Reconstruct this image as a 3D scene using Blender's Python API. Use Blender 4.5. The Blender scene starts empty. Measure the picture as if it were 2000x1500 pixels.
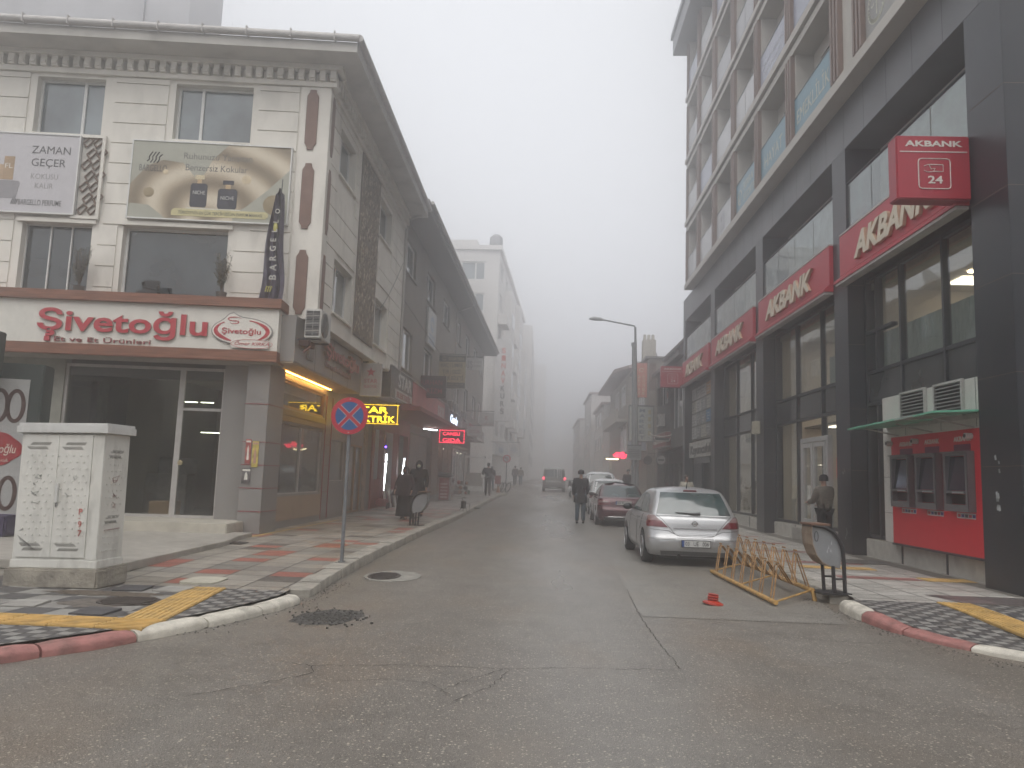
import bpy, bmesh, math, random
from math import sin, cos, pi, radians, sqrt
from mathutils import Vector, Matrix
random.seed(7)
SC = bpy.context.scene
COL = SC.collection

# ------------------------------------------------------------------ camera
YAW, PITCH, ROLL, EYE = 0.0405, 0.12076, -0.034, 1.55
cd = bpy.data.cameras.new('camera'); cam = bpy.data.objects.new('camera', cd); COL.objects.link(cam)
_f = Vector((-sin(YAW)*cos(PITCH), cos(YAW)*cos(PITCH), sin(PITCH)))
_r = Vector((cos(YAW), sin(YAW), 0)); _u = _r.cross(_f)
_r2 = _r*cos(ROLL) - _u*sin(ROLL); _u2 = _u*cos(ROLL) + _r*sin(ROLL)
_M = Matrix((( _r2.x, _u2.x, -_f.x, 0), (_r2.y, _u2.y, -_f.y, 0), (_r2.z, _u2.z, -_f.z, EYE), (0, 0, 0, 1)))
cam.matrix_world = _M
cd.sensor_fit = 'HORIZONTAL'; cd.sensor_width = 36; cd.lens = 36*1500/2000.
cd.clip_start = 0.05; cd.clip_end = 2000
SC.camera = cam

# ------------------------------------------------------------------ sky, sun, exposure
SUN_EL, SUN_AZ = radians(60), radians(182)
w = bpy.data.worlds.new("World"); SC.world = w; w.use_nodes = True
nt = w.node_tree; nt.nodes.clear()
sky = nt.nodes.new('ShaderNodeTexSky'); sky.sky_type = 'NISHITA'; sky.sun_disc = False
sky.sun_elevation = SUN_EL; sky.sun_rotation = SUN_AZ; sky.dust_density = 6.0; sky.air_density = 1.0
hs = nt.nodes.new('ShaderNodeHueSaturation'); hs.inputs['Saturation'].default_value = 0.0
mixw = nt.nodes.new('ShaderNodeMix'); mixw.data_type = 'RGBA'; mixw.inputs[0].default_value = 0.85
mixw.inputs[7].default_value = (8.6, 8.75, 9.1, 1)
bg = nt.nodes.new('ShaderNodeBackground'); bg.inputs['Strength'].default_value = 0.087
wo = nt.nodes.new('ShaderNodeOutputWorld')
nt.links.new(sky.outputs[0], hs.inputs['Color']); nt.links.new(hs.outputs[0], mixw.inputs[6])
nt.links.new(mixw.outputs[2], bg.inputs[0]); nt.links.new(bg.outputs[0], wo.inputs[0])
sd = bpy.data.lights.new('sun', 'SUN'); sd.energy = 1.5; sd.angle = radians(60); sd.color = (1, .955, .90)
so = bpy.data.objects.new('sun', sd); COL.objects.link(so)
so.rotation_euler = Vector((sin(SUN_AZ)*cos(SUN_EL), cos(SUN_AZ)*cos(SUN_EL), sin(SUN_EL))).to_track_quat('Z', 'Y').to_euler()
SC.view_settings.view_transform = 'Standard'; SC.view_settings.look = 'None'
SC.view_settings.exposure = 0.48; SC.view_settings.gamma = 1
SC.cycles.use_denoising = True; SC.cycles.denoiser = 'OPENIMAGEDENOISE'; SC.cycles.denoising_input_passes = 'RGB_ALBEDO_NORMAL'; SC.cycles.denoising_prefilter = 'ACCURATE'
SC.cycles.max_bounces = 8; SC.cycles.diffuse_bounces = 3; SC.cycles.glossy_bounces = 3
SC.cycles.transparent_max_bounces = 12; SC.cycles.transmission_bounces = 4; SC.cycles.volume_bounces = 3
SC.cycles.caustics_reflective = False; SC.cycles.caustics_refractive = False
SC.cycles.sample_clamp_indirect = 6

# ------------------------------------------------------------------ materials
MATS = {}
def _new(name):
    m = bpy.data.materials.new(name); m.use_nodes = True
    return m, m.node_tree, m.node_tree.nodes['Principled BSDF']
def N(nt, t, **k):
    n = nt.nodes.new(t)
    for a, b in k.items(): setattr(n, a, b)
    return n
def mat(name, col, rough=.7, metal=0, var=.12, scale=6, bump=.0, bscale=60, dirt=0, dscale=2.0, spec=.5, coat=0, coords='Object', stretch=None, col2=None):
    if name in MATS: return MATS[name]
    m, nt, b = _new(name)
    c = (col[0], col[1], col[2], 1)
    b.inputs['Roughness'].default_value = rough; b.inputs['Metallic'].default_value = metal
    b.inputs['Specular IOR Level'].default_value = spec; b.inputs['Coat Weight'].default_value = coat
    tc = N(nt, 'ShaderNodeTexCoord'); src = tc.outputs[coords]
    if stretch:
        mp = N(nt, 'ShaderNodeMapping'); mp.inputs['Scale'].default_value = stretch
        nt.links.new(src, mp.inputs[0]); src = mp.outputs[0]
    no = N(nt, 'ShaderNodeTexNoise'); no.inputs['Scale'].default_value = scale; no.inputs['Detail'].default_value = 5
    nt.links.new(src, no.inputs['Vector'])
    mx = N(nt, 'ShaderNodeMix', data_type='RGBA')
    lo = [max(0, x*(1-var)) for x in col] if col2 is None else col2
    mx.inputs[6].default_value = (*lo, 1); mx.inputs[7].default_value = (*[min(1, x*(1+var*.6)) for x in col], 1)
    rp = N(nt, 'ShaderNodeValToRGB'); rp.color_ramp.elements[0].position = .35; rp.color_ramp.elements[1].position = .65
    nt.links.new(no.outputs['Fac'], rp.inputs[0]); nt.links.new(rp.outputs[0], mx.inputs[0])
    out = mx.outputs[2]
    if dirt:
        n2 = N(nt, 'ShaderNodeTexNoise'); n2.inputs['Scale'].default_value = dscale; n2.inputs['Detail'].default_value = 8; n2.inputs['Roughness'].default_value = .65
        mp = N(nt, 'ShaderNodeMapping'); mp.inputs['Scale'].default_value = (1, 1, .35)
        nt.links.new(tc.outputs[coords], mp.inputs[0]); nt.links.new(mp.outputs[0], n2.inputs['Vector'])
        r2 = N(nt, 'ShaderNodeValToRGB'); r2.color_ramp.elements[0].position = .5; r2.color_ramp.elements[1].position = .75
        nt.links.new(n2.outputs['Fac'], r2.inputs[0])
        mu = N(nt, 'ShaderNodeMath', operation='MULTIPLY'); mu.inputs[1].default_value = dirt
        nt.links.new(r2.outputs[0], mu.inputs[0])
        m2 = N(nt, 'ShaderNodeMix', data_type='RGBA'); m2.inputs[7].default_value = (.09, .08, .065, 1)
        nt.links.new(mu.outputs[0], m2.inputs[0]); nt.links.new(out, m2.inputs[6]); out = m2.outputs[2]
    nt.links.new(out, b.inputs['Base Color'])
    if bump:
        n3 = N(nt, 'ShaderNodeTexNoise'); n3.inputs['Scale'].default_value = bscale; n3.inputs['Detail'].default_value = 4
        nt.links.new(src, n3.inputs['Vector'])
        bp = N(nt, 'ShaderNodeBump'); bp.inputs['Strength'].default_value = bump; bp.inputs['Distance'].default_value = .02
        nt.links.new(n3.outputs['Fac'], bp.inputs['Height']); nt.links.new(bp.outputs[0], b.inputs['Normal'])
    MATS[name] = m; return m
def emit(name, col, s, var=0, scale=40):
    if name in MATS: return MATS[name]
    m, nt, b = _new(name)
    b.inputs['Base Color'].default_value = (*col, 1); b.inputs['Emission Color'].default_value = (*col, 1); b.inputs['Emission Strength'].default_value = s
    if var:
        no = N(nt, 'ShaderNodeTexNoise'); no.inputs['Scale'].default_value = scale
        mu = N(nt, 'ShaderNodeMapRange'); mu.inputs[1].default_value = .3; mu.inputs[2].default_value = .7; mu.inputs[3].default_value = s*(1-var); mu.inputs[4].default_value = s*(1+var)
        nt.links.new(no.outputs[0], mu.inputs[0]); nt.links.new(mu.outputs[0], b.inputs['Emission Strength'])
    MATS[name] = m; return m
def glass(name, tint=(.8, .85, .85), refl=1.0, base=.06, dust=.0):
    """thin pane: sees through, mirrors more at grazing angles"""
    if name in MATS: return MATS[name]
    m, nt, b = _new(name); nt.nodes.remove(b)
    o = nt.nodes['Material Output']
    tr = N(nt, 'ShaderNodeBsdfTransparent'); tr.inputs[0].default_value = (*tint, 1)
    gl = N(nt, 'ShaderNodeBsdfGlossy'); gl.inputs['Roughness'].default_value = .02; gl.inputs[0].default_value = (.9, .93, .95, 1)
    ge = N(nt, 'ShaderNodeNewGeometry'); dt = N(nt, 'ShaderNodeVectorMath', operation='DOT_PRODUCT'); nt.links.new(ge.outputs['Incoming'], dt.inputs[0]); nt.links.new(ge.outputs['Normal'], dt.inputs[1])
    ab = N(nt, 'ShaderNodeMath', operation='ABSOLUTE'); nt.links.new(dt.outputs['Value'], ab.inputs[0]); om = N(nt, 'ShaderNodeMath', operation='SUBTRACT'); om.inputs[0].default_value = 1; nt.links.new(ab.outputs[0], om.inputs[1])
    lw = N(nt, 'ShaderNodeMath', operation='POWER'); lw.inputs[1].default_value = 4; nt.links.new(om.outputs[0], lw.inputs[0])
    tc = N(nt, 'ShaderNodeTexCoord'); no = N(nt, 'ShaderNodeTexNoise'); no.inputs['Scale'].default_value = .9
    nt.links.new(tc.outputs['Object'], no.inputs['Vector'])
    bp = N(nt, 'ShaderNodeBump'); bp.inputs['Strength'].default_value = .05; bp.inputs['Distance'].default_value = .1
    nt.links.new(no.outputs[0], bp.inputs['Height']); nt.links.new(bp.outputs[0], gl.inputs['Normal'])
    ma = N(nt, 'ShaderNodeMath', operation='MULTIPLY_ADD'); ma.inputs[1].default_value = refl; ma.inputs[2].default_value = base; ma.use_clamp = True
    nt.links.new(lw.outputs[0], ma.inputs[0])
    mx = N(nt, 'ShaderNodeMixShader'); nt.links.new(ma.outputs[0], mx.inputs[0]); nt.links.new(tr.outputs[0], mx.inputs[1]); nt.links.new(gl.outputs[0], mx.inputs[2])
    last = mx
    if dust:
        df = N(nt, 'ShaderNodeBsdfDiffuse'); df.inputs[0].default_value = (.45, .46, .45, 1)
        m2 = N(nt, 'ShaderNodeMixShader'); n2 = N(nt, 'ShaderNodeTexNoise'); n2.inputs['Scale'].default_value = 2.5; n2.inputs['Detail'].default_value = 6
        nt.links.new(tc.outputs['Object'], n2.inputs['Vector'])
        mr = N(nt, 'ShaderNodeMapRange'); mr.inputs[1].default_value = .3; mr.inputs[2].default_value = .8; mr.inputs[3].default_value = dust*.4; mr.inputs[4].default_value = dust*1.5
        nt.links.new(n2.outputs[0], mr.inputs[0]); nt.links.new(mr.outputs[0], m2.inputs[0])
        nt.links.new(mx.outputs[0], m2.inputs[1]); nt.links.new(df.outputs[0], m2.inputs[2]); last = m2
    nt.links.new(last.outputs[0], o.inputs[0])
    MATS[name] = m; return m

# ------------------------------------------------------------------ mesh builder
ORG = {}
class MB:
    def __init__(s, T=None): s.v = []; s.f = []; s.mi = []; s.T = T
    def add(s, vs, fs, mi=0):
        o = len(s.v)
        for p in vs:
            p = Vector(p)
            s.v.append(s.T @ p if s.T is not None else p)
        for f in fs: s.f.append([i+o for i in f]); s.mi.append(mi)
        return s
    def box(s, x0, x1, y0, y1, z0, z1, mi=0):
        return s.add([(x0,y0,z0),(x1,y0,z0),(x1,y1,z0),(x0,y1,z0),(x0,y0,z1),(x1,y0,z1),(x1,y1,z1),(x0,y1,z1)],
            [(0,3,2,1),(4,5,6,7),(0,1,5,4),(1,2,6,5),(2,3,7,6),(3,0,4,7)], mi)
    def quad(s, a, b, c, d, mi=0): return s.add([a,b,c,d], [(0,1,2,3)], mi)
    def prism(s, pts, lo, hi, ax='z', mi=0):
        n = len(pts)
        def P(p, h): return {'z':(p[0],p[1],h), 'y':(p[0],h,p[1]), 'x':(h,p[0],p[1])}[ax]
        return s.add([P(p, lo) for p in pts]+[P(p, hi) for p in pts],
            [tuple(range(n))[::-1], tuple(range(n, 2*n))]+[(i,(i+1)%n,(i+1)%n+n,i+n) for i in range(n)], mi)
    def tube(s, path, r, n=8, closed=False, cap=True, mi=0):
        path = [Vector(p) for p in path]; m = len(path); rs = r if isinstance(r, (list, tuple)) else [r]*m
        vs = []; up = None
        for i, p in enumerate(path):
            a = path[i-1] if (i > 0 or closed) else p; b = path[(i+1) % m] if (i < m-1 or closed) else p
            t = (b-a).normalized() if (b-a).length > 1e-9 else Vector((0,0,1))
            if up is None: up = Vector((0,0,1)) if abs(t.z) < .9 else Vector((1,0,0))
            q = t.cross(up)
            if q.length < 1e-6: q = t.orthogonal()
            q.normalize(); up = q.cross(t).normalized()
            for k in range(n):
                an = 2*pi*k/n; vs.append(p+(q*cos(an)+up*sin(an))*rs[i])
        fs = []
        for i in range(m if closed else m-1):
            j = (i+1) % m
            for k in range(n): fs.append((i*n+k, i*n+(k+1)%n, j*n+(k+1)%n, j*n+k))
        if cap and not closed: fs += [tuple(range(n))[::-1], tuple(range((m-1)*n, m*n))]
        return s.add(vs, fs, mi)
    def lathe(s, prof, c=(0,0,0), n=16, ax='z', mi=0, sx=1, sy=1):
        vs = []; m = len(prof)
        for r, h in prof:
            for k in range(n):
                a = 2*pi*k/n; x, y = r*cos(a)*sx, r*sin(a)*sy
                p = {'z':(x,y,h), 'y':(x,h,y), 'x':(h,x,y)}[ax]
                vs.append((c[0]+p[0], c[1]+p[1], c[2]+p[2]))
        fs = [(i*n+k, i*n+(k+1)%n, (i+1)*n+(k+1)%n, (i+1)*n+k) for i in range(m-1) for k in range(n)]
        fs += [tuple(range(n))[::-1], tuple(range((m-1)*n, m*n))]
        return s.add(vs, fs, mi)
    def ball(s, c, rx, ry=None, rz=None, n=12, m=7, mi=0):
        ry = ry or rx; rz = rz or rx
        pr = [(max(1e-3, sin(pi*i/m)), -cos(pi*i/m)) for i in range(m+1)]
        vs = [(c[0]+r*cos(2*pi*k/n)*rx, c[1]+r*sin(2*pi*k/n)*ry, c[2]+h*rz) for r, h in pr for k in range(n)]
        fs = [(i*n+k, i*n+(k+1)%n, (i+1)*n+(k+1)%n, (i+1)*n+k) for i in range(m) for k in range(n)]
        return s.add(vs, fs, mi)
    def grid(s, nu, nv, fn, mi=0, closed_u=False):
        vs = [fn(i/(nu), j/(nv)) for j in range(nv+1) for i in range(nu+(0 if closed_u else 1))]
        W = nu if closed_u else nu+1
        fs = [(j*W+i, j*W+(i+1)%W, (j+1)*W+(i+1)%W, (j+1)*W+i) for j in range(nv) for i in range(nu)]
        return s.add(vs, fs, mi)
def mesh_of(mb, org, mats, smooth=False, bevel=0, name='m', recalc=True):
    me = bpy.data.meshes.new(name)
    me.from_pydata([tuple(v-org) for v in mb.v], [], mb.f)
    mats = mats if isinstance(mats, (list, tuple)) else [mats]
    for m in mats: me.materials.append(m)
    if len(mats) > 1: me.polygons.foreach_set('material_index', mb.mi)
    if recalc or bevel:
        bm = bmesh.new(); bm.from_mesh(me)
        if bevel:
            bmesh.ops.remove_doubles(bm, verts=bm.verts, dist=1e-5)
            bmesh.ops.recalc_face_normals(bm, faces=bm.faces)
            es = [e for e in bm.edges if len(e.link_faces) == 2 and e.calc_face_angle(0) > radians(35)]
            bmesh.ops.bevel(bm, geom=es, offset=bevel, segments=2, affect='EDGES', clamp_overlap=True)
        else: bmesh.ops.recalc_face_normals(bm, faces=bm.faces)
        bm.to_mesh(me); bm.free()
    if smooth:
        me.polygons.foreach_set('use_smooth', [True]*len(me.polygons)); me.set_sharp_from_angle(angle=radians(smooth if smooth is not True else 40))
    return me
def thing(name, label, cat, loc=(0,0,0), group=None):
    o = bpy.data.objects.new(name, None); COL.objects.link(o); o.location = loc; o.empty_display_size = .2
    o['label'] = label; o['category'] = cat
    if group: o['group'] = group
    ORG[o.name] = Vector(loc); return o
def part(name, mb, mats, parent, smooth=False, bevel=0, label=None, kind=None, recalc=True):
    org = ORG[parent.name]
    me = mesh_of(mb, org, mats, smooth, bevel, name, recalc)
    o = bpy.data.objects.new(name, me); COL.objects.link(o); o.parent = parent; ORG[o.name] = org
    if label: o['label'] = label
    if kind: o['kind'] = kind
    return o
def solo(name, mb, mats, label, cat, group=None, loc=None, smooth=False, bevel=0, kind=None):
    if loc is None:
        n = len(mb.v); z = min(v.z for v in mb.v)
        loc = (sum(v.x for v in mb.v)/n, sum(v.y for v in mb.v)/n, z)
    me = mesh_of(mb, Vector(loc), mats, smooth, bevel, name)
    o = bpy.data.objects.new(name, me); COL.objects.link(o); o.location = loc; ORG[o.name] = Vector(loc)
    if label: o['label'] = label
    if cat: o['category'] = cat
    if group: o['group'] = group
    if kind: o['kind'] = kind
    return o
def struct(name, mb, mats, smooth=False, bevel=0, kind='structure'):
    me = mesh_of(mb, Vector((0,0,0)), mats, smooth, bevel, name)
    o = bpy.data.objects.new(name, me); COL.objects.link(o); o['kind'] = kind; ORG[o.name] = Vector((0,0,0)); return o
def copy_tree(root, loc, rz=None, label=None):
    def cp(o, par):
        c = o.copy(); COL.objects.link(c)
        if par is not None: c.parent = par
        for ch in o.children: cp(ch, c)
        return c
    r = cp(root, None); r.location = loc
    if rz is not None: r.rotation_euler.z = rz
    if label: r['label'] = label
    ORG[r.name] = Vector(loc); return r
# frames: local (u right, v up, w towards the viewer)
def frame(o, u):
    u = Vector((u[0], u[1], 0)).normalized(); v = Vector((0,0,1)); w = u.cross(v)
    return Matrix(((u.x, v.x, w.x, o[0]), (u.y, v.y, w.y, o[1]), (u.z, v.z, w.z, o[2]), (0,0,0,1)))
FRONT = frame((-6.1, 16.9, 0), (1, .085))
def LEFT(x): return frame((x, 0, 0), (0, 1))        # u = y
def RIGHT(x): return frame((x, 0, 0), (0, -1))      # u = -y
def FACE(y): return frame((0, y, 0), (1, 0))        # plane facing the camera, u = x
_txt = {}
def text_mesh(s, ext=.01, off=0.0, shear=0.0, vertical=False, ls=1.0):
    k = (s, round(ext, 4), off, shear, ls)
    if k in _txt: return _txt[k]
    cu = bpy.data.curves.new('t', 'FONT'); cu.body = s; cu.size = 1; cu.extrude = ext; cu.offset = off; cu.shear = shear; cu.resolution_u = 3
    cu.space_line = ls; cu.align_x = 'CENTER' if '\n' in s else 'LEFT'
    ob = bpy.data.objects.new('t', cu); COL.objects.link(ob)
    dg = bpy.context.evaluated_depsgraph_get(); me = ob.evaluated_get(dg).to_mesh()
    vs = [v.co.copy() for v in me.vertices]; fs = [tuple(p.vertices) for p in me.polygons]
    bpy.data.objects.remove(ob); bpy.data.curves.remove(cu)
    _txt[k] = (vs, fs); return vs, fs
def text(mb, s, x, y, h, w=None, z=0, ext=.01, off=0.0, shear=0.0, mi=0, ls=1.0, center=False):
    """cap height h, baseline y, left edge x, total width w, in mb's own frame (u,v,w)"""
    sc = h/.73; vs, fs = text_mesh(s, ext/sc, off, shear, ls=ls)
    if not vs: return mb
    x0 = min(v.x for v in vs); x1 = max(v.x for v in vs)
    sx = sc if w is None else w/(x1-x0)
    if center: x = x-(x1-x0)*sx/2
    return mb.add([((v.x-x0)*sx+x, v.y*sc+y, v.z*sc+z) for v in vs], fs, mi)

def gz(y):
    if y < 20: return 0.
    if y < 32: return .02*(y-20)**2/24
    if y < 80: return .12+.016*(y-32)
    return .888+.6*(1-math.exp(-(y-80)/60))
# ================================================================== GROUND
def asphalt(name, base=(.115,.108,.10), wet=.35, worn=(.17,.16,.145)):
    m, nt, b = _new(name); L = nt.links.new
    tc = N(nt, 'ShaderNodeTexCoord'); P = tc.outputs['Object']
    def noise(sc, det=5, ro=.6, st=None):
        n = N(nt, 'ShaderNodeTexNoise'); n.inputs['Scale'].default_value = sc; n.inputs['Detail'].default_value = det; n.inputs['Roughness'].default_value = ro
        if st:
            mp = N(nt, 'ShaderNodeMapping'); mp.inputs['Scale'].default_value = st; L(P, mp.inputs[0]); L(mp.outputs[0], n.inputs['Vector'])
        else: L(P, n.inputs['Vector'])
        return n.outputs['Fac']
    def ramp(x, a, b_, c0=0, c1=1):
        r = N(nt, 'ShaderNodeMapRange'); r.inputs[1].default_value = a; r.inputs[2].default_value = b_; r.inputs[3].default_value = c0; r.inputs[4].default_value = c1; r.clamp = True
        L(x, r.inputs[0]); return r.outputs[0]
    def mix(f, a, b_):
        x = N(nt, 'ShaderNodeMix', data_type='RGBA')
        L(f, x.inputs[0])
        for i, v in ((6, a), (7, b_)):
            if isinstance(v, tuple): x.inputs[i].default_value = (*v, 1)
            else: L(v, x.inputs[i])
        return x.outputs[2]
    big = noise(.35, 4, .55, (1, .3, 1)); c = mix(ramp(big, .35, .68), base, worn)
    mid = noise(2.2, 6, .7); c = mix(ramp(mid, .42, .75, 0, .55), c, tuple(x*.55 for x in base))
    brown = noise(.8, 4, .5, (1, .5, 1)); c = mix(ramp(brown, .5, .7, 0, .45), c, (.17, .125, .085))
    # aggregate: pale and dark stones
    v = N(nt, 'ShaderNodeTexVoronoi'); v.inputs['Scale'].default_value = 95; L(P, v.inputs['Vector'])
    sp = N(nt, 'ShaderNodeSeparateColor'); L(v.outputs['Color'], sp.inputs[0])
    edge = ramp(v.outputs['Distance'], .25, .42, 1, 0)
    def mul(a, b_):
        q = N(nt, 'ShaderNodeMath', operation='MULTIPLY'); L(a, q.inputs[0])
        if isinstance(b_, float): q.inputs[1].default_value = b_
        else: L(b_, q.inputs[1])
        return q.outputs[0]
    c = mix(mul(mul(ramp(sp.outputs[0], .66, .72), edge), .9), c, (.40,.36,.29))
    c = mix(mul(mul(ramp(sp.outputs[1], .5, .56), edge), .85), c, (.03,.026,.022))
    v2 = N(nt, 'ShaderNodeTexVoronoi'); v2.inputs['Scale'].default_value = 38; L(P, v2.inputs['Vector'])
    s2 = N(nt, 'ShaderNodeSeparateColor'); L(v2.outputs['Color'], s2.inputs[0])
    c = mix(mul(mul(ramp(s2.outputs[0], .76, .79), ramp(v2.outputs['Distance'], .2, .38, 1, 0)), .85), c, (.42,.375,.30))
    c0_ = c
    wetn = noise(.28, 5, .6, (1, .22, 1)); rg = ramp(wetn, .38, .66, .72, .72-wet)
    sx = N(nt, 'ShaderNodeSeparateXYZ'); L(P, sx.inputs[0]); ab = N(nt, 'ShaderNodeMath', operation='SUBTRACT'); L(sx.outputs[0], ab.inputs[0]); ab.inputs[1].default_value = .55
    aa = N(nt, 'ShaderNodeMath', operation='ABSOLUTE'); L(ab.outputs[0], aa.inputs[0]); lane = ramp(aa.outputs[0], .2, 1.5, 1, 0)
    ms = N(nt, 'ShaderNodeMath', operation='MULTIPLY_ADD'); L(lane, ms.inputs[0]); ms.inputs[1].default_value = -.22; L(rg, ms.inputs[2]); L(ms.outputs[0], b.inputs['Roughness'])
    lc = N(nt, 'ShaderNodeMix', data_type='RGBA', blend_type='ADD'); lc.inputs[7].default_value = (.045,.047,.047,1); L(lane, lc.inputs[0]); L(c0_, lc.inputs[6]); L(lc.outputs[2], b.inputs['Base Color'])
    b.inputs['Specular IOR Level'].default_value = .55
    bp = N(nt, 'ShaderNodeBump'); bp.inputs['Strength'].default_value = .55; bp.inputs['Distance'].default_value = .006
    L(v.outputs['Distance'], bp.inputs['Height'])
    b2 = N(nt, 'ShaderNodeBump'); b2.inputs['Strength'].default_value = .5; b2.inputs['Distance'].default_value = .03
    L(mid, b2.inputs['Height']); L(bp.outputs[0], b2.inputs['Normal']); L(b2.outputs[0], b.inputs['Normal'])
    MATS[name] = m; return m
M_ASPH = asphalt('asphalt', (.122,.107,.089), .38, (.168,.155,.137)); M_ASPH2 = asphalt('asphalt_worn', (.155,.143,.125), .3, (.20,.19,.17))

def slabs(name, cols, size=(.45,.45), grout=(.05,.045,.04), rough=.75, var=.2, off=0, mortar=.012, rot=0, dirt=.45, weights=None, shift=(0,0)):
    """paving of separate slabs, each with its own colour picked at random from cols"""
    m, nt, b = _new(name); L = nt.links.new
    tc = N(nt, 'ShaderNodeTexCoord'); mp = N(nt, 'ShaderNodeMapping')
    mp.inputs['Rotation'].default_value = (0,0,rot); mp.inputs['Location'].default_value = (shift[0], shift[1], 0); L(tc.outputs['Object'], mp.inputs[0])
    br = N(nt, 'ShaderNodeTexBrick'); br.offset = off; br.inputs['Scale'].default_value = 1
    br.inputs['Brick Width'].default_value = size[0]; br.inputs['Row Height'].default_value = size[1]; br.inputs['Mortar Size'].default_value = mortar; br.inputs['Mortar Smooth'].default_value = .3
    br.inputs['Color1'].default_value = (0,0,0,1); br.inputs['Color2'].default_value = (1,1,1,1); br.inputs['Mortar'].default_value = (0,0,0,1); br.inputs['Bias'].default_value = 0
    L(mp.outputs[0], br.inputs['Vector'])
    # per-slab random from a white noise on the slab's index
    dv = N(nt, 'ShaderNodeVectorMath', operation='DIVIDE'); dv.inputs[1].default_value = (size[0], size[1], 1); L(mp.outputs[0], dv.inputs[0])
    fl = N(nt, 'ShaderNodeVectorMath', operation='FLOOR'); L(dv.outputs[0], fl.inputs[0])
    s3 = N(nt, 'ShaderNodeSeparateXYZ'); L(fl.outputs[0], s3.inputs[0]); cb = N(nt, 'ShaderNodeCombineXYZ'); L(s3.outputs[0], cb.inputs[0]); L(s3.outputs[1], cb.inputs[1])
    wn = N(nt, 'ShaderNodeTexWhiteNoise', noise_dimensions='2D'); L(cb.outputs[0], wn.inputs['Vector'])
    rp = N(nt, 'ShaderNodeValToRGB'); rp.color_ramp.interpolation = 'CONSTANT'
    k = len(cols); ws = weights or [1/k]*k; pos = 0
    for i, c in enumerate(cols):
        e = rp.color_ramp.elements[i] if i < 2 else rp.color_ramp.elements.new(pos)
        e.position = pos; e.color = (*c, 1); pos += ws[i]
    L(wn.outputs['Value'] if off == 0 else br.outputs['Color'], rp.inputs[0]); out = rp.outputs[0]
    no = N(nt, 'ShaderNodeTexNoise'); no.inputs['Scale'].default_value = 3.1; no.inputs['Detail'].default_value = 7; no.inputs['Roughness'].default_value = .7; L(tc.outputs['Object'], no.inputs['Vector'])
    mr = N(nt, 'ShaderNodeMapRange'); mr.inputs[1].default_value = .4; mr.inputs[2].default_value = .72; mr.inputs[4].default_value = dirt; L(no.outputs[0], mr.inputs[0])
    mx = N(nt, 'ShaderNodeMix', data_type='RGBA'); mx.inputs[7].default_value = (.085,.075,.062,1); L(mr.outputs[0], mx.inputs[0]); L(out, mx.inputs[6])
    wv = N(nt, 'ShaderNodeMath', operation='MULTIPLY'); wv.inputs[1].default_value = var; L(wn.outputs['Color'], wv.inputs[0])
    m2 = N(nt, 'ShaderNodeMix', data_type='RGBA', blend_type='MULTIPLY'); m2.inputs[7].default_value = (.35,.35,.36,1); L(wv.outputs[0], m2.inputs[0]); L(mx.outputs[2], m2.inputs[6])
    m3 = N(nt, 'ShaderNodeMix', data_type='RGBA'); m3.inputs[7].default_value = (*grout, 1); L(br.outputs['Fac'], m3.inputs[0]); L(m2.outputs[2], m3.inputs[6])
    L(m3.outputs[2], b.inputs['Base Color'])
    n4 = N(nt, 'ShaderNodeTexNoise'); n4.inputs['Scale'].default_value = .9; L(tc.outputs['Object'], n4.inputs['Vector'])
    r4 = N(nt, 'ShaderNodeMapRange'); r4.inputs[1].default_value = .4; r4.inputs[2].default_value = .65; r4.inputs[3].default_value = rough; r4.inputs[4].default_value = rough-.38; L(n4.outputs[0], r4.inputs[0]); L(r4.outputs[0], b.inputs['Roughness'])
    bp = N(nt, 'ShaderNodeBump'); bp.inputs['Strength'].default_value = .7; bp.inputs['Distance'].default_value = .01; bp.invert = True; L(br.outputs['Fac'], bp.inputs['Height'])
    n5 = N(nt, 'ShaderNodeTexNoise'); n5.inputs['Scale'].default_value = 70; L(tc.outputs['Object'], n5.inputs['Vector'])
    b5 = N(nt, 'ShaderNodeBump'); b5.inputs['Strength'].default_value = .25; b5.inputs['Distance'].default_value = .008; L(n5.outputs[0], b5.inputs['Height']); L(bp.outputs[0], b5.inputs['Normal']); L(b5.outputs[0], b.inputs['Normal'])
    MATS[name] = m; return m

# the ground: one sheet
ys = [-60, -20, 0]+[i*2. for i in range(1, 60)]+[130, 150, 180, 210, 260, 340]
g = MB()
for i in range(len(ys)-1):
    a, b_ = ys[i], ys[i+1]
    g.quad((-180, a, gz(a)), (180, a, gz(a)), (180, b_, gz(b_)), (-180, b_, gz(b_)))
struct('road', g, M_ASPH)
# worn lane strip whose seam shows down the road, and the cross-street seam
g = MB()
def sheet(mb, poly, z=.004, mi=0): mb.add([(x, y, gz(y)+z) for x, y in poly], [tuple(range(len(poly)))], mi)
yl = [9.2, 11, 14, 16, 19, 24, 30, 38, 46, 56]
for a, b_ in zip(yl, yl[1:]):
    e = lambda y: 1.22+.07*sin(y*1.7)+.05*sin(y*4.1)+(.18 if y > 12 else 0)
    g.quad((e(a), a, gz(a)+.004), (3.6, a, gz(a)+.004), (3.9, b_, gz(b_)+.004), (e(b_), b_, gz(b_)+.004))
struct('road_patch', g, M_ASPH2)
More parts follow.
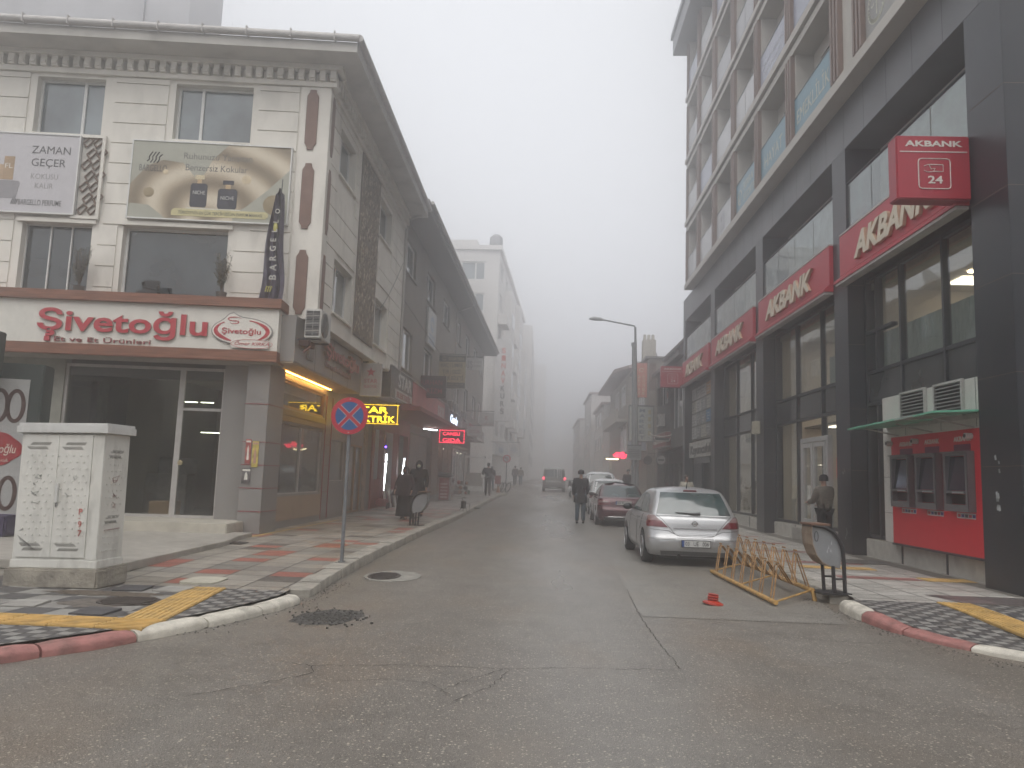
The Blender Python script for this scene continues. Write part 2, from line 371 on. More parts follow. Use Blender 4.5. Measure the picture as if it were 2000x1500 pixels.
# cracks
M_CRACK = mat('crack', (.045,.04,.035), .95, var=.3)
def crack(pts, wd=.008, name='road_crack', z=.006):
    random.seed(len(pts)*7+int(pts[0][0]*100)); g = MB(); P = []
    for (x0,y0),(x1,y1) in zip(pts, pts[1:]):
        n = max(2, int(sqrt((x1-x0)**2+(y1-y0)**2)/.05))
        for i in range(n): P.append((x0+(x1-x0)*i/n+random.uniform(-.014,.014), y0+(y1-y0)*i/n+random.uniform(-.022,.022)))
    for i in range(len(P)-1):
        (x0,y0),(x1,y1) = P[i], P[i+1]; L_ = sqrt((x1-x0)**2+(y1-y0)**2)+1e-6; nx, ny = -(y1-y0)/L_, (x1-x0)/L_
        a = wd*random.uniform(.15, .9)*.5; b2 = wd*random.uniform(.15, .9)*.5
        g.quad((x0-nx*a,y0-ny*a,gz(y0)+z),(x0+nx*a,y0+ny*a,gz(y0)+z),(x1+nx*b2,y1+ny*b2,gz(y1)+z),(x1-nx*b2,y1-ny*b2,gz(y1)+z))
    struct(name, g, M_CRACK)
crack([(-1.95,6.35),(-1.78,6.3),(-1.2,6.42),(-.6,6.47),(-.25,6.46),(.3,6.6),(1.2,6.68)], .012)
crack([(-1.78,6.3),(-1.7,6.1),(-2.0,5.7),(-2.4,5.3)], .012)
crack([(-1.5,5.85),(-1.1,6.0),(-.8,5.95),(-.55,5.6)], .007)
crack([(-.25,6.46),(-.5,6.1),(-.7,5.7)], .009); crack([(-.2,6.46),(-.33,5.9),(-.6,5.45)], .008)
crack([(1.22,6.7),(1.2,7.9),(1.2,9.2),(1.3,11.5)], .012)
crack([(2.5,8.3),(3.4,8.15),(4.2,8.2)], .007)
crack([(4.2,7.0),(3.0,6.9),(2.2,7.1)], .006)
# broken patch of asphalt and loose gravel by the kerb
random.seed(3)
M_GRAV = mat('gravel', (.13,.12,.11), .9, var=.5, scale=40)
g = MB()
poly = [(-2.55,8.05),(-2.3,7.9),(-2.0,8.0),(-1.85,8.5),(-1.95,8.8),(-2.3,8.85),(-2.55,8.5)]
sheet(g, poly, .003)
for i in range(420):
    x = random.gauss(-2.2, .16); y = random.gauss(8.37, .2); r = random.uniform(.006, .02)
    g.ball((x, y, .008), r, r*random.uniform(.6,1), r*.6, 5, 3)
struct('broken_asphalt', g, mat('brk', (.07,.066,.06), .8, var=.4, scale=30, bump=.8, bscale=40))
g = MB()
for i in range(700):
    if random.random() < .5: x = random.uniform(-2.9,-2.5)-.0; y = random.uniform(7.2, 11); x = -2.75+random.gauss(0,.09)-(max(0, 9.1-y)*.28); 
    else: y = random.uniform(7.3, 11.2); x = 3.85-random.expovariate(6)+(max(0, 9-y)*.35)
    r = random.uniform(.003, .011); g.ball((x, y, .004), r, r, r*.6, 4, 3)
struct('loose_gravel', g, M_GRAV, kind='stuff')

# ------------------------------------------------------------------ left pavement
PZ = .15; PZC = .09
def pzl(y): return PZC if y < 9.45 else (PZC+(PZ-PZC)*(y-9.45)/2.6 if y < 12.05 else PZ)
def rzf(y): return .13 if y > 9.7 else (.05 if y < 8.4 else .05+.08*(y-8.4)/1.3)
kL = [(.4,150),(-1.0,110),(-1.9,75),(-2.6,60.2),(-3.4,59),(-3.9,56),(-3.7,51.6),(-2.4,50.4),(-2.05,49.6),(-2.4,46),(-2.72,30),(-2.95,20),(-2.92,14),(-2.85,11),(-2.74,9.1),(-2.92,8.3),(-3.27,7.25),(-3.7,6.5),(-4.15,5.9),(-4.9,5.25),(-6,4.75),(-8,4.4),(-14,4.2),(-60,4.0)]
def offset(path, d):
    out = []
    for i, (x, y) in enumerate(path):
        a = path[max(0,i-1)]; b_ = path[min(len(path)-1,i+1)]
        tx, ty = b_[0]-a[0], b_[1]-a[1]; l = sqrt(tx*tx+ty*ty); out.append((x+ty/l*d, y-tx/l*d))
    return out
def resample(path, step):
    out = [path[0]]
    for (x0,y0),(x1,y1) in zip(path, path[1:]):
        L_ = sqrt((x1-x0)**2+(y1-y0)**2); n = max(1, int(L_/step))
        for i in range(1, n+1): out.append((x0+(x1-x0)*i/n, y0+(y1-y0)*i/n))
    return out
def pave(path, wall_x, sgn, far_y, m, name, dz=PZ):
    """fill between the inner kerb line and a far side"""
    g = MB(); pts = [p for p in resample(path, 2.0)]
    for (x0,y0),(x1,y1) in zip(pts, pts[1:]):
        g.quad((x0,y0,gz(y0)+dz),(x1,y1,gz(y1)+dz),(wall_x,y1,gz(y1)+dz),(wall_x,y0,gz(y0)+dz))
    return struct(name, g, m)
kLi = offset(kL, .26)
kLi = [(x, y) if x > -60 else (x, y) for x, y in kLi]
M_SLAB = slabs('beige_slabs', [(.30,.275,.235),(.25,.235,.205),(.33,.115,.085),(.27,.25,.22),(.13,.115,.10)], (.52,.42), weights=[.37,.25,.13,.17,.08], var=.45)
M_SLABF = slabs('grey_slabs', [(.30,.285,.255),(.25,.24,.22),(.28,.13,.11)], (.5,.5), weights=[.55,.4,.05], var=.4)
# main footway (from the red-and-beige slabs onwards), then the corner in checks
def yquad(g, xs, y0, y1, z):
    """rows between two x functions"""
    n = max(1, int((y1-y0)/.5))
    for i in range(n):
        a = y0+(y1-y0)*i/n; b_ = y0+(y1-y0)*(i+1)/n
        za, zb = (z(a), z(b_)) if callable(z) else (z, z); g.quad((xs[0](a), a, gz(a)+za), (xs[1](a), a, gz(a)+za), (xs[1](b_), b_, gz(b_)+zb), (xs[0](b_), b_, gz(b_)+zb))
def interp(path, y):
    for (x0,y0),(x1,y1) in zip(path, path[1:]):
        if min(y0,y1) <= y <= max(y0,y1) and y0 != y1: return x0+(x1-x0)*(y-y0)/(y1-y0)
    return path[0][0] if y > path[0][1] else path[-1][0]
kin = lambda y: interp(kLi, y)
g = MB(); yquad(g, (lambda y: -7.4, kin), 9.44, 30, pzl); struct('pavement', g, M_SLAB)
g = MB(); yquad(g, (lambda y: -7.4, kin), 30, 150, PZ); struct('pavement_far', g, M_SLABF)
g = MB(); ysc = [9.44,9.06,8.6,8.2,7.8,7.4,7.05,6.8,6.5,6.2,5.9,5.6,5.3,5.0,4.75,4.5]
for a, b_ in zip(ysc, ysc[1:]): g.quad((-60,a,PZC),(kin(a),a,PZC),(kin(b_),b_,PZC),(-60,b_,PZC))
def checker(name, c1, c2, s, rot=0, rough=.7):
    return slabs(name, [c1, c2], (s, s), rot=rot, var=.3, dirt=.3, mortar=.008, rough=rough)
def checks(name, c1, c2, s, rot=0, jit=.3, mortar=.006):
    m, nt, b = _new(name); L = nt.links.new
    tc = N(nt, 'ShaderNodeTexCoord'); mp = N(nt, 'ShaderNodeMapping'); mp.inputs['Rotation'].default_value = (0,0,rot); mp.inputs['Location'].default_value = (0.01,.013,.37*s); L(tc.outputs['Object'], mp.inputs[0])
    ch = N(nt, 'ShaderNodeTexChecker'); ch.inputs['Scale'].default_value = 1/s; ch.inputs['Color1'].default_value = (*c1,1); ch.inputs['Color2'].default_value = (*c2,1); L(mp.outputs[0], ch.inputs[0])
    br = N(nt, 'ShaderNodeTexBrick'); br.offset = 0; br.inputs['Scale'].default_value = 1; br.inputs['Brick Width'].default_value = s; br.inputs['Row Height'].default_value = s; br.inputs['Mortar Size'].default_value = mortar; br.inputs['Mortar Smooth'].default_value = .4; L(mp.outputs[0], br.inputs['Vector'])
    dv = N(nt, 'ShaderNodeVectorMath', operation='SCALE'); dv.inputs['Scale'].default_value = 1/s; L(mp.outputs[0], dv.inputs[0])
    fl = N(nt, 'ShaderNodeVectorMath', operation='FLOOR'); L(dv.outputs[0], fl.inputs[0])
    wn = N(nt, 'ShaderNodeTexWhiteNoise', noise_dimensions='3D'); L(fl.outputs[0], wn.inputs['Vector'])
    no = N(nt, 'ShaderNodeTexNoise'); no.inputs['Scale'].default_value = 4; no.inputs['Detail'].default_value = 8; L(tc.outputs['Object'], no.inputs['Vector'])
    ad = N(nt, 'ShaderNodeMath', operation='MULTIPLY'); L(wn.outputs['Value'], ad.inputs[0]); ad.inputs[1].default_value = jit
    m1 = N(nt, 'ShaderNodeMix', data_type='RGBA'); m1.inputs[7].default_value = (.11,.10,.09,1); L(ad.outputs[0], m1.inputs[0]); L(ch.outputs[0], m1.inputs[6])
    mr = N(nt, 'ShaderNodeMapRange'); mr.inputs[1].default_value = .45; mr.inputs[2].default_value = .75; mr.inputs[4].default_value = .6; L(no.outputs[0], mr.inputs[0])
    m4 = N(nt, 'ShaderNodeMix', data_type='RGBA'); m4.inputs[7].default_value = (.075,.068,.06,1); L(mr.outputs[0], m4.inputs[0]); L(m1.outputs[2], m4.inputs[6])
    m3 = N(nt, 'ShaderNodeMix', data_type='RGBA'); m3.inputs[7].default_value = (.03,.028,.025,1); L(br.outputs['Fac'], m3.inputs[0]); L(m4.outputs[2], m3.inputs[6]); L(m3.outputs[2], b.inputs['Base Color'])
    b.inputs['Roughness'].default_value = .62
    bp = N(nt, 'ShaderNodeBump'); bp.inputs['Strength'].default_value = .8; bp.inputs['Distance'].default_value = .01; bp.invert = True; L(br.outputs['Fac'], bp.inputs['Height']); L(bp.outputs[0], b.inputs['Normal'])
    MATS[name] = m; return m
M_COB = checks('small_checks', (.055,.055,.057), (.235,.23,.215), .13, rot=.03)
M_BIG = checks('large_checks', (.06,.06,.063), (.25,.245,.23), .36, rot=.04, jit=.2, mortar=.01)
struct('corner_paving', g, M_COB)
g = MB(); g.add([(-60,9.43,PZC+.004),(-4.14,9.43,PZC+.004),(-4.03,7.36,PZC+.004),(-60,7.36,PZC+.004)], [(0,1,2,3)]); struct('checked_slabs', g, M_BIG)
# tactile strips: real ribs
M_TAC = mat('tactile_yellow', (.50,.32,.105), .7, var=.25, scale=5, dirt=.4, dscale=3, bump=.15, bscale=90)
def tactile(name, a, b_, wd, z, ribs=7, studs=False, z1=None):
    """strip from a to b, ribs running along it"""
    ax, ay = a; bx, by = b_; l = sqrt((bx-ax)**2+(by-ay)**2); T = frame((ax, ay, z), (bx-ax, by-ay)) @ Matrix.Rotation(-pi/2, 4, 'X')
    # local: u along, v across (left of direction), w up
    T = Matrix(((( bx-ax)/l, -(by-ay)/l, 0, ax), ((by-ay)/l, (bx-ax)/l, 0, ay), (((z1-z)/l if z1 else 0),0,1,z), (0,0,0,1)))
    g = MB(T); n = max(1, round(l/wd)); t = l/n
    for i in range(n):
        g.box(i*t+.004, (i+1)*t-.004, .003, wd-.003, -.02, .006)
        for k in range(ribs):
            v = (k+.5)*wd/ribs
            if studs:
                for q in range(ribs): g.lathe([(.016,.006),(.011,.011)], (i*t+(q+.5)*t/ribs, v, 0), 6)
            else: g.box(i*t+.012, (i+1)*t-.012, v-.014, v+.014, .006, .012)
    struct(name, g, M_TAC)
tactile('tactile_paving', (-3.50,7.36), (-3.76,9.42), .42, PZC+.008)
tactile('tactile_strip', (-9.6,6.88), (-3.5,6.92), .44, PZC+.008)
# missing and sunken tiles, dark manhole, pale cover, drain
M_IRON = mat('cast_iron', (.07,.06,.055), .6, metal=.4, var=.4, scale=14, bump=.5, bscale=60)
def cover(name, x, y, rx, ry, z, m, ring=None, n=20, power=2., bars=0):
    g = MB(); pts = []
    for k in range(n):
        a = 2*pi*k/n; c, s = cos(a), sin(a); pts.append((x+rx*math.copysign(abs(c)**(2/power), c), y+ry*math.copysign(abs(s)**(2/power), s)))
    g.prism(pts, gz(y)+z-.02, gz(y)+z+.006)
    for k in range(bars):
        yy = y-ry*.75+ry*1.5*k/(bars-1); hw = rx*.8*sqrt(max(.1, 1-((yy-y)/ry)**2)) if power < 3 else rx*.85
        g.box(x-hw, x+hw, yy-ry*.05, yy+ry*.05, gz(y)+z+.006, gz(y)+z+.014)
    solo(name, g, m, LB.pop(0), 'cover')
LB = ['pale concrete ring round a manhole cover in the road by the left kerb','dark ribbed manhole cover set in the pale concrete ring','dark ribbed cover sunk in the paving beside the yellow strip','pale rounded cover plate among red slabs near the cabinet','dark drain grate at the corner of the shop step','large dark rough slab in the right pavement near the cash machines']
cover('manhole_surround', -2.18, 11.8, .42, .62, .004, mat('pale_concrete', (.23,.22,.195), .8, var=.25, dirt=.3))
cover('manhole_cover', -2.3, 11.75, .24, .4, .014, M_IRON, bars=7)
cover('dark_manhole_cover', -4.35, 8.28, .33, .28, PZC+.008, M_IRON, bars=9)
cover('pale_cover', -4.25, 9.9, .23, .29, pzl(9.9)+.014, mat('cover_paint', (.42,.40,.33), .7, var=.15, dirt=.3), power=5)
cover('drain_grate', -5.75, 14.4, .28, .22, PZ+.008, M_IRON, power=20, bars=5)
random.seed(11)
M_DIRT = mat('dirt', (.10,.08,.06), .95, var=.4, scale=20, bump=.8, bscale=30)
def blob(name, cx, cy, rx, ry, z, m, n=22, seed=1):
    random.seed(seed); g = MB()
    pts = [(cx+rx*cos(2*pi*k/n)*random.uniform(.7,1.1), cy+ry*sin(2*pi*k/n)*random.uniform(.7,1.1)) for k in range(n)]
    g.add([(x,y,gz(y)+z) for x,y in pts], [tuple(range(n))]); struct(name, g, m)
blob('sunken_soil', -4.85, 8.7, .7, .2, PZC+.0085, M_DIRT)
blob('sunken_soil', -4.6, 8.1, .4, .3, PZC+.0065, mat('tar', (.12,.105,.09), .9, var=.4, scale=12, bump=.5), seed=4)
# loose slabs lying crooked at the corner
M_LS = mat('slab_grey', (.28,.27,.25), .75, var=.2, dirt=.4); M_LD = mat('slab_dark', (.055,.055,.06), .7, var=.25, dirt=.2)
for i, (x, y, r, m_) in enumerate([(-4.55,8.72,.1,M_LD),(-4.1,8.75,-.1,M_LS),(-3.72+.0,8.1,.25,M_LD),(-4.5,7.5,.12,M_LS),(-4.12,7.36,-.06,M_LD)][:2]+[(-5.0,7.55,.1,M_LS),(-4.15,7.3,-.05,M_LD)]):
    g = MB(Matrix.Translation((x*1.043,y*1.043,PZC+.012)) @ Matrix.Rotation(r,4,'Z') @ Matrix.Rotation(.03,4,'X')); g.box(-.17,.17,-.17,.17,-.03,.012)
    solo('loose_slab', g, m_, ['dark loose slab lying crooked behind the sunken soil','grey loose slab lying crooked near the cabinet plinth','grey tilted slab on the large checks left of the yellow strip','dark tilted slab on the large checks beside the yellow strip corner'][i], 'slab', 'loose slabs at the corner', bevel=.004)
# yellow line along the wall
g = MB(); g.quad((-5.95,15.8,PZ+.005),(-5.85,15.8,PZ+.005),(-5.75,23,PZ+.005),(-5.85,23,PZ+.005)); struct('yellow_line', g, mat('faded_yellow', (.42,.3,.09), .8, var=.3, dirt=.5))

# kerbs: one stone after another
M_KERB = mat('kerb_stone', (.31,.29,.25), .75, var=.25, scale=5, dirt=.5, dscale=4, bump=.35, bscale=50)
M_KWH = mat('kerb_white', (.54,.51,.44), .65, var=.2, scale=6, dirt=.5, dscale=5, bump=.35, bscale=40)
M_KRED = mat('kerb_red', (.31,.135,.12), .65, var=.25, scale=6, dirt=.5, dscale=5, bump=.35, bscale=40)
def kerb_run(path, side, step, wd, h_, rnd, mats_of, name, jit=.006):
    """stones laid along the path; side = which way the pavement lies"""
    P = resample(path, .08); d = [0]
    for a, b_ in zip(P, P[1:]): d.append(d[-1]+sqrt((a[0]-b_[0])**2+(a[1]-b_[1])**2))
    def at(s):
        for i in range(len(d)-1):
            if d[i] <= s <= d[i+1]: t = (s-d[i])/(d[i+1]-d[i]+1e-9); return (P[i][0]+(P[i+1][0]-P[i][0])*t, P[i][1]+(P[i+1][1]-P[i][1])*t), (P[i+1][0]-P[i][0], P[i+1][1]-P[i][1])
        return P[-1], (P[-1][0]-P[-2][0], P[-1][1]-P[-2][1])
    n = int(d[-1]/step); groups = {}
    for k in range(n):
        s0 = k*step+.008+random.uniform(0,.006); s1 = (k+1)*step-.008; (x, y), _ = at((s0+s1)/2); m_ = mats_of(k, x, y)
        g = groups.setdefault(m_.name, (MB(), m_))[0]; q = 6; rows = []; dz = random.uniform(-jit, jit); dx = random.uniform(-jit, jit)
        for i in range(q+1):
            (px, py), (tx, ty) = at(s0+(s1-s0)*i/q); l = sqrt(tx*tx+ty*ty)+1e-9; nx, ny = ty/l*side, -tx/l*side
            e = .012 if i in (0, q) else 0
            h = h_(py) if callable(h_) else h_
            if rnd: prof = [(0+e,-.03),(0+e,h*.45),(.012+e,h*.75-e),(.045+e,h*.95-e),(.09,h+.004-e),(wd-.03,h+.004-e),(wd,h-.01-e),(wd,-.03)]
            else: prof = [(0+e,-.03),(.004+e,h-.012),(.014+e,h-e*.5),(wd-.004,h-e*.5),(wd,h-.01),(wd,-.03)]
            rows.append([(px+nx*(c+dx), py+ny*(c+dx), gz(py)+hh+dz) for c, hh in prof])
        nn = len(rows[0]); vs = [p for r in rows for p in r]
        fs = [(i*nn+j, i*nn+j+1, (i+1)*nn+j+1, (i+1)*nn+j) for i in range(q) for j in range(nn-1)]+[tuple(range(nn)), tuple(range(q*nn, q*nn+nn))[::-1]]
        g.add(vs, fs)
    for g, m_ in groups.values(): struct(name, g, m_, smooth=50)
random.seed(5)
straight = [(.0,140),(-1.0,110),(-1.9,75),(-2.6,60.2),(-3.4,59),(-3.9,56),(-3.7,51.6),(-2.4,50.4),(-2.05,49.6),(-2.4,46),(-2.72,30),(-2.95,20),(-2.92,14),(-2.85,11),(-2.76,9.2)]
kerb_run(straight, 1, .62, .30, lambda y: pzl(y)+.004, False, lambda k,x,y: M_KERB, 'kerb', .008)
corner = [(-2.74,9.12),(-2.84,8.55),(-3.03,7.95),(-3.33,7.15),(-3.68,6.5),(-4.12,5.9),(-4.9,5.25),(-6,4.75),(-8,4.4),(-12,4.25)]
kerb_run(corner, 1, .80, .2, lambda y: PZC+.004 if y < 9.0 else PZC+.02, True, lambda k,x,y: M_KWH if k < 3 or k in (7,8) else M_KRED, 'corner_kerb', .006)

# ------------------------------------------------------------------ right pavement
RZ = .13
rk = [(4.35,130),(4.35,30),(4.4,18),(4.15,14),(3.98,11),(3.90,10.4)]; rc = [(3.88,10.3),(3.84,9.9),(3.83,9.5),(3.9,8.85),(4.12,8.25),(4.42,7.75),(4.9,7.25),(5.8,6.75),(7.5,6.4),(12,6.2)]
rin = lambda y: interp([(4.6,130),(4.6,30),(4.65,18),(4.4,14),(4.22,11),(4.08,10.1),(4.06,9.5),(4.13,8.9),(4.33,8.37),(4.6,7.92),(5.05,7.45),(5.9,6.97),(7.6,6.65),(60,6.45)], y)
M_WS = slabs('white_slabs', [(.46,.44,.40),(.40,.385,.35),(.50,.48,.44)], (.52,.39), weights=[.45,.35,.2], var=.3, dirt=.4)
M_RB = slabs('red_band_slabs', [(.33,.14,.125),(.29,.12,.105)], (.52,.39), weights=[.5,.5], var=.25, dirt=.35)
g = MB(); yquad(g, (rin, lambda y: 7.9), 10.35, 38, RZ); struct('right_pavement', g, M_WS)
g = MB(); yquad(g, (rin, lambda y: 7.9), 38, 130, RZ); struct('right_pavement_far', g, M_SLABF)
g = MB(); yr = [10.35,10,9.6,9.2,8.8,8.4,8.0,7.6,7.3,7.0,6.8,6.62]
for a, b_ in zip(yr, yr[1:]): g.quad((rin(a)-.04,a,rzf(a)),(60,a,rzf(a)),(60,b_,rzf(b_)),(rin(b_)-.04,b_,rzf(b_)))
struct('right_corner_paving', g, M_COB)
g = MB()
for i, y in enumerate([12.72,15.0,17.3,19.6,21.9,24.2,26.5]):
    g.quad((4.72 if i else 4.85,y,RZ+.004),(6.15,y,RZ+.004),(6.15,y+.36,RZ+.004),(4.72 if i else 4.85,y+.36,RZ+.004))
struct('red_bands', g, M_RB)
tactile('tactile_paving', (6.2,12.72), (6.98,12.72), .4, RZ+.006, studs=True); tactile('tactile_paving', (4.72,14.1), (6.0,14.1), .36, RZ+.006, studs=True)
g = MB(); g.quad((7.0,10.35,RZ+.0045),(5.5,10.35,RZ+.0045),(5.35,11.1,RZ+.0045),(60,11.1,RZ+.0045)); struct('dark_slabs', g, slabs('dk', [(.13,.10,.10),(.10,.085,.085),(.17,.13,.13)], (.5,.4), var=.3))
tactile('tactile_strip', (5.48,7.6), (5.52,9.68), .42, .056, z1=.136); tactile('tactile_strip', (5.52,9.7), (5.56,10.33), .42, RZ+.006)
g = MB(); g.quad((5.62,9.7,.134),(60,9.7,.134),(60,8.4,.054),(5.6,8.4,.054)); struct('checked_slabs', g, M_BIG)
g = MB(); yquad(g, (lambda y: 6.62 if y > 13 else 6.66, lambda y: 6.98), 11.2, 37, RZ+.004); struct('gutter_strip', g, mat('gutter', (.15,.14,.12), .85, var=.3, scale=12, dirt=.5, bump=.4))
cover('dark_grate_slab', 6.35, 15.6, .45, .42, RZ+.006, mat('grate_slab', (.10,.095,.088), .8, var=.3, bump=.5, bscale=50), power=12, bars=0)
kerb_run(rk[1:], -1, .8, .28, RZ+.004, False, lambda k,x,y: M_KERB, 'right_kerb', .008); kerb_run([(4.35,130),(4.35,30)], -1, .8, .28, RZ+.004, False, lambda k,x,y: M_KERB, 'right_kerb')
kerb_run(rc, -1, .80, .2, lambda y: rzf(y)+.012, True, lambda k,x,y: M_KWH if k in (0,3) else (M_KERB if k > 7 else M_KRED), 'right_corner_kerb', .006)
# ================================================================== FACADE HELPERS
def wall_grid(mb, u0, u1, v0, v1, w, holes, depth):
    """front face with openings and their reveals; holes = (u0,u1,v0,v1)"""
    us = sorted(set([u0,u1]+[h[i] for h in holes for i in (0,1)])); vs = sorted(set([v0,v1]+[h[i] for h in holes for i in (2,3)]))
    for a, b_ in zip(us, us[1:]):
        for c, d in zip(vs, vs[1:]):
            mu, mv = (a+b_)/2, (c+d)/2
            if any(h[0] < mu < h[1] and h[2] < mv < h[3] for h in holes): continue
            mb.quad((a,c,w),(b_,c,w),(b_,d,w),(a,d,w))
    for a, b_, c, d in holes:
        k = w-depth
        mb.quad((a,c,w),(b_,c,w),(b_,c,k),(a,c,k)); mb.quad((a,d,w),(a,d,k),(b_,d,k),(b_,d,w))
        mb.quad((a,c,w),(a,c,k),(a,d,k),(a,d,w)); mb.quad((b_,c,w),(b_,d,w),(b_,d,k),(b_,c,k))
def window(par, T, u0, u1, v0, v1, w, fm, pm, splits=(), hs=(), fw=.06, sill=None, name='window', slot=None, pane_dw=.02, sm=None, blind=None):
    """frame mesh (the part) with mullions at fractions, one pane, an optional sill"""
    g = MB(T); d0, d1 = w-.05, w+.02
    g.box(u0,u1,v0,v0+fw,d0,d1); g.box(u0,u1,v1-fw,v1,d0,d1); g.box(u0,u0+fw,v0+fw,v1-fw,d0,d1); g.box(u1-fw,u1,v0+fw,v1-fw,d0,d1)
    for s in splits: c = u0+(u1-u0)*s; g.box(c-fw*.6,c+fw*.6,v0+fw,v1-fw,d0,d1+.003)
    for s in hs: c = v0+(v1-v0)*s; g.box(u0+fw,u1-fw,c-fw*.5,c+fw*.5,d0,d1+.001)
    f = part(name, g, fm, par)
    g = MB(T); g.box(u0+fw*.5,u1-fw*.5,v0+fw*.5,v1-fw*.5,w-pane_dw-.008,w-pane_dw); part('pane', g, pm, f)
    if sill: g = MB(T); g.box(u0-.06,u1+.06,v0-.05,v0-.002,w-.02,w+sill); part('sill', g, sm or fm, f)
    if blind: g = MB(T); g.box(u0+fw,u1-fw,v0+fw,v1-fw,w-.14,w-.13); part('blind', g, blind, f)
    return f
M_CREAM = mat('cream_render', (.72,.69,.625), .8, var=.06, scale=1.2, dirt=.32, dscale=1.3, bump=.12, bscale=90)
M_CREAM2 = mat('cream_side', (.52,.49,.44), .8, var=.07, scale=1.2, dirt=.25, dscale=1.3, bump=.12, bscale=90)
M_GUT = mat('gutter_metal', (.42,.40,.38), .5, var=.1, dirt=.3)
M_BROWN = mat('brown_panel', (.185,.105,.08), .65, var=.12, dirt=.15)
M_WHITE = mat('white_frame', (.66,.66,.64), .4, var=.05, dirt=.15)
M_GREYP = mat('grey_composite', (.235,.225,.215), .42, var=.06, scale=1, dirt=.2, dscale=1.5)
M_PANE = mat('window_pane', (.035,.045,.05), .06, var=.5, scale=1.1, spec=.9, coat=.3)
M_PANE_SKY = mat('window_pane_pale', (.15,.18,.195), .05, var=.5, scale=.9, spec=1.0, coat=.6)
M_GLASS = glass('shop_glass', (.85,.86,.84), .7, .045); M_GLASSD = glass('shop_glass_dusty', (.82,.82,.8), .8, .06, dust=.14)
M_DARK = mat('dark_interior', (.03,.028,.026), .8, var=.3, scale=1)
M_ROOM = mat('room_wall', (.16,.15,.13), .8, var=.3, scale=.8)
M_WOOD = mat('reddish_wood', (.205,.085,.05), .5, var=.35, scale=2.2, stretch=(.8,.8,14), dirt=.08)
M_RED = mat('sign_red', (.42,.035,.05), .35, var=.06, dirt=.06)
M_BLACK = mat('black_plastic', (.018,.018,.02), .4, var=.2)
M_LAMPW = emit('tube_white', (1,.98,.88), 6)
M_WARM = emit('warm_strip', (1,.48,.10), 26)

# ================================================================== LEFT CORNER BUILDING
B1 = thing('corner_building', 'cream three-storey corner building with rendered grooves, dentil cornice and brown corner ornaments', 'building', (-6.1,16.9,0))
EV = 11.28
# front wall
fh = [(-9.0,-7.35,9.05,10.42),(-5.82,-4.28,9.05,10.42),(-2.66,-.88,9.05,10.42),(-5.8,-4.25,5.2,6.93),(-3.56,-1.2,5.2,6.95),(-9.3,-7.5,5.2,6.93)]
g = MB(FRONT); wall_grid(g, -14, .0, 3.85, 11.0, 0, fh, .26); wall_grid(g, .0, .85, 4.97, 11.0, 0, [], .26)
T2 = LEFT(-5.25)
sh = [(18.25,19.85,8.95,10.15),(23.1,24.95,8.95,10.2),(18.35,20.2,5.45,6.8),(23.1,24.95,5.5,6.95)]
g2 = MB(T2); wall_grid(g2, 16.97, 27.3, 4.97, 11.0, 0, sh, .26); g.v += g2.v; g.f += [[i+len(g.v)-len(g2.v) for i in f] for f in g2.f]; g.mi += g2.mi
gx = MB(); gx.quad((-5.25,27.3,3.9),(-5.25,27.3,11),(-16,27.3,11),(-16,27.3,3.9)); gx.quad((-5.25,16.97,4.97),(-5.25,27.3,4.97),(-6.6,27.3,4.97),(-6.6,17,4.97))
gx.quad((-6.6,17.1,3.5),(-6.6,27.3,3.5),(-6.6,27.3,4.97),(-6.6,17.1,4.97)); gx.quad((-19.6,15.8,3.8),(-19.6,27,3.8),(-19.6,27,11),(-19.6,15.8,11))
o = len(g.v); g.v += gx.v; g.f += [[i+o for i in f] for f in gx.f]; g.mi += gx.mi
part('wall', g, M_CREAM, B1)
# raised cladding courses leaving real grooves
g = MB(FRONT); row = .485
def courses(mb, u0, u1, v0, v1, holes, top=None):
    v = v0
    while v < v1-.05:
        e = min(v+row, v1); segs = [(u0, u1)]
        for h in holes:
            if h[2]-.1 < e and h[3]+.0 > v:
                ns = []
                for a, b_ in segs:
                    if h[1] < a or h[0] > b_: ns.append((a,b_)); continue
                    if h[0]-.12 > a: ns.append((a, h[0]-.12))
                    if h[1]+.12 < b_: ns.append((h[1]+.12, b_))
                segs = ns
        for a, b_ in segs:
            if b_-a > .12: mb.box(a, b_, v+.014, e-.014, -.01, .028)
        v = e
cols = [(-14,-9.15),(-7.35+.0,-5.95),(-4.12,-3.72+.0),(-1.06,.2)]
hz = lambda h, m=.0: (h[0]-m, h[1]+m, h[2], h[3])
courses(g, -14, -9.45, 4.0, 10.5, []); 
for a, b_ in [(-7.3,-5.98),(-4.02,-2.82),(-.72,.2)]: courses(g, a, b_, 6.95, 10.5, [])
for a, b_ in [(-7.3,-5.98),(-4.1,-3.68),(-1.05,.2)]: courses(g, a, b_, 5.0, 6.94, [])
part('cladding', g, M_CREAM, B1)
g = MB(T2)
courses(g, 17.35, 20.3, 5.0, 10.5, [sh[0], sh[2]]); courses(g, 23.1-.05+.0, 27.2, 5.0, 10.5, [sh[1], sh[3]])
part('side_cladding', g, M_CREAM, B1)
g = MB(FRONT); g.box(.24,.93,4.95,10.5,-.05,.04); g.box(.93-.16,.935,4.95,10.5,-.45,.04-.002); part('corner_pier', g, M_CREAM, B1, bevel=.01)
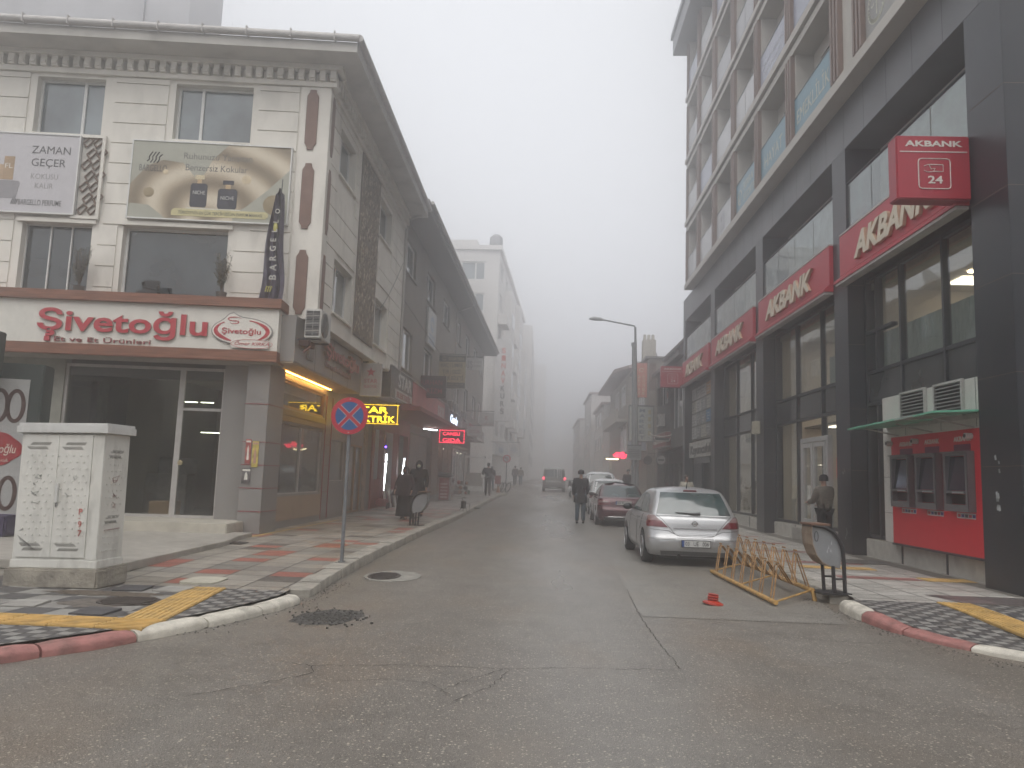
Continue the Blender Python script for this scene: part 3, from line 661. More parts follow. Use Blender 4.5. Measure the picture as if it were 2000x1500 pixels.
# cornice: bands, dentils, soffit, gutter
g = MB(FRONT); g.box(-14,1.06,10.5,10.62,-.2,.09); g.box(-14,1.2,10.86,10.97,-.3,.24)
for i in range(62):
    u = .98-i*.245
    g.box(u-.075,u+.06,10.62,10.86,-.1,.17); g.box(u-.06,u+.045,10.66,10.74,.17,.2)
part('cornice', g, M_CREAM, B1)
g = MB(T2); g.box(17.03,27.3,10.5,10.62,-.2,.09); g.box(16.9,27.3,10.86,10.97,-.3,.24)
for i in range(42):
    u = 17.1+i*.245; g.box(u-.07,u+.07,10.62,10.86,-.1,.17)
part('cornice', g, M_CREAM, B1)
g = MB(); a0 = FRONT @ Vector((-14,0,.85)); a1 = FRONT @ Vector((0,0,.85)); cx = -4.42
yc = a1.y+(cx-a1.x)*.085
g.prism([(a0.x,a0.y),(cx,yc),(cx,27.35),(-16,27.35),(-19,17)], 10.97, 11.05); g.prism([(a0.x,a0.y),(cx,yc),(cx,27.35),(cx-.12,27.35),(cx-.12,yc+.12),(a0.x,a0.y+.12)], 11.05, 11.2)
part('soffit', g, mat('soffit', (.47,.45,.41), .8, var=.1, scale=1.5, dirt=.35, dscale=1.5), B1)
g = MB(); g.tube([(a0.x,a0.y-.06,11.27),(cx+.06,yc-.06,11.27)], .085, 10); g.tube([(cx+.06,yc-.06,11.27),(cx+.06,27.35,11.27)], .085, 10)
for i in range(16): p = a0.lerp(Vector((cx,yc,0)), (i+.5)/16); g.box(p.x-.01,p.x+.01,p.y-.16,p.y+.04,11.17,11.375)
part('gutter', g, M_GUT, B1, smooth=40)
g = MB(); g.add([(a0.x,a0.y,11.2),(cx,yc,11.2),(cx,27.35,11.2),(-12,27.35,13.2),(-12,20,13.2),(-20,19,13.2),(-20,15.9,11.2)], [(0,1,4,5,6),(1,2,3,4)]); part('roof', g, mat('roof_tiles', (.2,.13,.11), .8, var=.3, scale=8), B1)
g = MB(); g.tube([(-4.5,27.1,11.2),(-4.62,27.12,10.98),(-5.1,27.2,10.85),(-5.17,27.22,10.6),(-5.17,27.22,4.9)], .05, 8); part('drain_pipe', g, M_GUT, B1, smooth=40)
# corner ornaments: notched brown panels
def ornament(T, u, v0, v1, wd=.27):
    h = wd/2; n = .55*h
    P = [(-n,0),(n,0),(n,.06),(h,.16),(h,v1-v0-.16),(n,v1-v0-.06),(n,v1-v0),(-n,v1-v0),(-n,v1-v0-.06),(-h,v1-v0-.16),(-h,.16),(-n,.06)]
    g = MB(T); g.prism([(u+a, v0+b_) for a, b_ in P], .028, .075); part('corner_ornament', g, M_BROWN, B1, bevel=.006)
for v0, v1 in [(8.95,10.42),(7.05,8.62),(5.05,6.55)]: ornament(FRONT, .52, v0, v1); ornament(T2, 17.28, v0, v1, .24)
# windows
for k, (a, b_, c, d) in enumerate(fh):
    if k < 3: window(B1, FRONT, a, b_, c, d, -.2, M_WHITE, M_PANE_SKY, splits=(.66,) if k < 2 else (.32,), fw=.055, sill=.24, sm=M_CREAM)
    elif k == 4: window(B1, FRONT, a, b_, c, d, -.2, M_WHITE, M_PANE, splits=(), fw=.06)
    else: window(B1, FRONT, a, b_, c, d, -.2, M_WHITE, M_PANE, splits=(.36,.66), fw=.025)
for k, (a, b_, c, d) in enumerate(sh): window(B1, T2, a, b_, c, d, -.2, M_WHITE, M_PANE_SKY, splits=(.42,), fw=.05, sill=.26, sm=M_CREAM)
# stone mosaic strip on the side: hundreds of chips in one panel
random.seed(21); g = MB(T2); g.box(20.5,22.9,5.3,10.5,-.02,.03)
for i in range(1500):
    u = random.uniform(20.56,22.84); v = random.uniform(5.36,10.44); a = random.uniform(-.5,.5)+pi/2; l = random.uniform(.05,.1); q = random.uniform(.018,.035); dx, dy = cos(a)*l, sin(a)*l; nx, ny = -sin(a)*q, cos(a)*q; t = random.uniform(.035,.065)
    g.add([(u-dx,v-dy,.03),(u+nx,v+ny,.03),(u+dx,v+dy,.03),(u-nx,v-ny,.03),(u,v,t)], [(0,1,4),(1,2,4),(2,3,4),(3,0,4)], random.choice([0,1,1,2]))
part('mosaic_panel', g, [mat('mosaic_b', (.16,.13,.105), .8), mat('mosaic_m', (.23,.19,.15), .8, var=.3, scale=20), mat('mosaic_l', (.42,.37,.30), .8)], B1)
# lattice between the billboards
g = MB(FRONT); g.box(-4.62,-4.18,7.12,8.93,.03,.045); part('lattice_back', g, mat('lattice_back', (.5,.48,.44), .8), B1)
g = MB(FRONT); random.seed(2)
for j in range(7):
    for q in range(2):
        c = (-4.5+q*.23+(.1 if j % 2 else 0), 7.25+j*.265)
        for (a, b_) in [((-.1,-.02),(.04,.13)),((.04,.13),(.12,.05)),((.12,.05),(-.02,-.12)),((-.02,-.12),(-.1,-.02))]:
            g.tube([(c[0]+a[0],c[1]+a[1],.07),(c[0]+b_[0],c[1]+b_[1],.07)], .022, 4)
part('lattice', g, mat('lattice', (.16,.11,.08), .7), B1)
g = MB(FRONT)
for a,b_,c,d in [(-4.72,-4.1,8.95,9.02),(-4.72,-4.1,7.03,7.1),(-4.17,-4.1,7.1,8.95)]: g.box(a,b_,c,d,.03,.1)
part('lattice_frame', g, M_CREAM, B1)
g = MB(FRONT)
for h in (fh[3],fh[4],fh[5]): g.box(h[0]-.1,h[1]+.1,h[3]+.0,h[3]+.09,.0,.07)
part('lintel', g, M_CREAM, B1)

# ---- ground floor, front: glazed shop with steps
g = MB(FRONT); g.box(-1.02,-.3,.42,3.86,-.3,.02); g.box(-.3,0.0,.15,3.86,-.3,-.02); part('shop_pier', g, M_GREYP, B1, bevel=.004)
g = MB(FRONT); g.box(-6.0,-4.55,.2,3.86,-.35,-.05); g.box(-14,-7.6,.2,3.86,-.35,-.05); part('shop_wall', g, mat('greenish_wall', (.27,.265,.225), .8, var=.15, dirt=.2), B1)
f = window(B1, FRONT, -4.55, -1.98, .42, 3.75, -.12, M_GUT, M_GLASS, fw=.06, name='shop_window'); 
f2 = window(B1, FRONT, -1.98, -1.02, .42, 3.75, -.12, M_GUT, M_GLASS, hs=(.72,), fw=.06, name='shop_door')
g = MB(FRONT); g.lathe([(.055,.0),(.055,.03),(.04,.035)], (-1.88,1.62,-.1), 14); part('handle', g, mat('brass', (.5,.42,.25), .3, metal=.8), f2)
g = MB(FRONT); g.box(-4.5,-1.0,3.5,3.86,-.5,-.2); part('shop_lintel', g, mat('lintel_dark', (.1,.1,.09), .8), B1)
# room behind
g = MB(FRONT); g.quad((-7.4,.4,-6),(-.35,.4,-6),(-.35,.4,-.14),(-7.4,.4,-.14)); g.quad((-7.4,.4,-6),(-7.4,3.8,-6),(-.35,3.8,-6),(-.35,.4,-6)); g.quad((-7.4,3.78,-6),(-7.4,3.78,-.36),(-.35,3.78,-.36),(-.35,3.78,-6)); g.quad((-.35,.4,-6),(-.35,3.8,-6),(-.35,3.8,-.3),(-.35,.4,-.3)); g.quad((-7.4,.4,-6),(-7.4,.4,-.3),(-7.4,3.8,-.3),(-7.4,3.8,-6))
part('shop_interior', g, M_ROOM, B1)
g = MB(FRONT)
for k in range(5): g.box(-4.3+k*.42,-3.98+k*.42,3.22,3.24,-3.2,-3.14)
g.box(-1.75,-1.2,3.1,3.13,-3.2,-3.1); g.box(-1.9,-1.2,2.35,2.37,-1.3,-1.27); part('ceiling_light', g, emit('shop_tube', (.9,.95,.75), 5), B1)
g = MB(FRONT); g.box(-4.4,-2.3,.42,1.35,-2.4,-1.7); g.box(-4.4,-2.3,1.35,1.75,-2.4,-2.3); g.box(-1.6,-.8,.42,1.4,-3,-2.2); g.box(-4.6,-4.45,.42,3.5,-2,-1.4); part('shop_counter', g, mat('counter', (.12,.115,.11), .4, var=.4), B1, bevel=.02)
# plinth and steps
g = MB(FRONT); g.box(-9,-.28,.15,.42,-.4,1.45-.0); part('step', g, mat('step_tile', (.47,.44,.375), .45, var=.1, dirt=.35), B1, bevel=.02)
g = MB(); g.prism([(-5.5,10.25),(-5.62,13.9),(-5.85,15.05),(-5.9,15.9),(-20,15.5),(-20,9.6)], .12, .235); part('platform', g, mat('platform', (.34,.32,.285), .5, var=.15, dirt=.5, dscale=1), B1, bevel=.01)
# ---- ground floor, side (faces the street)
T3 = LEFT(-6.22)
g = MB(T3)
hs3 = [(17.95,21.7,3.05,3.72),(17.95,21.65,.95,2.68),(22.6,24.3,1.25,2.5),(24.9,26.7,.2,2.45)]
wall_grid(g, 17.15, 27.3, .15, 4.97, 0, hs3, .12); part('side_wall', g, M_GREYP, B1)
g = MB(T3); g.box(17.9,21.8,.32,.9,.0,.02); part('plinth_panel', g, mat('terrazzo', (.37,.28,.2), .7, var=.35, scale=60, dirt=.2), B1)
g = MB(T3); g.box(17.85,21.75,2.72,3.0,.0,.04); g.box(17.85,21.75,2.86,2.9,.04,.07); part('transom', g, mat('bronze', (.17,.10,.05), .35, metal=.5, var=.2), B1)
M_BRZ = mat('bronze_frame', (.30,.175,.075), .35, metal=.5, var=.15)
window(B1, T3, 17.95, 21.7, 3.05, 3.72, -.05, M_BRZ, M_GLASS, fw=.06, name='top_light')
window(B1, T3, 17.95, 21.65, .95, 2.68, -.05, M_GUT, M_GLASSD, splits=(.5,), fw=.03, name='shop_window')
window(B1, T3, 22.6, 24.3, 1.25, 2.5, -.05, M_GUT, M_GLASSD, fw=.03, name='shop_window')
window(B1, T3, 24.9, 26.7, .2, 2.45, -.05, M_BRZ, M_GLASSD, splits=(.5,), fw=.06, name='shop_door')
g = MB(); g.quad((-6.34,17.2,.4),(-9.5,17.2,.4),(-9.5,27,.4),(-6.34,27,.4)); g.quad((-9.5,17.2,.4),(-9.5,27,.4),(-9.5,27,3.8),(-9.5,17.2,3.8)); g.quad((-6.34,22.1,.4),(-9.5,22.1,.4),(-9.5,22.1,3.8),(-6.34,22.1,3.8))
part('side_interior', g, M_ROOM, B1)
g = MB(); g.box(-7.6,-7.5,18.6,20.6,3.3,3.33); part('ceiling_light', g, M_LAMPW, B1)
g = MB(T3); g.box(17.6,21.8,3.862,3.878,.10,.125); part('light_strip', g, M_WARM, B1)
# corner pillar of grey panels with red joints
g = MB(); g.box(-6.5,-6.0,16.55,17.55,.15,3.86); part('corner_column', g, M_GREYP, B1, bevel=.006)
g = MB()
mat('joint_red', (.25,.03,.04), .5)
for z in (.62,1.12,1.62,2.12,2.95): g = MB(); g.box(-6.51,-5.99,16.54,17.56,z,z+.014); part('red_joint', g, MATS['joint_red'], B1)
g = MB(T3)
for u in (21.85,22.5): g.box(u,u+.03,.2,3.7,.0,.02)
for z in (.95,1.7,2.3): g.box(21.88,22.5,z,z+.012,.0,.006)
part('red_joint', g, MATS['joint_red'], B1)
def wall_tile(): pass
g = MB(T3)
for k in range(6): g.box(26.75,27.28,.2+k*.55,.74+k*.55,.0,.035)
for k in range(6): g.box(24.35,24.85,.2+k*.55,.74+k*.55,.0,.035)
part('stone_tiles', g, mat('stone_tiles', (.30,.225,.165), .7, var=.45, scale=14, stretch=(1,1,.4)), B1, bevel=.012)

# ---- main fascia sign over the shop
M_SIGNW = mat('sign_white', (.66,.64,.58), .55, var=.04, dirt=.12)
S1 = thing('shop_sign', 'long cream fascia sign with red letters between two wood-look bands above the corner shop', 'shop sign', tuple(FRONT @ Vector((-3,3.9,.3))))
g = MB(FRONT); g.box(-9.5,.24,4.09,5.03,-.02,.62); part('board', g, M_SIGNW, S1)
g = MB(FRONT); g.box(-9.5,.3,5.03,5.24,-.02,.72); part('wood_band', g, M_WOOD, S1, bevel=.008)
g = MB(FRONT); g.box(-9.5,.26,3.85,4.09,-.02,.66); part('wood_band', g, M_WOOD, S1, bevel=.008)
g = MB(FRONT); g.box(-9.5,.24,3.83,3.85,-.02,.6); part('underside', g, mat('under', (.3,.28,.25), .7), S1)
M_LSIDE = mat('letter_side', (.33,.26,.22), .5)
def letters(T, parent, s, x, y, h, w=None, z=.62, depth=.05, off=.012, m=None, side=None, shear=0, name='lettering', center=False):
    g = MB(T); text(g, s, x, y, h, w, z+depth, .004, off, shear, center=center); o = part(name, g, m, parent)
    if side: g = MB(T); text(g, s, x, y, h, w, z+depth*.5, depth*.5-.004, off+.004, shear, center=center); part(name+'_side', g, side, parent)
    return o
letters(FRONT, S1, 'Şivetoğlu', -4.86, 4.37, .46, 3.6, off=.018, m=M_RED, side=M_LSIDE)
letters(FRONT, S1, 'Et ve Et Ürünleri', -4.48, 4.13, .105, 2.03, off=.0, depth=.03, m=mat('letter_maroon', (.27,.05,.05), .5), side=M_LSIDE)
g = MB(FRONT); g.box(-4.68,-4.57,4.12,4.22,.62,.68); part('small_mark', g, M_RED, S1)
# oval emblem
def oval(T, cx, cy, rx, ry, z0, z1, n=40, bump=None):
    pts = []
    for k in range(n):
        a = 2*pi*k/n; pts.append((cx+rx*cos(a), cy+ry*sin(a)+(bump*math.exp(-((a-pi*.62)/.22)**2) if bump else 0)))
    g = MB(T); g.prism(pts, z0, z1); return g
part('emblem_plate', oval(FRONT, -.52, 4.5, .66, .31, .62, .66, bump=.13), mat('emblem_grey', (.22,.21,.2), .5), S1)
part('emblem_white', oval(FRONT, -.52, 4.5, .635, .285, .66, .675, bump=.13), M_SIGNW, S1)
g = MB(FRONT)
def ring(g, cx, cy, rx, ry, t, z, a0, a1, n=40, taper=True, th=.006):
    for i in range(n):
        p, q = a0+(a1-a0)*i/n, a0+(a1-a0)*(i+1)/n
        f = lambda a: t*(1 if not taper else max(.25, sin(pi*(a-a0)/(a1-a0))))
        P = lambda a, r: (cx+(rx-r)*cos(a), cy+(ry-r)*sin(a))
        A, B_, C, D = P(p,0), P(q,0), P(q,f(q)), P(p,f(p))
        g.add([(*A,z),(*B_,z),(*C,z),(*D,z),(*A,z+th),(*B_,z+th),(*C,z+th),(*D,z+th)], [(3,2,1,0),(4,5,6,7),(0,1,5,4),(1,2,6,5),(2,3,7,6),(3,0,4,7)])
ring(g, -.52, 4.5, .6, .25, .09, .676, radians(-65), radians(75)); ring(g, -.52, 4.5, .6, .25, .09, .676, radians(130), radians(262))
ring(g, -.69, 4.76, .15, .05, .022, .677, 0.2, 5.4); ring(g, -.69, 4.69, .10, .04, .02, .677, 3.4, 8.2)
text(g, 'Şivetoğlu', -.95, 4.44, .12, .84, .682, .004, .012)
part('emblem_red', g, M_RED, S1)
g = MB(FRONT); g.prism([(-.70,4.13),(.05,4.13),(.09,4.17),(.09,4.27),(.05,4.31),(-.70,4.31),(-.74,4.27),(-.74,4.17)], .677, .69); part('name_plate', g, M_SIGNW, S1)
g = MB(FRONT); text(g, 'Ömer KIRKA', -.65, 4.19, .075, .74, .694, .003, 0, .3); ring(g, -.285, 4.22, .45, .1, .008, .69, 0, 2*pi, 40, False); part('name_lettering', g, M_RED, S1)
# grey side fascia with faded letters
S2 = thing('side_fascia_sign', 'grey composite fascia with weathered pinkish-red letters, round the corner above the shop window', 'shop sign', (-5.5,19,3.9))
g = MB(); g.box(-6.25,-5.5,16.55,22.85,3.92,4.96); part('board', g, M_GREYP, S2, bevel=.006)
g = MB(); [g.box(-5.502,-5.496,y,y+.012,3.92,4.95) for y in (18.1,19.7,21.3)]; part('panel_joint', g, M_DARK, S2)
g = MB(); g.box(-6.22,-5.52,16.57,22.83,3.885,3.918); part('underside', g, mat('soffit_tan', (.42,.33,.24), .7, var=.1), S2)
letters(LEFT(-5.5), S2, 'Şivetoğlu', 18.75, 4.42, .34, 3.4, z=0, depth=.09, off=.018, m=mat('faded_red', (.42,.16,.15), .6, var=.3, scale=20), side=mat('faded_side', (.28,.19,.17), .6))
letters(LEFT(-5.5), S2, 'Et ve Et Ürünleri', 18.95, 4.15, .13, 2.5, z=0, depth=.05, off=.008, m=mat('faded_dark', (.2,.11,.11), .6), side=MATS['faded_side'])
g = MB(); g.box(-5.5,-5.47,17.45,17.9,4.12,4.75); g.box(-5.47,-5.455,17.5,17.85,4.18,4.7); part('vent_panel', g, mat('vent_panel', (.19,.17,.155), .5), S2)
# billboards
def billboard(name, label, u0, u1, v0, v1, m):
    t = thing(name, label, 'billboard', tuple(FRONT @ Vector(((u0+u1)/2, v0, .1))))
    g = MB(FRONT); g.box(u0,u1,v0,v1,.03,.12); part('panel', g, m, t)
    g = MB(FRONT); e = .028
    g.box(u0-e,u1+e,v1,v1+e,.03,.14); g.box(u0-e,u1+e,v0-e,v0,.03,.14); g.box(u0-e,u0,v0,v1,.03,.14); g.box(u1,u1+e,v0,v1,.03,.14); part('frame', g, M_WHITE, t); return t
M_SILK = bpy.data.materials.new('silk'); M_SILK.use_nodes = True; _n = M_SILK.node_tree; _b = _n.nodes['Principled BSDF']; _b.inputs['Roughness'].default_value = .5
_tc = _n.nodes.new('ShaderNodeTexCoord'); _wv = _n.nodes.new('ShaderNodeTexWave'); _wv.inputs['Scale'].default_value = .4; _wv.inputs['Distortion'].default_value = 7.5; _wv.inputs['Detail'].default_value = 1.5; _wv.inputs['Detail Scale'].default_value = .6; _wv.wave_type = 'RINGS'; _wv.rings_direction = 'Y'
_rp = _n.nodes.new('ShaderNodeValToRGB'); _e = _rp.color_ramp.elements; _e[0].color = (.21,.165,.11,1); _e[1].color = (.60,.53,.41,1); _x = _e.new(.5); _x.color = (.40,.33,.235,1)
_n.links.new(_tc.outputs['Object'], _wv.inputs['Vector']); _n.links.new(_wv.outputs[0], _rp.inputs[0]); _n.links.new(_rp.outputs[0], _b.inputs['Base Color'])
BB2 = billboard('perfume_billboard', 'gold silk perfume advertisement board with two dark bottles under the upper right window', -3.45, .12, 7.12, 8.93, M_SILK)
g = MB(FRONT); g.add([(-3.45,8.93,.1225),(-3.45,7.9,.1225),(-3.1,8.35,.1225),(-2.75,8.5,.1225),(-2.3,8.45,.1225),(-1.9,8.0,.1225),(-1.65,8.55,.1225),(-1.3,8.93,.1225)], [tuple(range(8))]); g.add([(.12,8.4,.1225),(-.35,7.9,.1225),(-.85,7.45,.1225),(-1.1,7.3,.1225),(-1.1,7.12,.1225),(.12,7.12,.1225)], [tuple(range(6))]); g.add([(-3.45,7.12,.1225),(-3.45,7.45,.1225),(-3.0,7.42,.1225),(-2.6,7.12,.1225)], [(0,1,2,3)])
part('backdrop', g, mat('bb_sage', (.36,.36,.30), .5, var=.05), BB2)
g = MB(FRONT)
def bottle(g, u, v, wd, hh, mi=0, cap=0):
    g.prism([(u-wd*.42,v),(u+wd*.42,v),(u+wd*.5,v+.05),(u+wd*.5,v+hh-.05),(u+wd*.4,v+hh),(u-wd*.4,v+hh),(u-wd*.5,v+hh-.05),(u-wd*.5,v+.05)], .123, .127, mi=0)
    g.box(u-wd*.13,u+wd*.13,v+hh,v+hh+.12,.123,.127,1); g.box(u-wd*.28,u+wd*.28,v+hh+.1,v+hh+.2,.1235,.1275,2 if not cap else 0)
bottle(g, -1.9, 7.42, .38, .56); bottle(g, -1.25, 7.4, .44, .48, cap=1)
g.box(-2.15,-.95,7.36,7.4,.123,.126,3)
part('bottle_print', g, [mat('bottle_navy', (.022,.024,.04), .4), mat('bottle_gold', (.5,.36,.2), .4), mat('bottle_cap', (.55,.47,.3), .4), mat('ledge', (.6,.58,.5), .5)], BB2)
g = MB(FRONT); text(g, 'NICHE', -2.03, 7.72, .09, .27, .13, .001); text(g, 'NICHE', -1.4, 7.62, .09, .3, .13, .001); part('bottle_lettering', g, mat('silver_print', (.5,.5,.48), .4), BB2)
g = MB(FRONT); [g.ball((u,v,.124), r, r, .004, 14, 6, mi) for u, v, r, mi in [(-3.02,7.72,.12,1),(-2.68,8.22,.06,0),(-.85,8.12,.11,0),(-.2,7.55,.24,1)]]; part('pearl_print', g, [mat('pearl', (.58,.48,.32), .4), mat('pearl_d', (.27,.21,.12), .5)], BB2, smooth=60)
M_TXD = mat('print_dark', (.05,.05,.05), .5); M_TXG = mat('print_grey', (.13,.125,.115), .5)
g = MB(FRONT)
for k in range(4):
    u = -3.1+k*.075; g.tube([(u-.02,8.42+(.03 if k in(0,) else 0),.124),(u+.03,8.5,.124),(u+.02,8.56,.124),(u+.09,8.68-(.05 if k==3 else 0),.124)], .014, 4)
text(g, 'BARGELLO', -3.28, 8.22, .16, .62, .123, .001, .004); text(g, "TÜRKİYE'NİN EN ÇOK TERCİH EDİLEN PARFÜM MARKASI", -2.32, 7.245, .075, 1.88, .131, .001, .004); part('lettering', g, M_TXD, BB2)
g = MB(FRONT); text(g, 'Ruhunuzu Yansıtan', -2.3, 8.55, .16, 1.55, .123, .001, 0); text(g, 'Benzersiz Kokular', -2.24, 8.28, .16, 1.4, .123, .001, 0); part('headline', g, M_TXG, BB2)
g = MB(FRONT); g.prism([(-2.48,7.2),(-.36,7.2),(-.3,7.26),(-.3,7.32),(-.36,7.37),(-2.42,7.37),(-2.48,7.31)], .123, .129); part('slogan_bar', g, mat('slogan', (.55,.5,.27), .5), BB2)
BB1 = billboard('perfume_billboard', 'pale lilac-grey advertisement board with thin black serif words and boxes, at the left edge', -7.6, -4.66, 7.12, 8.95, mat('bb_lilac', (.50,.485,.50), .5, var=.03))
g = MB(FRONT); text(g, 'ZAMAN', -5.7, 8.5, .19, .86, .123, .001, 0); text(g, 'GEÇER', -5.68, 8.2, .19, .76, .123, .001, 0); text(g, 'BARGELLO PERFUME', -5.88, 7.28, .135, .95, .123, .001, .004)
for k in range(4): g.tube([(-6.04+k*.035,7.28,.124),(-6.0+k*.035,7.41,.124)], .009, 4)
part('lettering', g, M_TXD, BB1)
g = MB(FRONT); text(g, 'KOKUSU', -5.66, 7.9, .13, .6, .123, .001); text(g, 'KALIR', -5.55, 7.68, .13, .4, .123, .001); part('thin_lettering', g, mat('print_mid', (.26,.25,.25), .5), BB1)
g = MB(FRONT); g.box(-7.6,-6.4,7.12,7.35,.1225,.1235,4); g.box(-6.28,-6.05,7.85,8.4,.123,.125,0); g.box(-6.55,-6.28,7.85,8.2,.123,.126,1); g.prism([(-6.6,7.4),(-5.95,7.42),(-5.88,7.78),(-5.92,7.83),(-6.55,7.83)], .1236, .127, mi=2); g.box(-6.9,-6.5,7.35,7.78,.1237,.1275,3)
part('box_print', g, [mat('bx1', (.36,.24,.13), .5), mat('bx2', (.42,.29,.17), .5), mat('bx3', (.25,.24,.25), .5), mat('bx4', (.05,.12,.3), .5), mat('bx5', (.42,.41,.42), .5)], BB1)
g = MB(FRONT); text(g, 'FL', -6.25, 8.12, .12, .17, .128, .001); text(g, 'FL', -6.5, 8.0, .09, .13, .128, .001); part('box_lettering', g, M_SIGNW, BB1)

# grey tower behind
BT = thing('grey_tower', 'pale grey windowless apartment tower rising behind the corner building roof', 'building', (-20,36,0))
g = MB(); g.prism([(-40,31),(-16.0,31),(-15.0,32.0),(-21.2,44),(-40,44)], 0, 30); part('wall', g, mat('tower_grey', (.42,.42,.43), .85, var=.08, scale=.5, dirt=.25, dscale=.4), BT)
g = MB(); g.box(-18.2,-18.0,30.9,31,12,29); part('side_strip', g, mat('tower_strip', (.37,.37,.38), .8), BT)
# ================================================================== BANK BUILDING (right)
def granite(name, col, rough=.3):
    m = mat(name, col, rough, var=.25, scale=.7, bump=.05, bscale=120, spec=.5, dirt=.16, dscale=2.5); return m
M_GRAN = granite('dark_granite', (.034,.036,.042), .33); M_GRAN2 = granite('dark_granite_band', (.13,.132,.14), .38)
M_BEIGE = mat('beige_render', (.54,.515,.47), .8, var=.05, scale=1, dirt=.15, dscale=1); M_FIN = mat('brown_fin', (.215,.15,.125), .5, var=.12)
M_MULL = mat('dark_mullion', (.045,.047,.052), .4, var=.15); M_BGLASS = glass('bank_glass', (.90,.91,.89), .9, .12)
M_SPAN = mat('spandrel_glass', (.075,.078,.08), .12, var=.3, scale=1, spec=.8)
BK = thing('bank_building', 'tall office block with dark granite shopfront bays below and beige storeys with brown fins above', 'building', (6.8,11.2,RZ))
PY = [(11.2,12.2),(17.2,18.0),(23.8,24.6),(30.5,31.2),(36.8,37.3)]
X0, XG = 6.8, 7.22
for i, (a, b_) in enumerate(PY):
    g = MB(); g.box(X0, 8.6, a, b_, RZ-.02, 9.33); part('pier', g, M_GRAN, BK, bevel=.004)
g = MB(); g.box(X0, 8.6, 11.2, 37.3, 9.334, 10.42); part('granite_band', g, M_GRAN2, BK)
g = MB()
for i in range(24): y = 11.75+i*1.1; g.box(X0-.003, X0+.01, y, y+.012, 9.334, 10.42)
part('panel_joint', g, M_BLACK, BK)
g = MB()
for a, b_ in PY[:-1]:
    for z in (1.95, 3.3, 4.75, 6.1, 7.7): g.box(X0-.003,X0+.01,a+.01,b_-.01,z,z+.01); g.box(X0+.0,X0+.4,a-.003,a+.01,z,z+.01)
part('granite_joint', g, mat('joint_tan', (.16,.13,.10), .7), BK)
g = MB(); g.box(8.6, 40, 11.2, 12.2, RZ-.02, 10.42); g.box(6.5+.04, 40, 11.24, 12.2, 10.42, 22.6); part('corner_wall', g, M_GRAN, BK)
g = MB()
for y in (13.5,15.8,19.2,21.8,25.6,28.4): g.box(8.6,11.4,y,y+.6,5.96,5.99); g.box(8.2,11.0,y,y+.5,3.26,3.3)
part('office_light', g, emit('office_light', (1,.9,.75), 3.2), BK)
g = MB(); g.box(8.0,12.4,12.3,30.4,3.31,3.36); part('inner_floor', g, mat('inner_floor', (.4,.37,.33), .7), BK)
g = MB(); g.box(8.7, 30, 12.2, 37.28, 6.25, 6.4); g.box(8.7,30,37.1,37.29,0,10.3); g.box(12.5,12.7,12.2,37.2,0,6.3); part('inner_wall', g, M_ROOM, BK)
g = MB(); g.box(7.3, 12.5, 12.2, 37.1, RZ-.02, .42); part('bank_floor', g, mat('bank_floor', (.22,.21,.19), .4, var=.2), BK)
g = MB(); g.box(7.3, 12.5, 12.2, 30.5, 6.0, 6.2); part('bank_ceiling', g, mat('bank_ceiling', (.6,.58,.53), .7), BK)
g = MB()
for a, b_ in ((12.3,17.1),(18.1,23.7),(24.7,30.4)): g.box(7.35, 12.4, b_-.02, b_+.0, .42, 6.0)
part('partition', g, mat('partition', (.72,.64,.53), .8, var=.15, scale=.5), BK)
g = MB()
for y in (13.2, 15.4, 19, 21.5, 25.5, 28): g.lathe([(.11,5.97),(.11,5.99)], (8.6, y, 0), 12)
part('downlight', g, emit('downlight', (1,.85,.6), 9), BK)
# vertical blinds behind the upper panes
g = MB()
for a, b_, z1 in ((12.3,17.1,5.0),(18.1,20.2,4.95)):
    y = a
    while y < b_: g.box(7.5, 7.512, y, y+.1, 4.15, z1); y += .12
part('blinds', g, mat('blind_green', (.38,.46,.42), .8, var=.08), BK)
# glazing of the bays
for bi in range(4):
    a, b_ = PY[bi][1], PY[bi+1][0]; n = 3
    g = MB(); cuts = [a+(b_-a)*k/n for k in range(n+1)]
    if bi == 3:
        g.box(XG, XG+.3, a, b_, 3.3, 6.2); part('board_wall', g, mat('board_wall', (.13,.12,.11), .7), BK)
        continue
    z0 = .52
    fr = MB()
    for k, y in enumerate(cuts): fr.box(XG-.05, XG+.08, y-.035 if 0 < k < n else (y if k == 0 else y-.07), y+.035 if 0 < k < n else (y+.07 if k == 0 else y), z0, 6.2)
    for z in (z0, 3.36, 4.06, 6.12):
        fr.box(XG-.04, XG+.07, a+.07, b_-.07, z, z+.075)
    part('mullions', fr, M_MULL, BK)
    for k in range(n):
        ya, yb = cuts[k]+.02, cuts[k+1]-.02
        lo = z0+.03
        if bi == 0 and k < 2: lo = None
        for (za, zb, m_) in (((lo, 3.38, M_BGLASS),) if lo else ())+((3.40, 4.08, M_SPAN),(4.1, 6.14, M_BGLASS)):
            if bi == 1 and k in (0,1) and za == lo:
                if k == 1: continue
            q = MB(); q.box(XG, XG+.012, ya, yb, za, zb); part('glass_pane', q, m_, BK)
    g = MB(); g.box(XG-.12, XG+.3, a, b_, RZ-.02, .50); part('white_base', g, mat('white_base', (.50,.485,.44), .7, var=.1, dirt=.35, dscale=3), BK, bevel=.01)
    g = MB(); [g.box(XG-.125, XG-.1, y-.035, y+.035, RZ, .50) for y in cuts[1:-1]]; part('base_post', g, M_MULL, BK)
g = MB(); [g.box(XG-.06, XG+.09, 16.62-.03, 16.62+.03, z, z2) for z, z2 in ((.52,3.36),(4.13,6.12))]; g.box(XG-.05,XG+.08,15.9,17.13,4.95,5.02); part('casement_bars', g, M_MULL, BK)
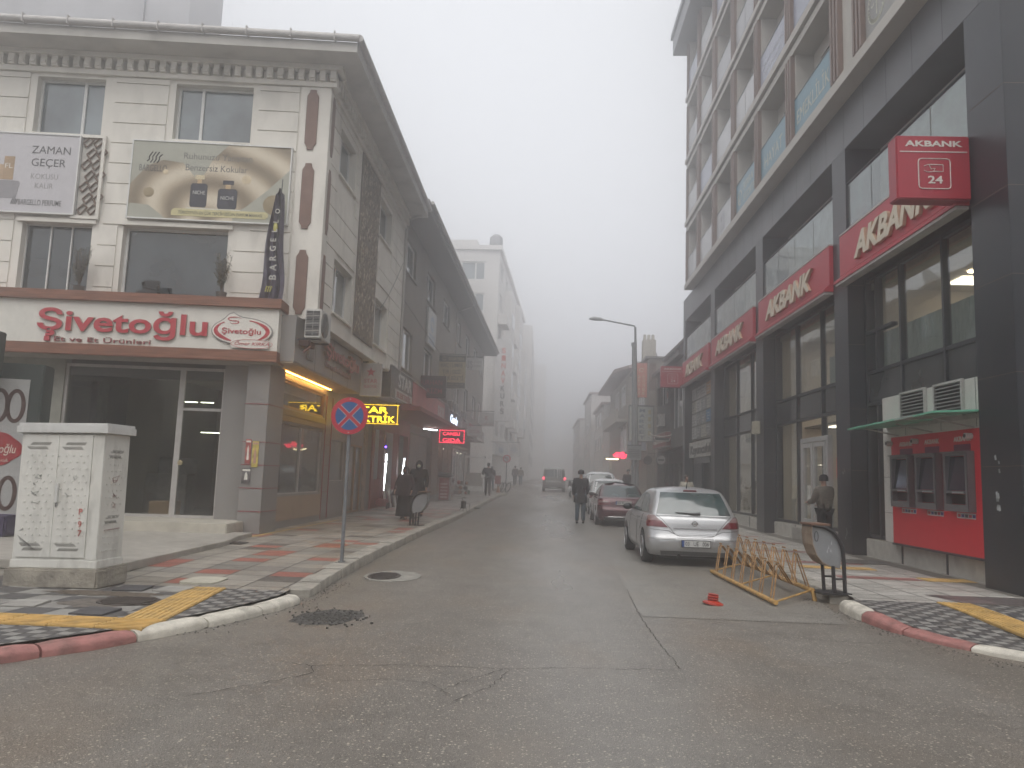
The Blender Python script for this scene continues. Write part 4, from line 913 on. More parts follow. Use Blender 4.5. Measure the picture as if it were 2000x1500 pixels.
# mezzanine balconies
for bi in range(4):
    a, b_ = PY[bi][1], PY[bi+1][0]
    g = MB(); g.box(X0+.02, 8.6, a, b_, 6.42, 7.34); part('balcony_slab', g, M_GRAN, BK)
    g = MB(); g.box(8.2, 8.3, a, b_, 7.34, 9.33); part('balcony_wall', g, mat('balcony_wall', (.06,.06,.065), .6), BK)
    for k in range(4):
        ya = a+.25+k*(b_-a-.3)/4
        q = MB(); q.box(8.1, 8.16, ya, ya+.95, 7.4, 9.0); f = part('window', q, mat('pvc', (.5,.51,.5), .4), BK)
        q = MB(); q.box(8.09, 8.1, ya+.07, ya+.88, 7.5, 8.93); part('pane', q, mat('balcony_pane', (.25,.30,.29), .08, var=.3, scale=.6, spec=.9), f)
    g = MB(); n = 4
    for k in range(n): g.box(X0+.05, X0+.062, a+.02+k*(b_-a)/n, a+(k+1)*(b_-a)/n-.02, 7.36, 8.45)
    part('glass_balustrade', g, glass('balustrade', (.72,.80,.77), .9, .12, dust=.25), BK)
    g = MB(); g.tube([(X0+.055,a,8.49),(X0+.055,b_,8.49)], .028, 8); part('handrail', g, M_MULL, BK)
# upper storeys
FL = [10.42, 13.42, 16.46, 19.55]; FX = 6.5
bays = [(12.4,15.3),(17.15,19.8),(20.42,22.95),(23.5,25.95),(26.5,28.95),(29.55,32.0),(32.55,34.75)]
g = MB()
for f in FL: g.box(FX-.10, 7.6, 11.2, 35.05, f, f+.2); g.box(FX-.04, 7.6, 11.2, 35.03, f+.2, f+.34)
for f in FL[1:]: g.box(FX-.02, 7.6, 11.2, 35.02, f-.27, f-.06)
part('slab_band', g, M_BEIGE, BK)
ends = [11.25]+[v for b_ in bays for v in b_]+[35.0]
g = MB()
for k in range(0, len(ends), 2): g.box(FX+.06, 7.5, ends[k], ends[k+1], 10.76, 22.5)
part('column', g, M_BEIGE, BK)
def fins(ya, yb, n):
    for i, f in enumerate(FL):
        g = MB(); top = FL[i+1]-.28 if i < 3 else 22.4
        for k in range(n): y = ya+(yb-ya)*(k+.15)/n; g.box(FX-.06, FX+.07, y, y+(yb-ya)/n*.5, f+.345, top)
        part('fin_group', g, M_FIN, BK)
for (a, b_), (c, d) in zip(bays[1:], bays[2:]): fins(b_+.02, c-.02, 3)
fins(15.32, 15.85, 3); fins(16.55, 17.13, 3); fins(34.77, 35.02, 1)
pal = [mat('film_pale', (.40,.40,.40), .25, var=.08), mat('film_lilac', (.28,.30,.38), .22, var=.08), mat('film_grey', (.33,.33,.34), .25, var=.1), mat('film_white', (.46,.46,.46), .25, var=.08), mat('film_olive', (.33,.34,.25), .3, var=.1)]
M_TEAL = mat('film_teal', (.085,.22,.285), .3, var=.06)
fpick = {(0,0):2,(1,0):1,(1,1):1,(1,2):1,(1,3):3,(2,1):4,(2,2):0,(2,3):2,(0,4):0,(0,5):3}
for i, f in enumerate(FL):
    top = FL[i+1]-.27 if i < 3 else 22.4
    for j, (a, b_) in enumerate(bays):
        # recessed surround with a window set in it
        g = MB(RIGHT(7.05)); wall_grid(g, -b_, -a, f+.34, top, 0, [(-b_+.55, -a-.25, f+.75, top-.38)], .28); part('recess_wall', g, M_BEIGE, BK)
        window(BK, RIGHT(7.05), -b_+.55, -a-.25, f+.75, top-.38, -.2, mat('anthracite', (.10,.10,.105), .4), M_PANE, splits=(.55,), fw=.06)
        if i == 0 and 0 <= j <= 3: continue
        g = MB(); g.box(FX+.02, FX+.034, a+.02, b_-.02, f+.35, f+1.02+.36); o = part('balustrade', g, pal[fpick.get((i,j), (i*3+j*2) % 4)], BK)
        q = MB(); q.box(FX+.012, FX+.042, a, b_, f+1.385, f+1.42); part('rail', q, M_MULL, o)
        if (i*3+j) % 3 == 0: q = MB(); q.box(FX+.014, FX+.019, (a+b_)/2, (a+b_)/2+.012, f+.36, f+1.38); part('joint', q, M_MULL, o)
# pale lettering on films that are too far to read
g = MB(); g.box(5.95, 9, 10.9, 36.0, 22.5, 23.35); g.box(5.85, 9, 10.8, 36.1, 23.35, 23.6); part('roof_eave', g, mat('eave_grey', (.27,.28,.29), .6, var=.06), BK)
g = MB(); g.box(7.6, 30, 12.2, 35.0, 6.5, 22.5); part('core', g, M_BEIGE, BK)
# window banners of the first floor
def banner(name, label, a, b_, f, m, lines, emb=None, h=1.04):
    t = thing(name, label, 'banner', (FX, (a+b_)/2, f))
    g = MB(); g.box(FX+.02, FX+.036, a+.02, b_-.02, f, f+h); part('panel', g, m, t)
    g = MB(); g.box(FX+.012, FX+.042, a, b_, f+h+.005, f+h+.04); part('rail', g, M_MULL, t)
    for s, u, v, hh, w_ in lines: g = MB(RIGHT(FX+.02)); text(g, s, u, v, hh, w_, .0, .004, .0); part('lettering', g, mat('banner_cream', (.55,.55,.47), .6), t)
    return t
banner('window_banner', 'teal glass-front banner reading EMEKLİLİK above the first bank bay', 17.15, 19.8, 10.77, M_TEAL, [('EMEKLİLİK', -19.6, 11.05, .4, 2.3)])
banner('window_banner', 'teal banner reading HAYAT on the office front', 20.42, 22.95, 10.77, M_TEAL, [('HAYAT', -22.55, 11.05, .4, 1.7)])
t = banner('window_banner', 'teal banner with two stacked words and a round emblem, SERRA SİGORTA', 23.5, 25.95, 10.77, M_TEAL, [('SERRA', -25.0, 11.35, .26, 1.15),('SİGORTA', -25.0, 10.95, .26, 1.35)])
g = MB(RIGHT(FX+.02)); ring(g, -25.45, 11.25, .26, .26, .05, .0, 0, 5.2, 24, False, .006); ring(g, -25.45, 11.25, .14, .14, .04, .0, 2, 6.5, 24, False, .006); part('emblem', g, MATS['banner_cream'], t)
t = banner('window_banner', 'grey lawyer banner with a round wreath and scales, highest at the right', 12.4, 15.3, 10.77, mat('lawyer_film', (.27,.265,.25), .4, var=.08), [('AV. BU', -14.1, 11.45, .22, 1.1),('EM.', -14.0, 11.1, .22, .6)], h=1.15)
g = MB(RIGHT(FX+.02)); ring(g, -14.75, 11.35, .42, .42, .03, .0, 0, 2*pi, 36, False, .006)
for k in range(26): a = 2*pi*k/26; g.tube([(-14.75+.4*cos(a), 11.35+.4*sin(a), .003),(-14.75+.32*cos(a+.12), 11.35+.32*sin(a+.12), .003)], .014, 4)
g.box(-14.77,-14.73,11.1,11.6,0,.006); g.box(-14.95,-14.55,11.52,11.56,0,.006); ring(g, -14.93, 11.4, .08, .06, .03, 0, pi, 2*pi, 10, False, .006); ring(g, -14.57, 11.4, .08, .06, .03, 0, pi, 2*pi, 10, False, .006)
part('emblem', g, MATS['banner_cream'], t)
g = MB(RIGHT(6.35)); 
# second-floor film lettering
q = [o for o in BK.children if o.name.startswith('balustrade')]
g = MB(RIGHT(FX+.02)); text(g, 'Serbest Muhasebeci', -22.8, 14.3, .16, 2.2, 0, .003, 0); text(g, 'Mali Müşavir', -22.6, 14.0, .16, 1.8, 0, .003, 0); part('film_lettering', g, mat('film_text', (.48,.48,.52), .5), BK)
g = MB(RIGHT(FX+.02)); text(g, 'AVUKAT', -22.75, 17.1, .42, 2.1, 0, .003, 0.0); part('film_lettering', g, mat('film_text2', (.5,.49,.25), .5), BK)
g = MB(RIGHT(FX+.02)); [text(g, 'E', -28.3+k*.0, 11.35-k*.4, .28, .22, 0, .003, .01) for k in range(2)]; [text(g, 'E', -27.9, 11.35-k*.4, .28, .22, 0, .003, .01) for k in range(2)]; part('film_lettering', g, mat('film_text3', (.16,.16,.2), .5), BK)
# shop directory and shutter in the last bay
DB = thing('directory_board', 'dark board holding a grid of small company plates in the farthest bank bay', 'sign', (7.2,34,3.5))
g = MB(); g.box(7.12,7.21,31.25,36.75,3.52,6.05); part('board', g, mat('dir_board', (.17,.16,.14), .7), DB)
random.seed(9); pc = [mat('plate_w', (.46,.45,.43), .5), mat('plate_g', (.25,.25,.24), .5), mat('plate_c', (.42,.40,.34), .5), mat('plate_b', (.06,.19,.33), .5), mat('plate_o', (.42,.24,.07), .5)]
for r in range(4):
    for c in range(5):
        ya = 31.4+c*1.05; k = 4 if (r, c) == (3,1) else 3 if (r, c) == (1,1) else random.choice([0,0,0,2,1])
        g = MB(); g.box(7.09,7.12,ya,ya+.92,3.6+r*.6,3.6+r*.6+.52); p = part('plate', g, pc[k], DB)
        g = MB(RIGHT(7.09)); u = -(ya+.85); [g.box(u+.05, u+random.uniform(.4,.75), 3.7+r*.6+j*.13, 3.7+r*.6+j*.13+random.uniform(.03,.06), 0, .004) for j in range(3)]; part('print', g, pc[1] if k in (0,2) else pc[0], p)
LS = thing('lettered_sign', 'white sign with black handwritten letters above the roller shutter under the company plates', 'sign', (7.1,34,2.75))
g = MB(); g.box(6.98,7.12,31.5,36.6,2.72,3.42); part('board', g, mat('pale_board', (.44,.43,.39), .6, dirt=.2), LS)
g = MB(RIGHT(6.98)); text(g, 'Kuyumculuk', -36.3, 2.88, .38, 4.5, 0, .01, .03, .15); part('lettering', g, M_BLACK, LS)
g = MB(RIGHT(7.25))
for k in range(26): v = .16+k*.095; g.box(-34.4,-31.9,v,v+.075,0,.03)
part('roller_shutter', g, mat('shutter_dark', (.11,.11,.115), .45, metal=.3, var=.2), BK)
g = MB(); g.box(7.22,7.3,31.2,36.8,RZ,3.3); g.box(6.95,7.2,32,35,2.45,2.7); part('shutter_box', g, M_GRAN, BK)
g = MB(); g.box(7.15,7.22,34.6,36.5,.2,2.5); part('side_door', g, mat('sd', (.035,.045,.05), .3), BK)

# AKBANK fascia signs
M_AKRED = mat('bank_red', (.46,.035,.055), .42, var=.05, dirt=.05); M_CRL = mat('letter_cream', (.66,.60,.47), .5, var=.05); M_CRS = mat('letter_cream_side', (.50,.37,.25), .6)
names = ['nearest of the bank fascia signs, partly behind the hanging box', 'red bank fascia sign above the glass entrance door', 'red bank fascia sign over the plain glass bay left of the entrance', 'red bank fascia sign over the company plates, farthest of its row']
for bi in range(4):
    a, b_ = PY[bi][1], PY[bi+1][0]; b2 = b_+.16
    t = thing('bank_fascia_sign', names[bi] if bi else 'big red bank fascia sign above the cash machines, partly behind the hanging box', 'shop sign', (6.7,(a+b_)/2,6.2), 'red bank fascia signs')
    g = MB(); g.box(6.70,6.8,a+.0,b2,6.32,7.27); part('board', g, M_AKRED, t, bevel=.008)
    g = MB(); g.prism([(6.58,6.16),(6.8,6.16),(6.8,6.318),(6.70,6.318),(6.58,6.22)], a+.02, b2+.08, 'y'); part('lower_lip', g, M_AKRED, t)
    g = MB(); g.box(6.69,6.8,a,b2,7.272,7.31); part('top_trim', g, mat('trim_pale', (.5,.45,.42), .5), t)
    g = MB(); g.box(6.6,6.8,a+.05,b2,6.10,6.158); part('soffit', g, M_GUT, t)
    letters(RIGHT(6.70), t, 'AKBANK', -b_+.8, 6.5, .52, (b_-a)*.68, z=0, depth=.07, off=.035, m=M_CRL, side=M_CRS, shear=.28)
def box_sign(y, x0, x1, z0, z1, label, d=.3):
    t = thing('hanging_bank_sign', label, 'sign', ((x0+x1)/2, y, z0), 'hanging red bank box signs')
    g = MB(); g.box(x0, x1, y, y+d, z0, z1); part('box', g, mat('bank_box_red', (.34,.018,.035), .35, var=.04), t, bevel=.02)
    W = x1-x0; H_ = z1-z0; T = FACE(y); g = MB(T)
    text(g, 'AKBANK', x0+W*.12, z0+H_*.83, H_*.09, W*.78, 0, .006, .03); text(g, '24', x0+W*.42, z0+H_*.25, H_*.12, W*.2, 0, .006, .02)
    g.box(x0+.05*W, x1-.04*W, z0+H_*.735, z0+H_*.75, 0, .008)
    cx, cz, hw, r = x0+W*.51, z0+H_*.40, W*.215, .05
    pts = [(cx+sx*(hw-r)+r*cos(a), cz+sz*(hw-r)+r*sin(a)) for sx, sz, a0 in ((1,1,0),(-1,1,pi/2),(-1,-1,pi),(1,-1,3*pi/2)) for a in (a0, a0+pi/4, a0+pi/2)]
    g.tube([(p[0],p[1],.004) for p in pts], .009, 5, closed=True)
    k = hw; g.tube([(cx-.3*k,cz+.6*k,.004),(cx+.55*k,cz+.6*k,.004),(cx+.55*k,cz+.15*k,.004),(cx-.05*k,cz+.15*k,.004)], .008, 5)
    g.tube([(cx-.65*k,cz+.5*k,.004),(cx-.35*k,cz+.62*k,.004),(cx-.2*k,cz+.3*k,.004),(cx+.05*k,cz+.35*k,.004),(cx-.05*k,cz+.15*k,.004),(cx-.35*k,cz+.1*k,.004),(cx-.65*k,cz+.2*k,.004)], .007, 5)
    part('lettering', g, mat('letter_pale', (.62,.60,.55), .5), t)
    g = MB(); g.tube([(x1-.1,y+d/2,z1-.2),(6.85,y+d/2,z1-.2)], .03, 6); part('bracket', g, M_MULL, t)
box_sign(12.1, 5.60, 6.77, 6.20, 7.27, 'large red hanging box sign with the number 24 at the near pier')
box_sign(36.9, 5.66, 6.78, 6.10, 7.12, 'small far red hanging box sign with the number 24 at the bank front end')
# cash machine wall
CW = thing('cash_machine_wall', 'bright red wall panel with lettering into which the cash machines are set', 'panel', (7.0,13.7,.5))
XP = 6.93
g = MB(); g.box(XP, XG+.1, 12.2, 15.52, .54, 2.58); part('red_panel', g, mat('atm_red', (.56,.025,.04), .4, var=.04), CW)
g = MB(); g.box(XP+.004, XG+.1, 15.522, 15.88, .54, 3.4); g.box(XP+.004, XG+.1, 12.2, 15.52, 2.582, 3.4); o = part('white_panel', g, mat('white_panel', (.56,.55,.51), .5, var=.04, dirt=.15), CW)
g = MB(); [g.box(XP+.001, XP+.006, 15.525, 15.88, z, z+.008) for z in (1.1,1.8)]; [g.box(XP+.001,XP+.006,y,y+.008,2.6,3.4) for y in (12.5,13.6,14.9)]; g.box(XP-.01,XP+.05,12.2,15.55,.5,.54); part('joint', g, M_MULL, CW)
g = MB(RIGHT(XP))
for u in (-15.25,-14.27,-13.28): text(g, 'AKBANK', u+.08, 2.39, .085, .52, 0, .006, .02)
part('lettering', g, MATS['letter_pale'], CW)
for u in (-15.27,-14.3,-13.32):
    t = MB(RIGHT(XP)); t.box(u+.12, u+.62, 2.18, 2.34, 0, .004); part('header_print', t, mat('hdr_dark', (.13,.012,.05), .4), CW)
    t = MB(RIGHT(XP)); t.box(u+.15, u+.7, 1.13, 1.22, 0, .006); s_ = part('sticker', t, mat('sticker', (.5,.5,.5), .5), CW)
    t = MB(RIGHT(XP)); [t.box(u+.18+k*.11, u+.26+k*.11, 1.15, 1.2, .006, .008, k % 3) for k in range(5)]; part('card_print', t, [M_RED, mat('navy', (.03,.05,.2), .5), M_BLACK], s_)
for y0, y1, lb in ((14.58,15.33,'left'),(13.6,14.36,'middle'),(12.6,13.36,'right')):
    t = thing('cash_machine', f'grey-framed cash machine with dark screen, {lb} of the three in the red wall', 'cash machine', (XP,(y0+y1)/2,1.26), 'cash machines in the red wall')
    u0, u1 = -y1, -y0; T = RIGHT(XP); z0, z1 = 1.26, 2.2
    g = MB(T); wall_grid(g, u0, u1, z0, z1, .12, [(u0+.08,u1-.08,z0+.09,z1-.05)], .1)
    g.box(u0,u0+.02,z0,z1,0,.12); g.box(u1-.02,u1,z0,z1,0,.12); g.box(u0,u1,z1,z1+.02,0,.16); g.box(u0,u1,z0-.02,z0,0,.12); part('housing', g, mat('atm_grey', (.13,.13,.135), .4, var=.08), t)
    g = MB(T); g.add([(u0+.08,z0+.32,.09),(u1-.08,z0+.32,.09),(u1-.08,z1-.06,.03),(u0+.08,z1-.06,.03)], [(0,1,2,3)]); part('screen', g, mat('atm_screen', (.035,.04,.055), .1, spec=.8), t)
    g = MB(T); g.box(u0+.1,u1-.1,z0+.1,z0+.26,.015,.03); part('cash_slot', g, M_BLACK, t)
    g = MB(T); g.box(u0+.09,u1-.09,z0+.27,z0+.315,.03,.13); g.box(u0+.3,u1-.12,z0+.275,z0+.3,.13,.135,1); part('keypad_shelf', g, [MATS['atm_grey'], mat('steel', (.5,.5,.5), .3, metal=.7)], t)
for u0, u1, lb in ((-15.03,-14.06,'left'),(-13.75,-12.82,'right')):
    T = RIGHT(XP); t = thing('louvre_vent', f'{lb} metal louvre vent in the white wall above the cash machines', 'vent', (XP,-(u0+u1)/2,2.78), 'louvre vents above the cash machines')
    g = MB(T); z0, z1 = 2.8, 3.42
    g.box(u0,u1,z0,z0+.04,.0,.05); g.box(u0,u1,z1-.04,z1,.0,.05); g.box(u0,u0+.04,z0+.04,z1-.04,.0,.05); g.box(u1-.04,u1,z0+.04,z1-.04,0,.05); part('frame', g, M_GUT, t)
    g = MB(T); g.box(u0+.05,u1-.05,z0+.05,z1-.05,.001,.01); part('backing', g, M_BLACK, t)
    g = MB(T)
    for k in range(8): v = z0+.075+k*.062; g.add([(u0+.04,v,.05),(u1-.04,v,.05),(u1-.04,v+.032,.012),(u0+.04,v+.032,.012),(u0+.04,v+.008,.05),(u1-.04,v+.008,.05)], [(0,1,2,3),(0,1,5,4)])
    part('slats', g, mat('slat_metal', (.33,.33,.32), .4, metal=.3), t)
CN = thing('glass_canopy', 'sagging green glass canopy panels over the cash machines', 'canopy', (6.6,14,2.7))
M_GRN = mat('green_glass', (.16,.46,.32), .35, var=.2, scale=2, spec=.5)
for k in range(5):
    y0 = 12.25+k*.68; g = MB(); z = 2.76-k*.012; g.add([(XP,y0,z+.07),(XP,y0+.66,z+.07),(6.12,y0+.66,z-.0),(6.12,y0,z+.02),(XP,y0,z+.10),(XP,y0+.66,z+.10),(6.12,y0+.66,z+.03),(6.12,y0,z+.05)], [(0,3,2,1),(4,5,6,7),(0,1,5,4),(1,2,6,5),(2,3,7,6),(3,0,4,7)])
    part('glass_panel', g, M_GRN if k != 1 else mat('pale_green_glass', (.33,.42,.38), .2), CN)
g = MB(); g.box(XP-.03,XP,12.2,15.65,2.74,2.8); [g.tube([(XP,y,2.6),(6.3,y,2.72)], .015, 5) for y in (12.6,13.9,15.2)]; part('support_bar', g, M_GUT, CN)
for y in (15.5,14.45,12.66):
    g = MB(); g.box(6.86,XP,y-.03,y+.03,2.46,2.5); g.lathe([(.05,0),(.05,.12),(.03,.13)], (6.82,y,2.46), 10, 'x'); g.lathe([(.03,-.012),(.03,0)], (6.82,y,2.46), 10, 'x', 1)
    solo('security_camera', g, [mat('cam_white', (.55,.55,.52), .4), M_BLACK], {15.5:'white wall camera at the far top corner of the red cash machine panel', 14.45:'white wall camera between the left and middle cash machine', 12.66:'white wall camera at the near top corner of the red cash machine panel'}[y], 'camera', 'cameras over the cash machines')
# entrance
D = MB(); D.box(XG-.1,XG+.02,19.42,19.56,.5,2.86); D.box(XG-.1,XG+.02,21.3,21.44,.5,2.86); D.box(XG-.1,XG+.02,19.56,21.3,2.74,2.86); part('door_frame', D, mat('alu', (.38,.38,.37), .4, var=.06), BK)
for y0, y1 in ((19.6,20.42),(20.5,21.28)):
    D = MB(RIGHT(XG-.1)); u0, u1 = -y1, -y0; f = .09 if y0 < 20 else .12
    D.box(u0,u0+f,.52,2.72,-.06,.02); D.box(u1-f,u1,.52,2.72,-.06,.02); D.box(u0+f,u1-f,.52,.72,-.06,.02); D.box(u0+f,u1-f,2.6,2.72,-.06,.02); d = part('sliding_door', D, MATS['alu'], BK)
    D = MB(RIGHT(XG-.1)); D.box(u0+f*.5,u1-f*.5,.7,2.62,-.03,-.02); part('pane', D, M_BGLASS, d)
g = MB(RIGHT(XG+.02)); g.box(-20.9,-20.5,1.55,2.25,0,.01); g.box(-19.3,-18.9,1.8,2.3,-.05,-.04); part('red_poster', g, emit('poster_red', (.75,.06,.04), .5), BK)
g = MB(RIGHT(XG+.02)); text(g, 'Ş', -20.8, 1.72, .2, .17, .012, .004, .03); part('poster_letter', g, M_SIGNW, BK)
g = MB(); g.box(6.95,XG+.05,19.2,21.7,RZ,.46); part('door_step', g, mat('door_step', (.30,.285,.26), .7, var=.2, dirt=.3), BK, bevel=.01)
g = MB(); g.box(6.62,6.8,24.15,24.5,3.15,3.55); solo('alarm_box', g, mat('alarm_beige', (.45,.42,.33), .5, dirt=.15), 'beige alarm box on the second granite pier', 'alarm', bevel=.012)
# torn sticker remains
g = MB(); random.seed(4)
for cx, cz, n in ((11.75,2.0,5),(11.75,1.45,8),(17.6,1.9,4),(17.5,.55,5)):
    for k in range(n):
        y, z = cx+random.uniform(-.06,.06), cz+random.uniform(-.14,.14); s = random.uniform(.012,.035); g.add([(6.797,y-s,z-s),(6.797,y+s*.6,z-s*1.2),(6.797,y+s,z+s),(6.797,y-s*.5,z+s*1.6)], [(0,1,2,3)])
part('torn_sticker', g, mat('torn', (.4,.42,.42), .7), BK)
# ================================================================== REST OF THE STREET, LEFT
M_B2 = mat('taupe_render', (.225,.203,.18), .85, var=.1, scale=.8, dirt=.25, dscale=1)
T4 = frame((-5.42,27.35,0), (.018,1)); T4G = frame((-6.25,27.35,0), (.018,1))
B2 = thing('taupe_building', 'long taupe-grey three-storey building with a deep overhanging eave beyond the cream corner building', 'building', (-6,44,.3))
bh = [(u, u+2.35, z0, z1) for u in (1.0,6.1,11.2,16.3,21.2,26.2,30.6) for z0, z1 in ((5.55,7.15),(9.3,10.65))]
g = MB(T4); wall_grid(g, 0, 34, 4.2, 11.45, 0, bh, .2); g.quad((34,4.2,0),(34,11.45,0),(34,11.45,-12),(34,4.2,-12)); g.quad((0,4.2,0),(34,4.2,0),(34,4.2,-.9),(0,4.2,-.9)); part('wall', g, M_B2, B2)
for a, b_, c, d in bh: window(B2, T4, a, b_, c, d, -.12, M_WHITE, M_PANE_SKY, splits=(.4,), fw=.07, sill=.2, sm=M_B2)
g = MB(T4); g.box(-.02,34.5,11.3,11.42,-3,1.02); g.box(-.02,34.6,11.42,11.62,.9,1.06); g.box(-.02,34.5,11.62,11.7,-12,1.02); part('roof_eave', g, mat('eave_taupe', (.20,.185,.17), .8, var=.1, dirt=.3), B2)
g = MB(T4); g.tube([(0,11.55,1.14),(34.6,11.55,1.14)], .07, 8); g.tube([(15.9,11.5,1.1),(15.9,11.2,.9),(15.9,10.9,.12),(15.9,4.3,.1)], .05, 6); g.tube([(.1,11.2,.1),(.1,4.6,.1)], .05, 6); part('gutter', g, M_GUT, B2)
g = MB(T4G); gh = [(.75,7.9,.2,3.5),(8.3,14.3,.3,3.5),(16.6,22.6,.5,3.5),(23.4,33.6,.7,3.6)]
wall_grid(g, 0, 34, 0, 4.25, 0, gh, .6); g.quad((34,0,0),(34,4.25,0),(34,4.25,-12),(34,0,-12)); part('shop_wall', g, mat('shop_wall_grey', (.18,.165,.155), .75, var=.2, dirt=.3), B2)
g = MB(T4G)
for k in range(38): v = .32+k*.084; g.box(8.3,14.3,v,v+.07,-.28,-.22)
part('roller_shutter', g, mat('shutter_grey', (.30,.29,.27), .5, var=.1, dirt=.2), B2)
g = MB(T4G); [g.quad((a,c,-.6-q),(b_,c,-.6-q),(b_,d,-.6-q),(a,d,-.6-q)) for (a,b_,c,d), q in zip(gh, (1.2,0,.2,.2))]; part('shop_interior', g, mat('shop_dark', (.06,.045,.04), .8, var=.5, scale=1.5), B2)
# red electric shop
M_RDF = mat('red_frame', (.23,.035,.035), .5, var=.2, dirt=.2)
g = MB(T4G)
for u in (.75,2.6,5.2,7.5): g.box(u,u+.32,.15,3.9,-.15,.06)
g.box(.75,7.9,3.2,3.9,-.1,.05); g.box(1.07,2.6,.15,1.3,-.12,.0); part('red_shopfront', g, M_RDF, B2)
g = MB(T4); g.box(.6,12.6,3.86,4.02,-.8,.95); g.box(.6,12.6,4.02,4.1,-.8,.6); part('red_awning', g, mat('awning_red', (.22,.05,.045), .7, var=.2, dirt=.3), B2)
def tube_lamp(x, y, z0, z1, lb, s=9, tilt=-.06, r=.035, nm='tube_light'):
    t = thing(nm, lb, 'light', (x,y,z0))
    g = MB(); g.tube([(x,y,z0),(x-tilt,y,z1)], r, 8); part('tube', g, emit('tube_cool%g' % s, (.92,.97,1), s), t)
    g = MB(); g.box(x-.05,x+.05,y-.03,y+.06,z0-.06,z0); g.box(x-tilt-.05,x-tilt+.05,y-.03,y+.06,z1,z1+.06); part('holder', g, M_WHITE, t)
tube_lamp(-6.18,30.4,.85,1.95,'bright white fluorescent tube leaning in the entrance of the red electrical shop', 10)
tube_lamp(-6.12,30.4,2.02,2.3,'short white fluorescent tube above the long one at the red shop entrance', 8, 0)
tube_lamp(-5.95,33.2,1.45,2.2,'yellowish white tube on the far door post of the red shop', 4)
# shop with goods (wood browns) and glass front further on
g = MB(T4G)
for u in (16.6,18.5,20.6,22.2): g.box(u,u+.25,.4,3.6,-.2,.05)
g.box(14.3,16.6,.3,3.9,0,.08); part('brown_posts', g, mat('post_brown', (.20,.14,.11), .6, var=.3, dirt=.2), B2)
window(B2, T4G, 23.5, 28.2, .7, 3.4, -.2, M_WHITE, M_GLASSD, splits=(.35,.7), fw=.12, name='shop_window')
window(B2, T4G, 28.6, 33.4, .7, 3.4, -.2, M_GUT, M_GLASSD, splits=(.5,), fw=.1, name='shop_window')
for u, w_ in ((2.2,-1.2),(4.2,-1.0),(17.6,-.5),(19.6,-.5),(21.4,-.5),(25.2,-.6),(27,-.6),(30,-.6),(32,-.6)): g = MB(T4G); g.box(u,u+.9,3.2,3.24,w_,w_+.08); part('shop_tube', g, emit('shop_tube_w', (1,.9,.72), 9), B2)
g = MB(T4G); [g.box(u,u+.5,.5+k*.5,.9+k*.5,-.75,-.55,(j_+k)%4) for j_, u in enumerate((16.9,17.6,19,19.7,21,24,24.8,25.6,29,29.8,31,31.8)) for k in range(4)]; part('shelf_goods', g, [mat('sg1', (.34,.16,.08), .7), mat('sg2', (.3,.28,.24), .7), mat('sg3', (.12,.07,.06), .7), mat('sg4', (.25,.05,.06), .7)], B2)
# ---- signs on that side
def fascia(name, lb, u0, u1, z0, z1, m, txt=None, tm=None, w0=.0, w1=.28, T=T4, fr=M_GUT, **k):
    p = T @ Vector(((u0+u1)/2, z0, w1)); t = thing(name, lb, 'shop sign', tuple(p))
    g = MB(T); g.box(u0,u1,z0,z1,w0-.3,w1); part('board', g, m, t, bevel=.01)
    g = MB(T); g.box(u0,u1,z0-.03,z0,w0-.3,w1+.03); g.box(u0,u1,z1,z1+.03,w0-.3,w1+.03); part('trim', g, fr, t)
    if txt:
        for s, u, v, h, w_, of in txt: g = MB(T); text(g, s, u, v, h, w_, w1, .015, of); part('lettering', g, tm, t)
    return t
t = fascia('shop_sign', 'black and white fascia with big worn letters beside the white star box', -1.6, 2.4, 4.12, 5.2, mat('star_board', (.085,.08,.078), .5, dirt=.3, var=.3), [('STAR', -.35, 4.62, .48, 2.5, .03)], mat('star_letters', (.5,.5,.48), .5, var=.3, scale=9))
g = MB(T4); g.box(-.9,2.3,4.16,4.5,.28,.3); part('white_strip', g, mat('strip_white', (.44,.42,.4), .5, var=.2), t)
g = MB(T4); text(g, 'ELEKTRİK', -.6, 4.23, .2, 2.6, .3, .01, .02); part('strip_lettering', g, mat('strip_red', (.3,.08,.08), .5), t)
t = fascia('shop_sign', 'long washed-out pinkish red fascia with black KADER lettering on its far end', 2.5, 12.7, 4.14, 5.15, mat('washed_red', (.42,.12,.125), .5, var=.2, scale=1.5, dirt=.1), [('KADER', 9.1, 4.36, .52, 2.1, .02)], mat('kader_letters', (.42,.40,.38), .5))
g = MB(T4); g.box(11.4,12.7,4.14,5.15,.281,.29); part('dark_end', g, mat('dark_end', (.06,.05,.05), .5), t)
t = fascia('shop_sign', 'dark fascia with glowing bluish white script letters between the red signs', 12.8, 18.0, 4.2, 5.0, mat('blue_board', (.11,.12,.15), .4), [('Candy', 13.6, 4.4, .42, 3.0, .03)], emit('blue_white_letters', (.70,.82,1), 2.4))
fascia('shop_sign', 'pale grey fascia with small dark letters past the glowing script sign', 18.1, 22.6, 4.3, 5.0, mat('pale_fascia', (.33,.32,.31), .6, var=.15), [('ÇEYİZ', 19, 4.5, .32, 2.4, .01)], mat('mid_text', (.16,.12,.12), .5))
fascia('shop_sign', 'red fascia sign, farthest on the taupe building', 22.8, 27.8, 4.3, 5.0, mat('red_far', (.34,.07,.07), .6, var=.15), [('MARKET', 23.6, 4.5, .32, 3.2, .01)], M_SIGNW)
fascia('shop_sign', 'low white fascia with grey letters at the far end of the taupe building', 28.0, 33.8, 4.2, 4.9, mat('white_far', (.44,.43,.42), .6, var=.1), [('OPTİK', 29.5, 4.4, .3, 2.6, .01)], mat('mid_text', (.16,.12,.12), .5))
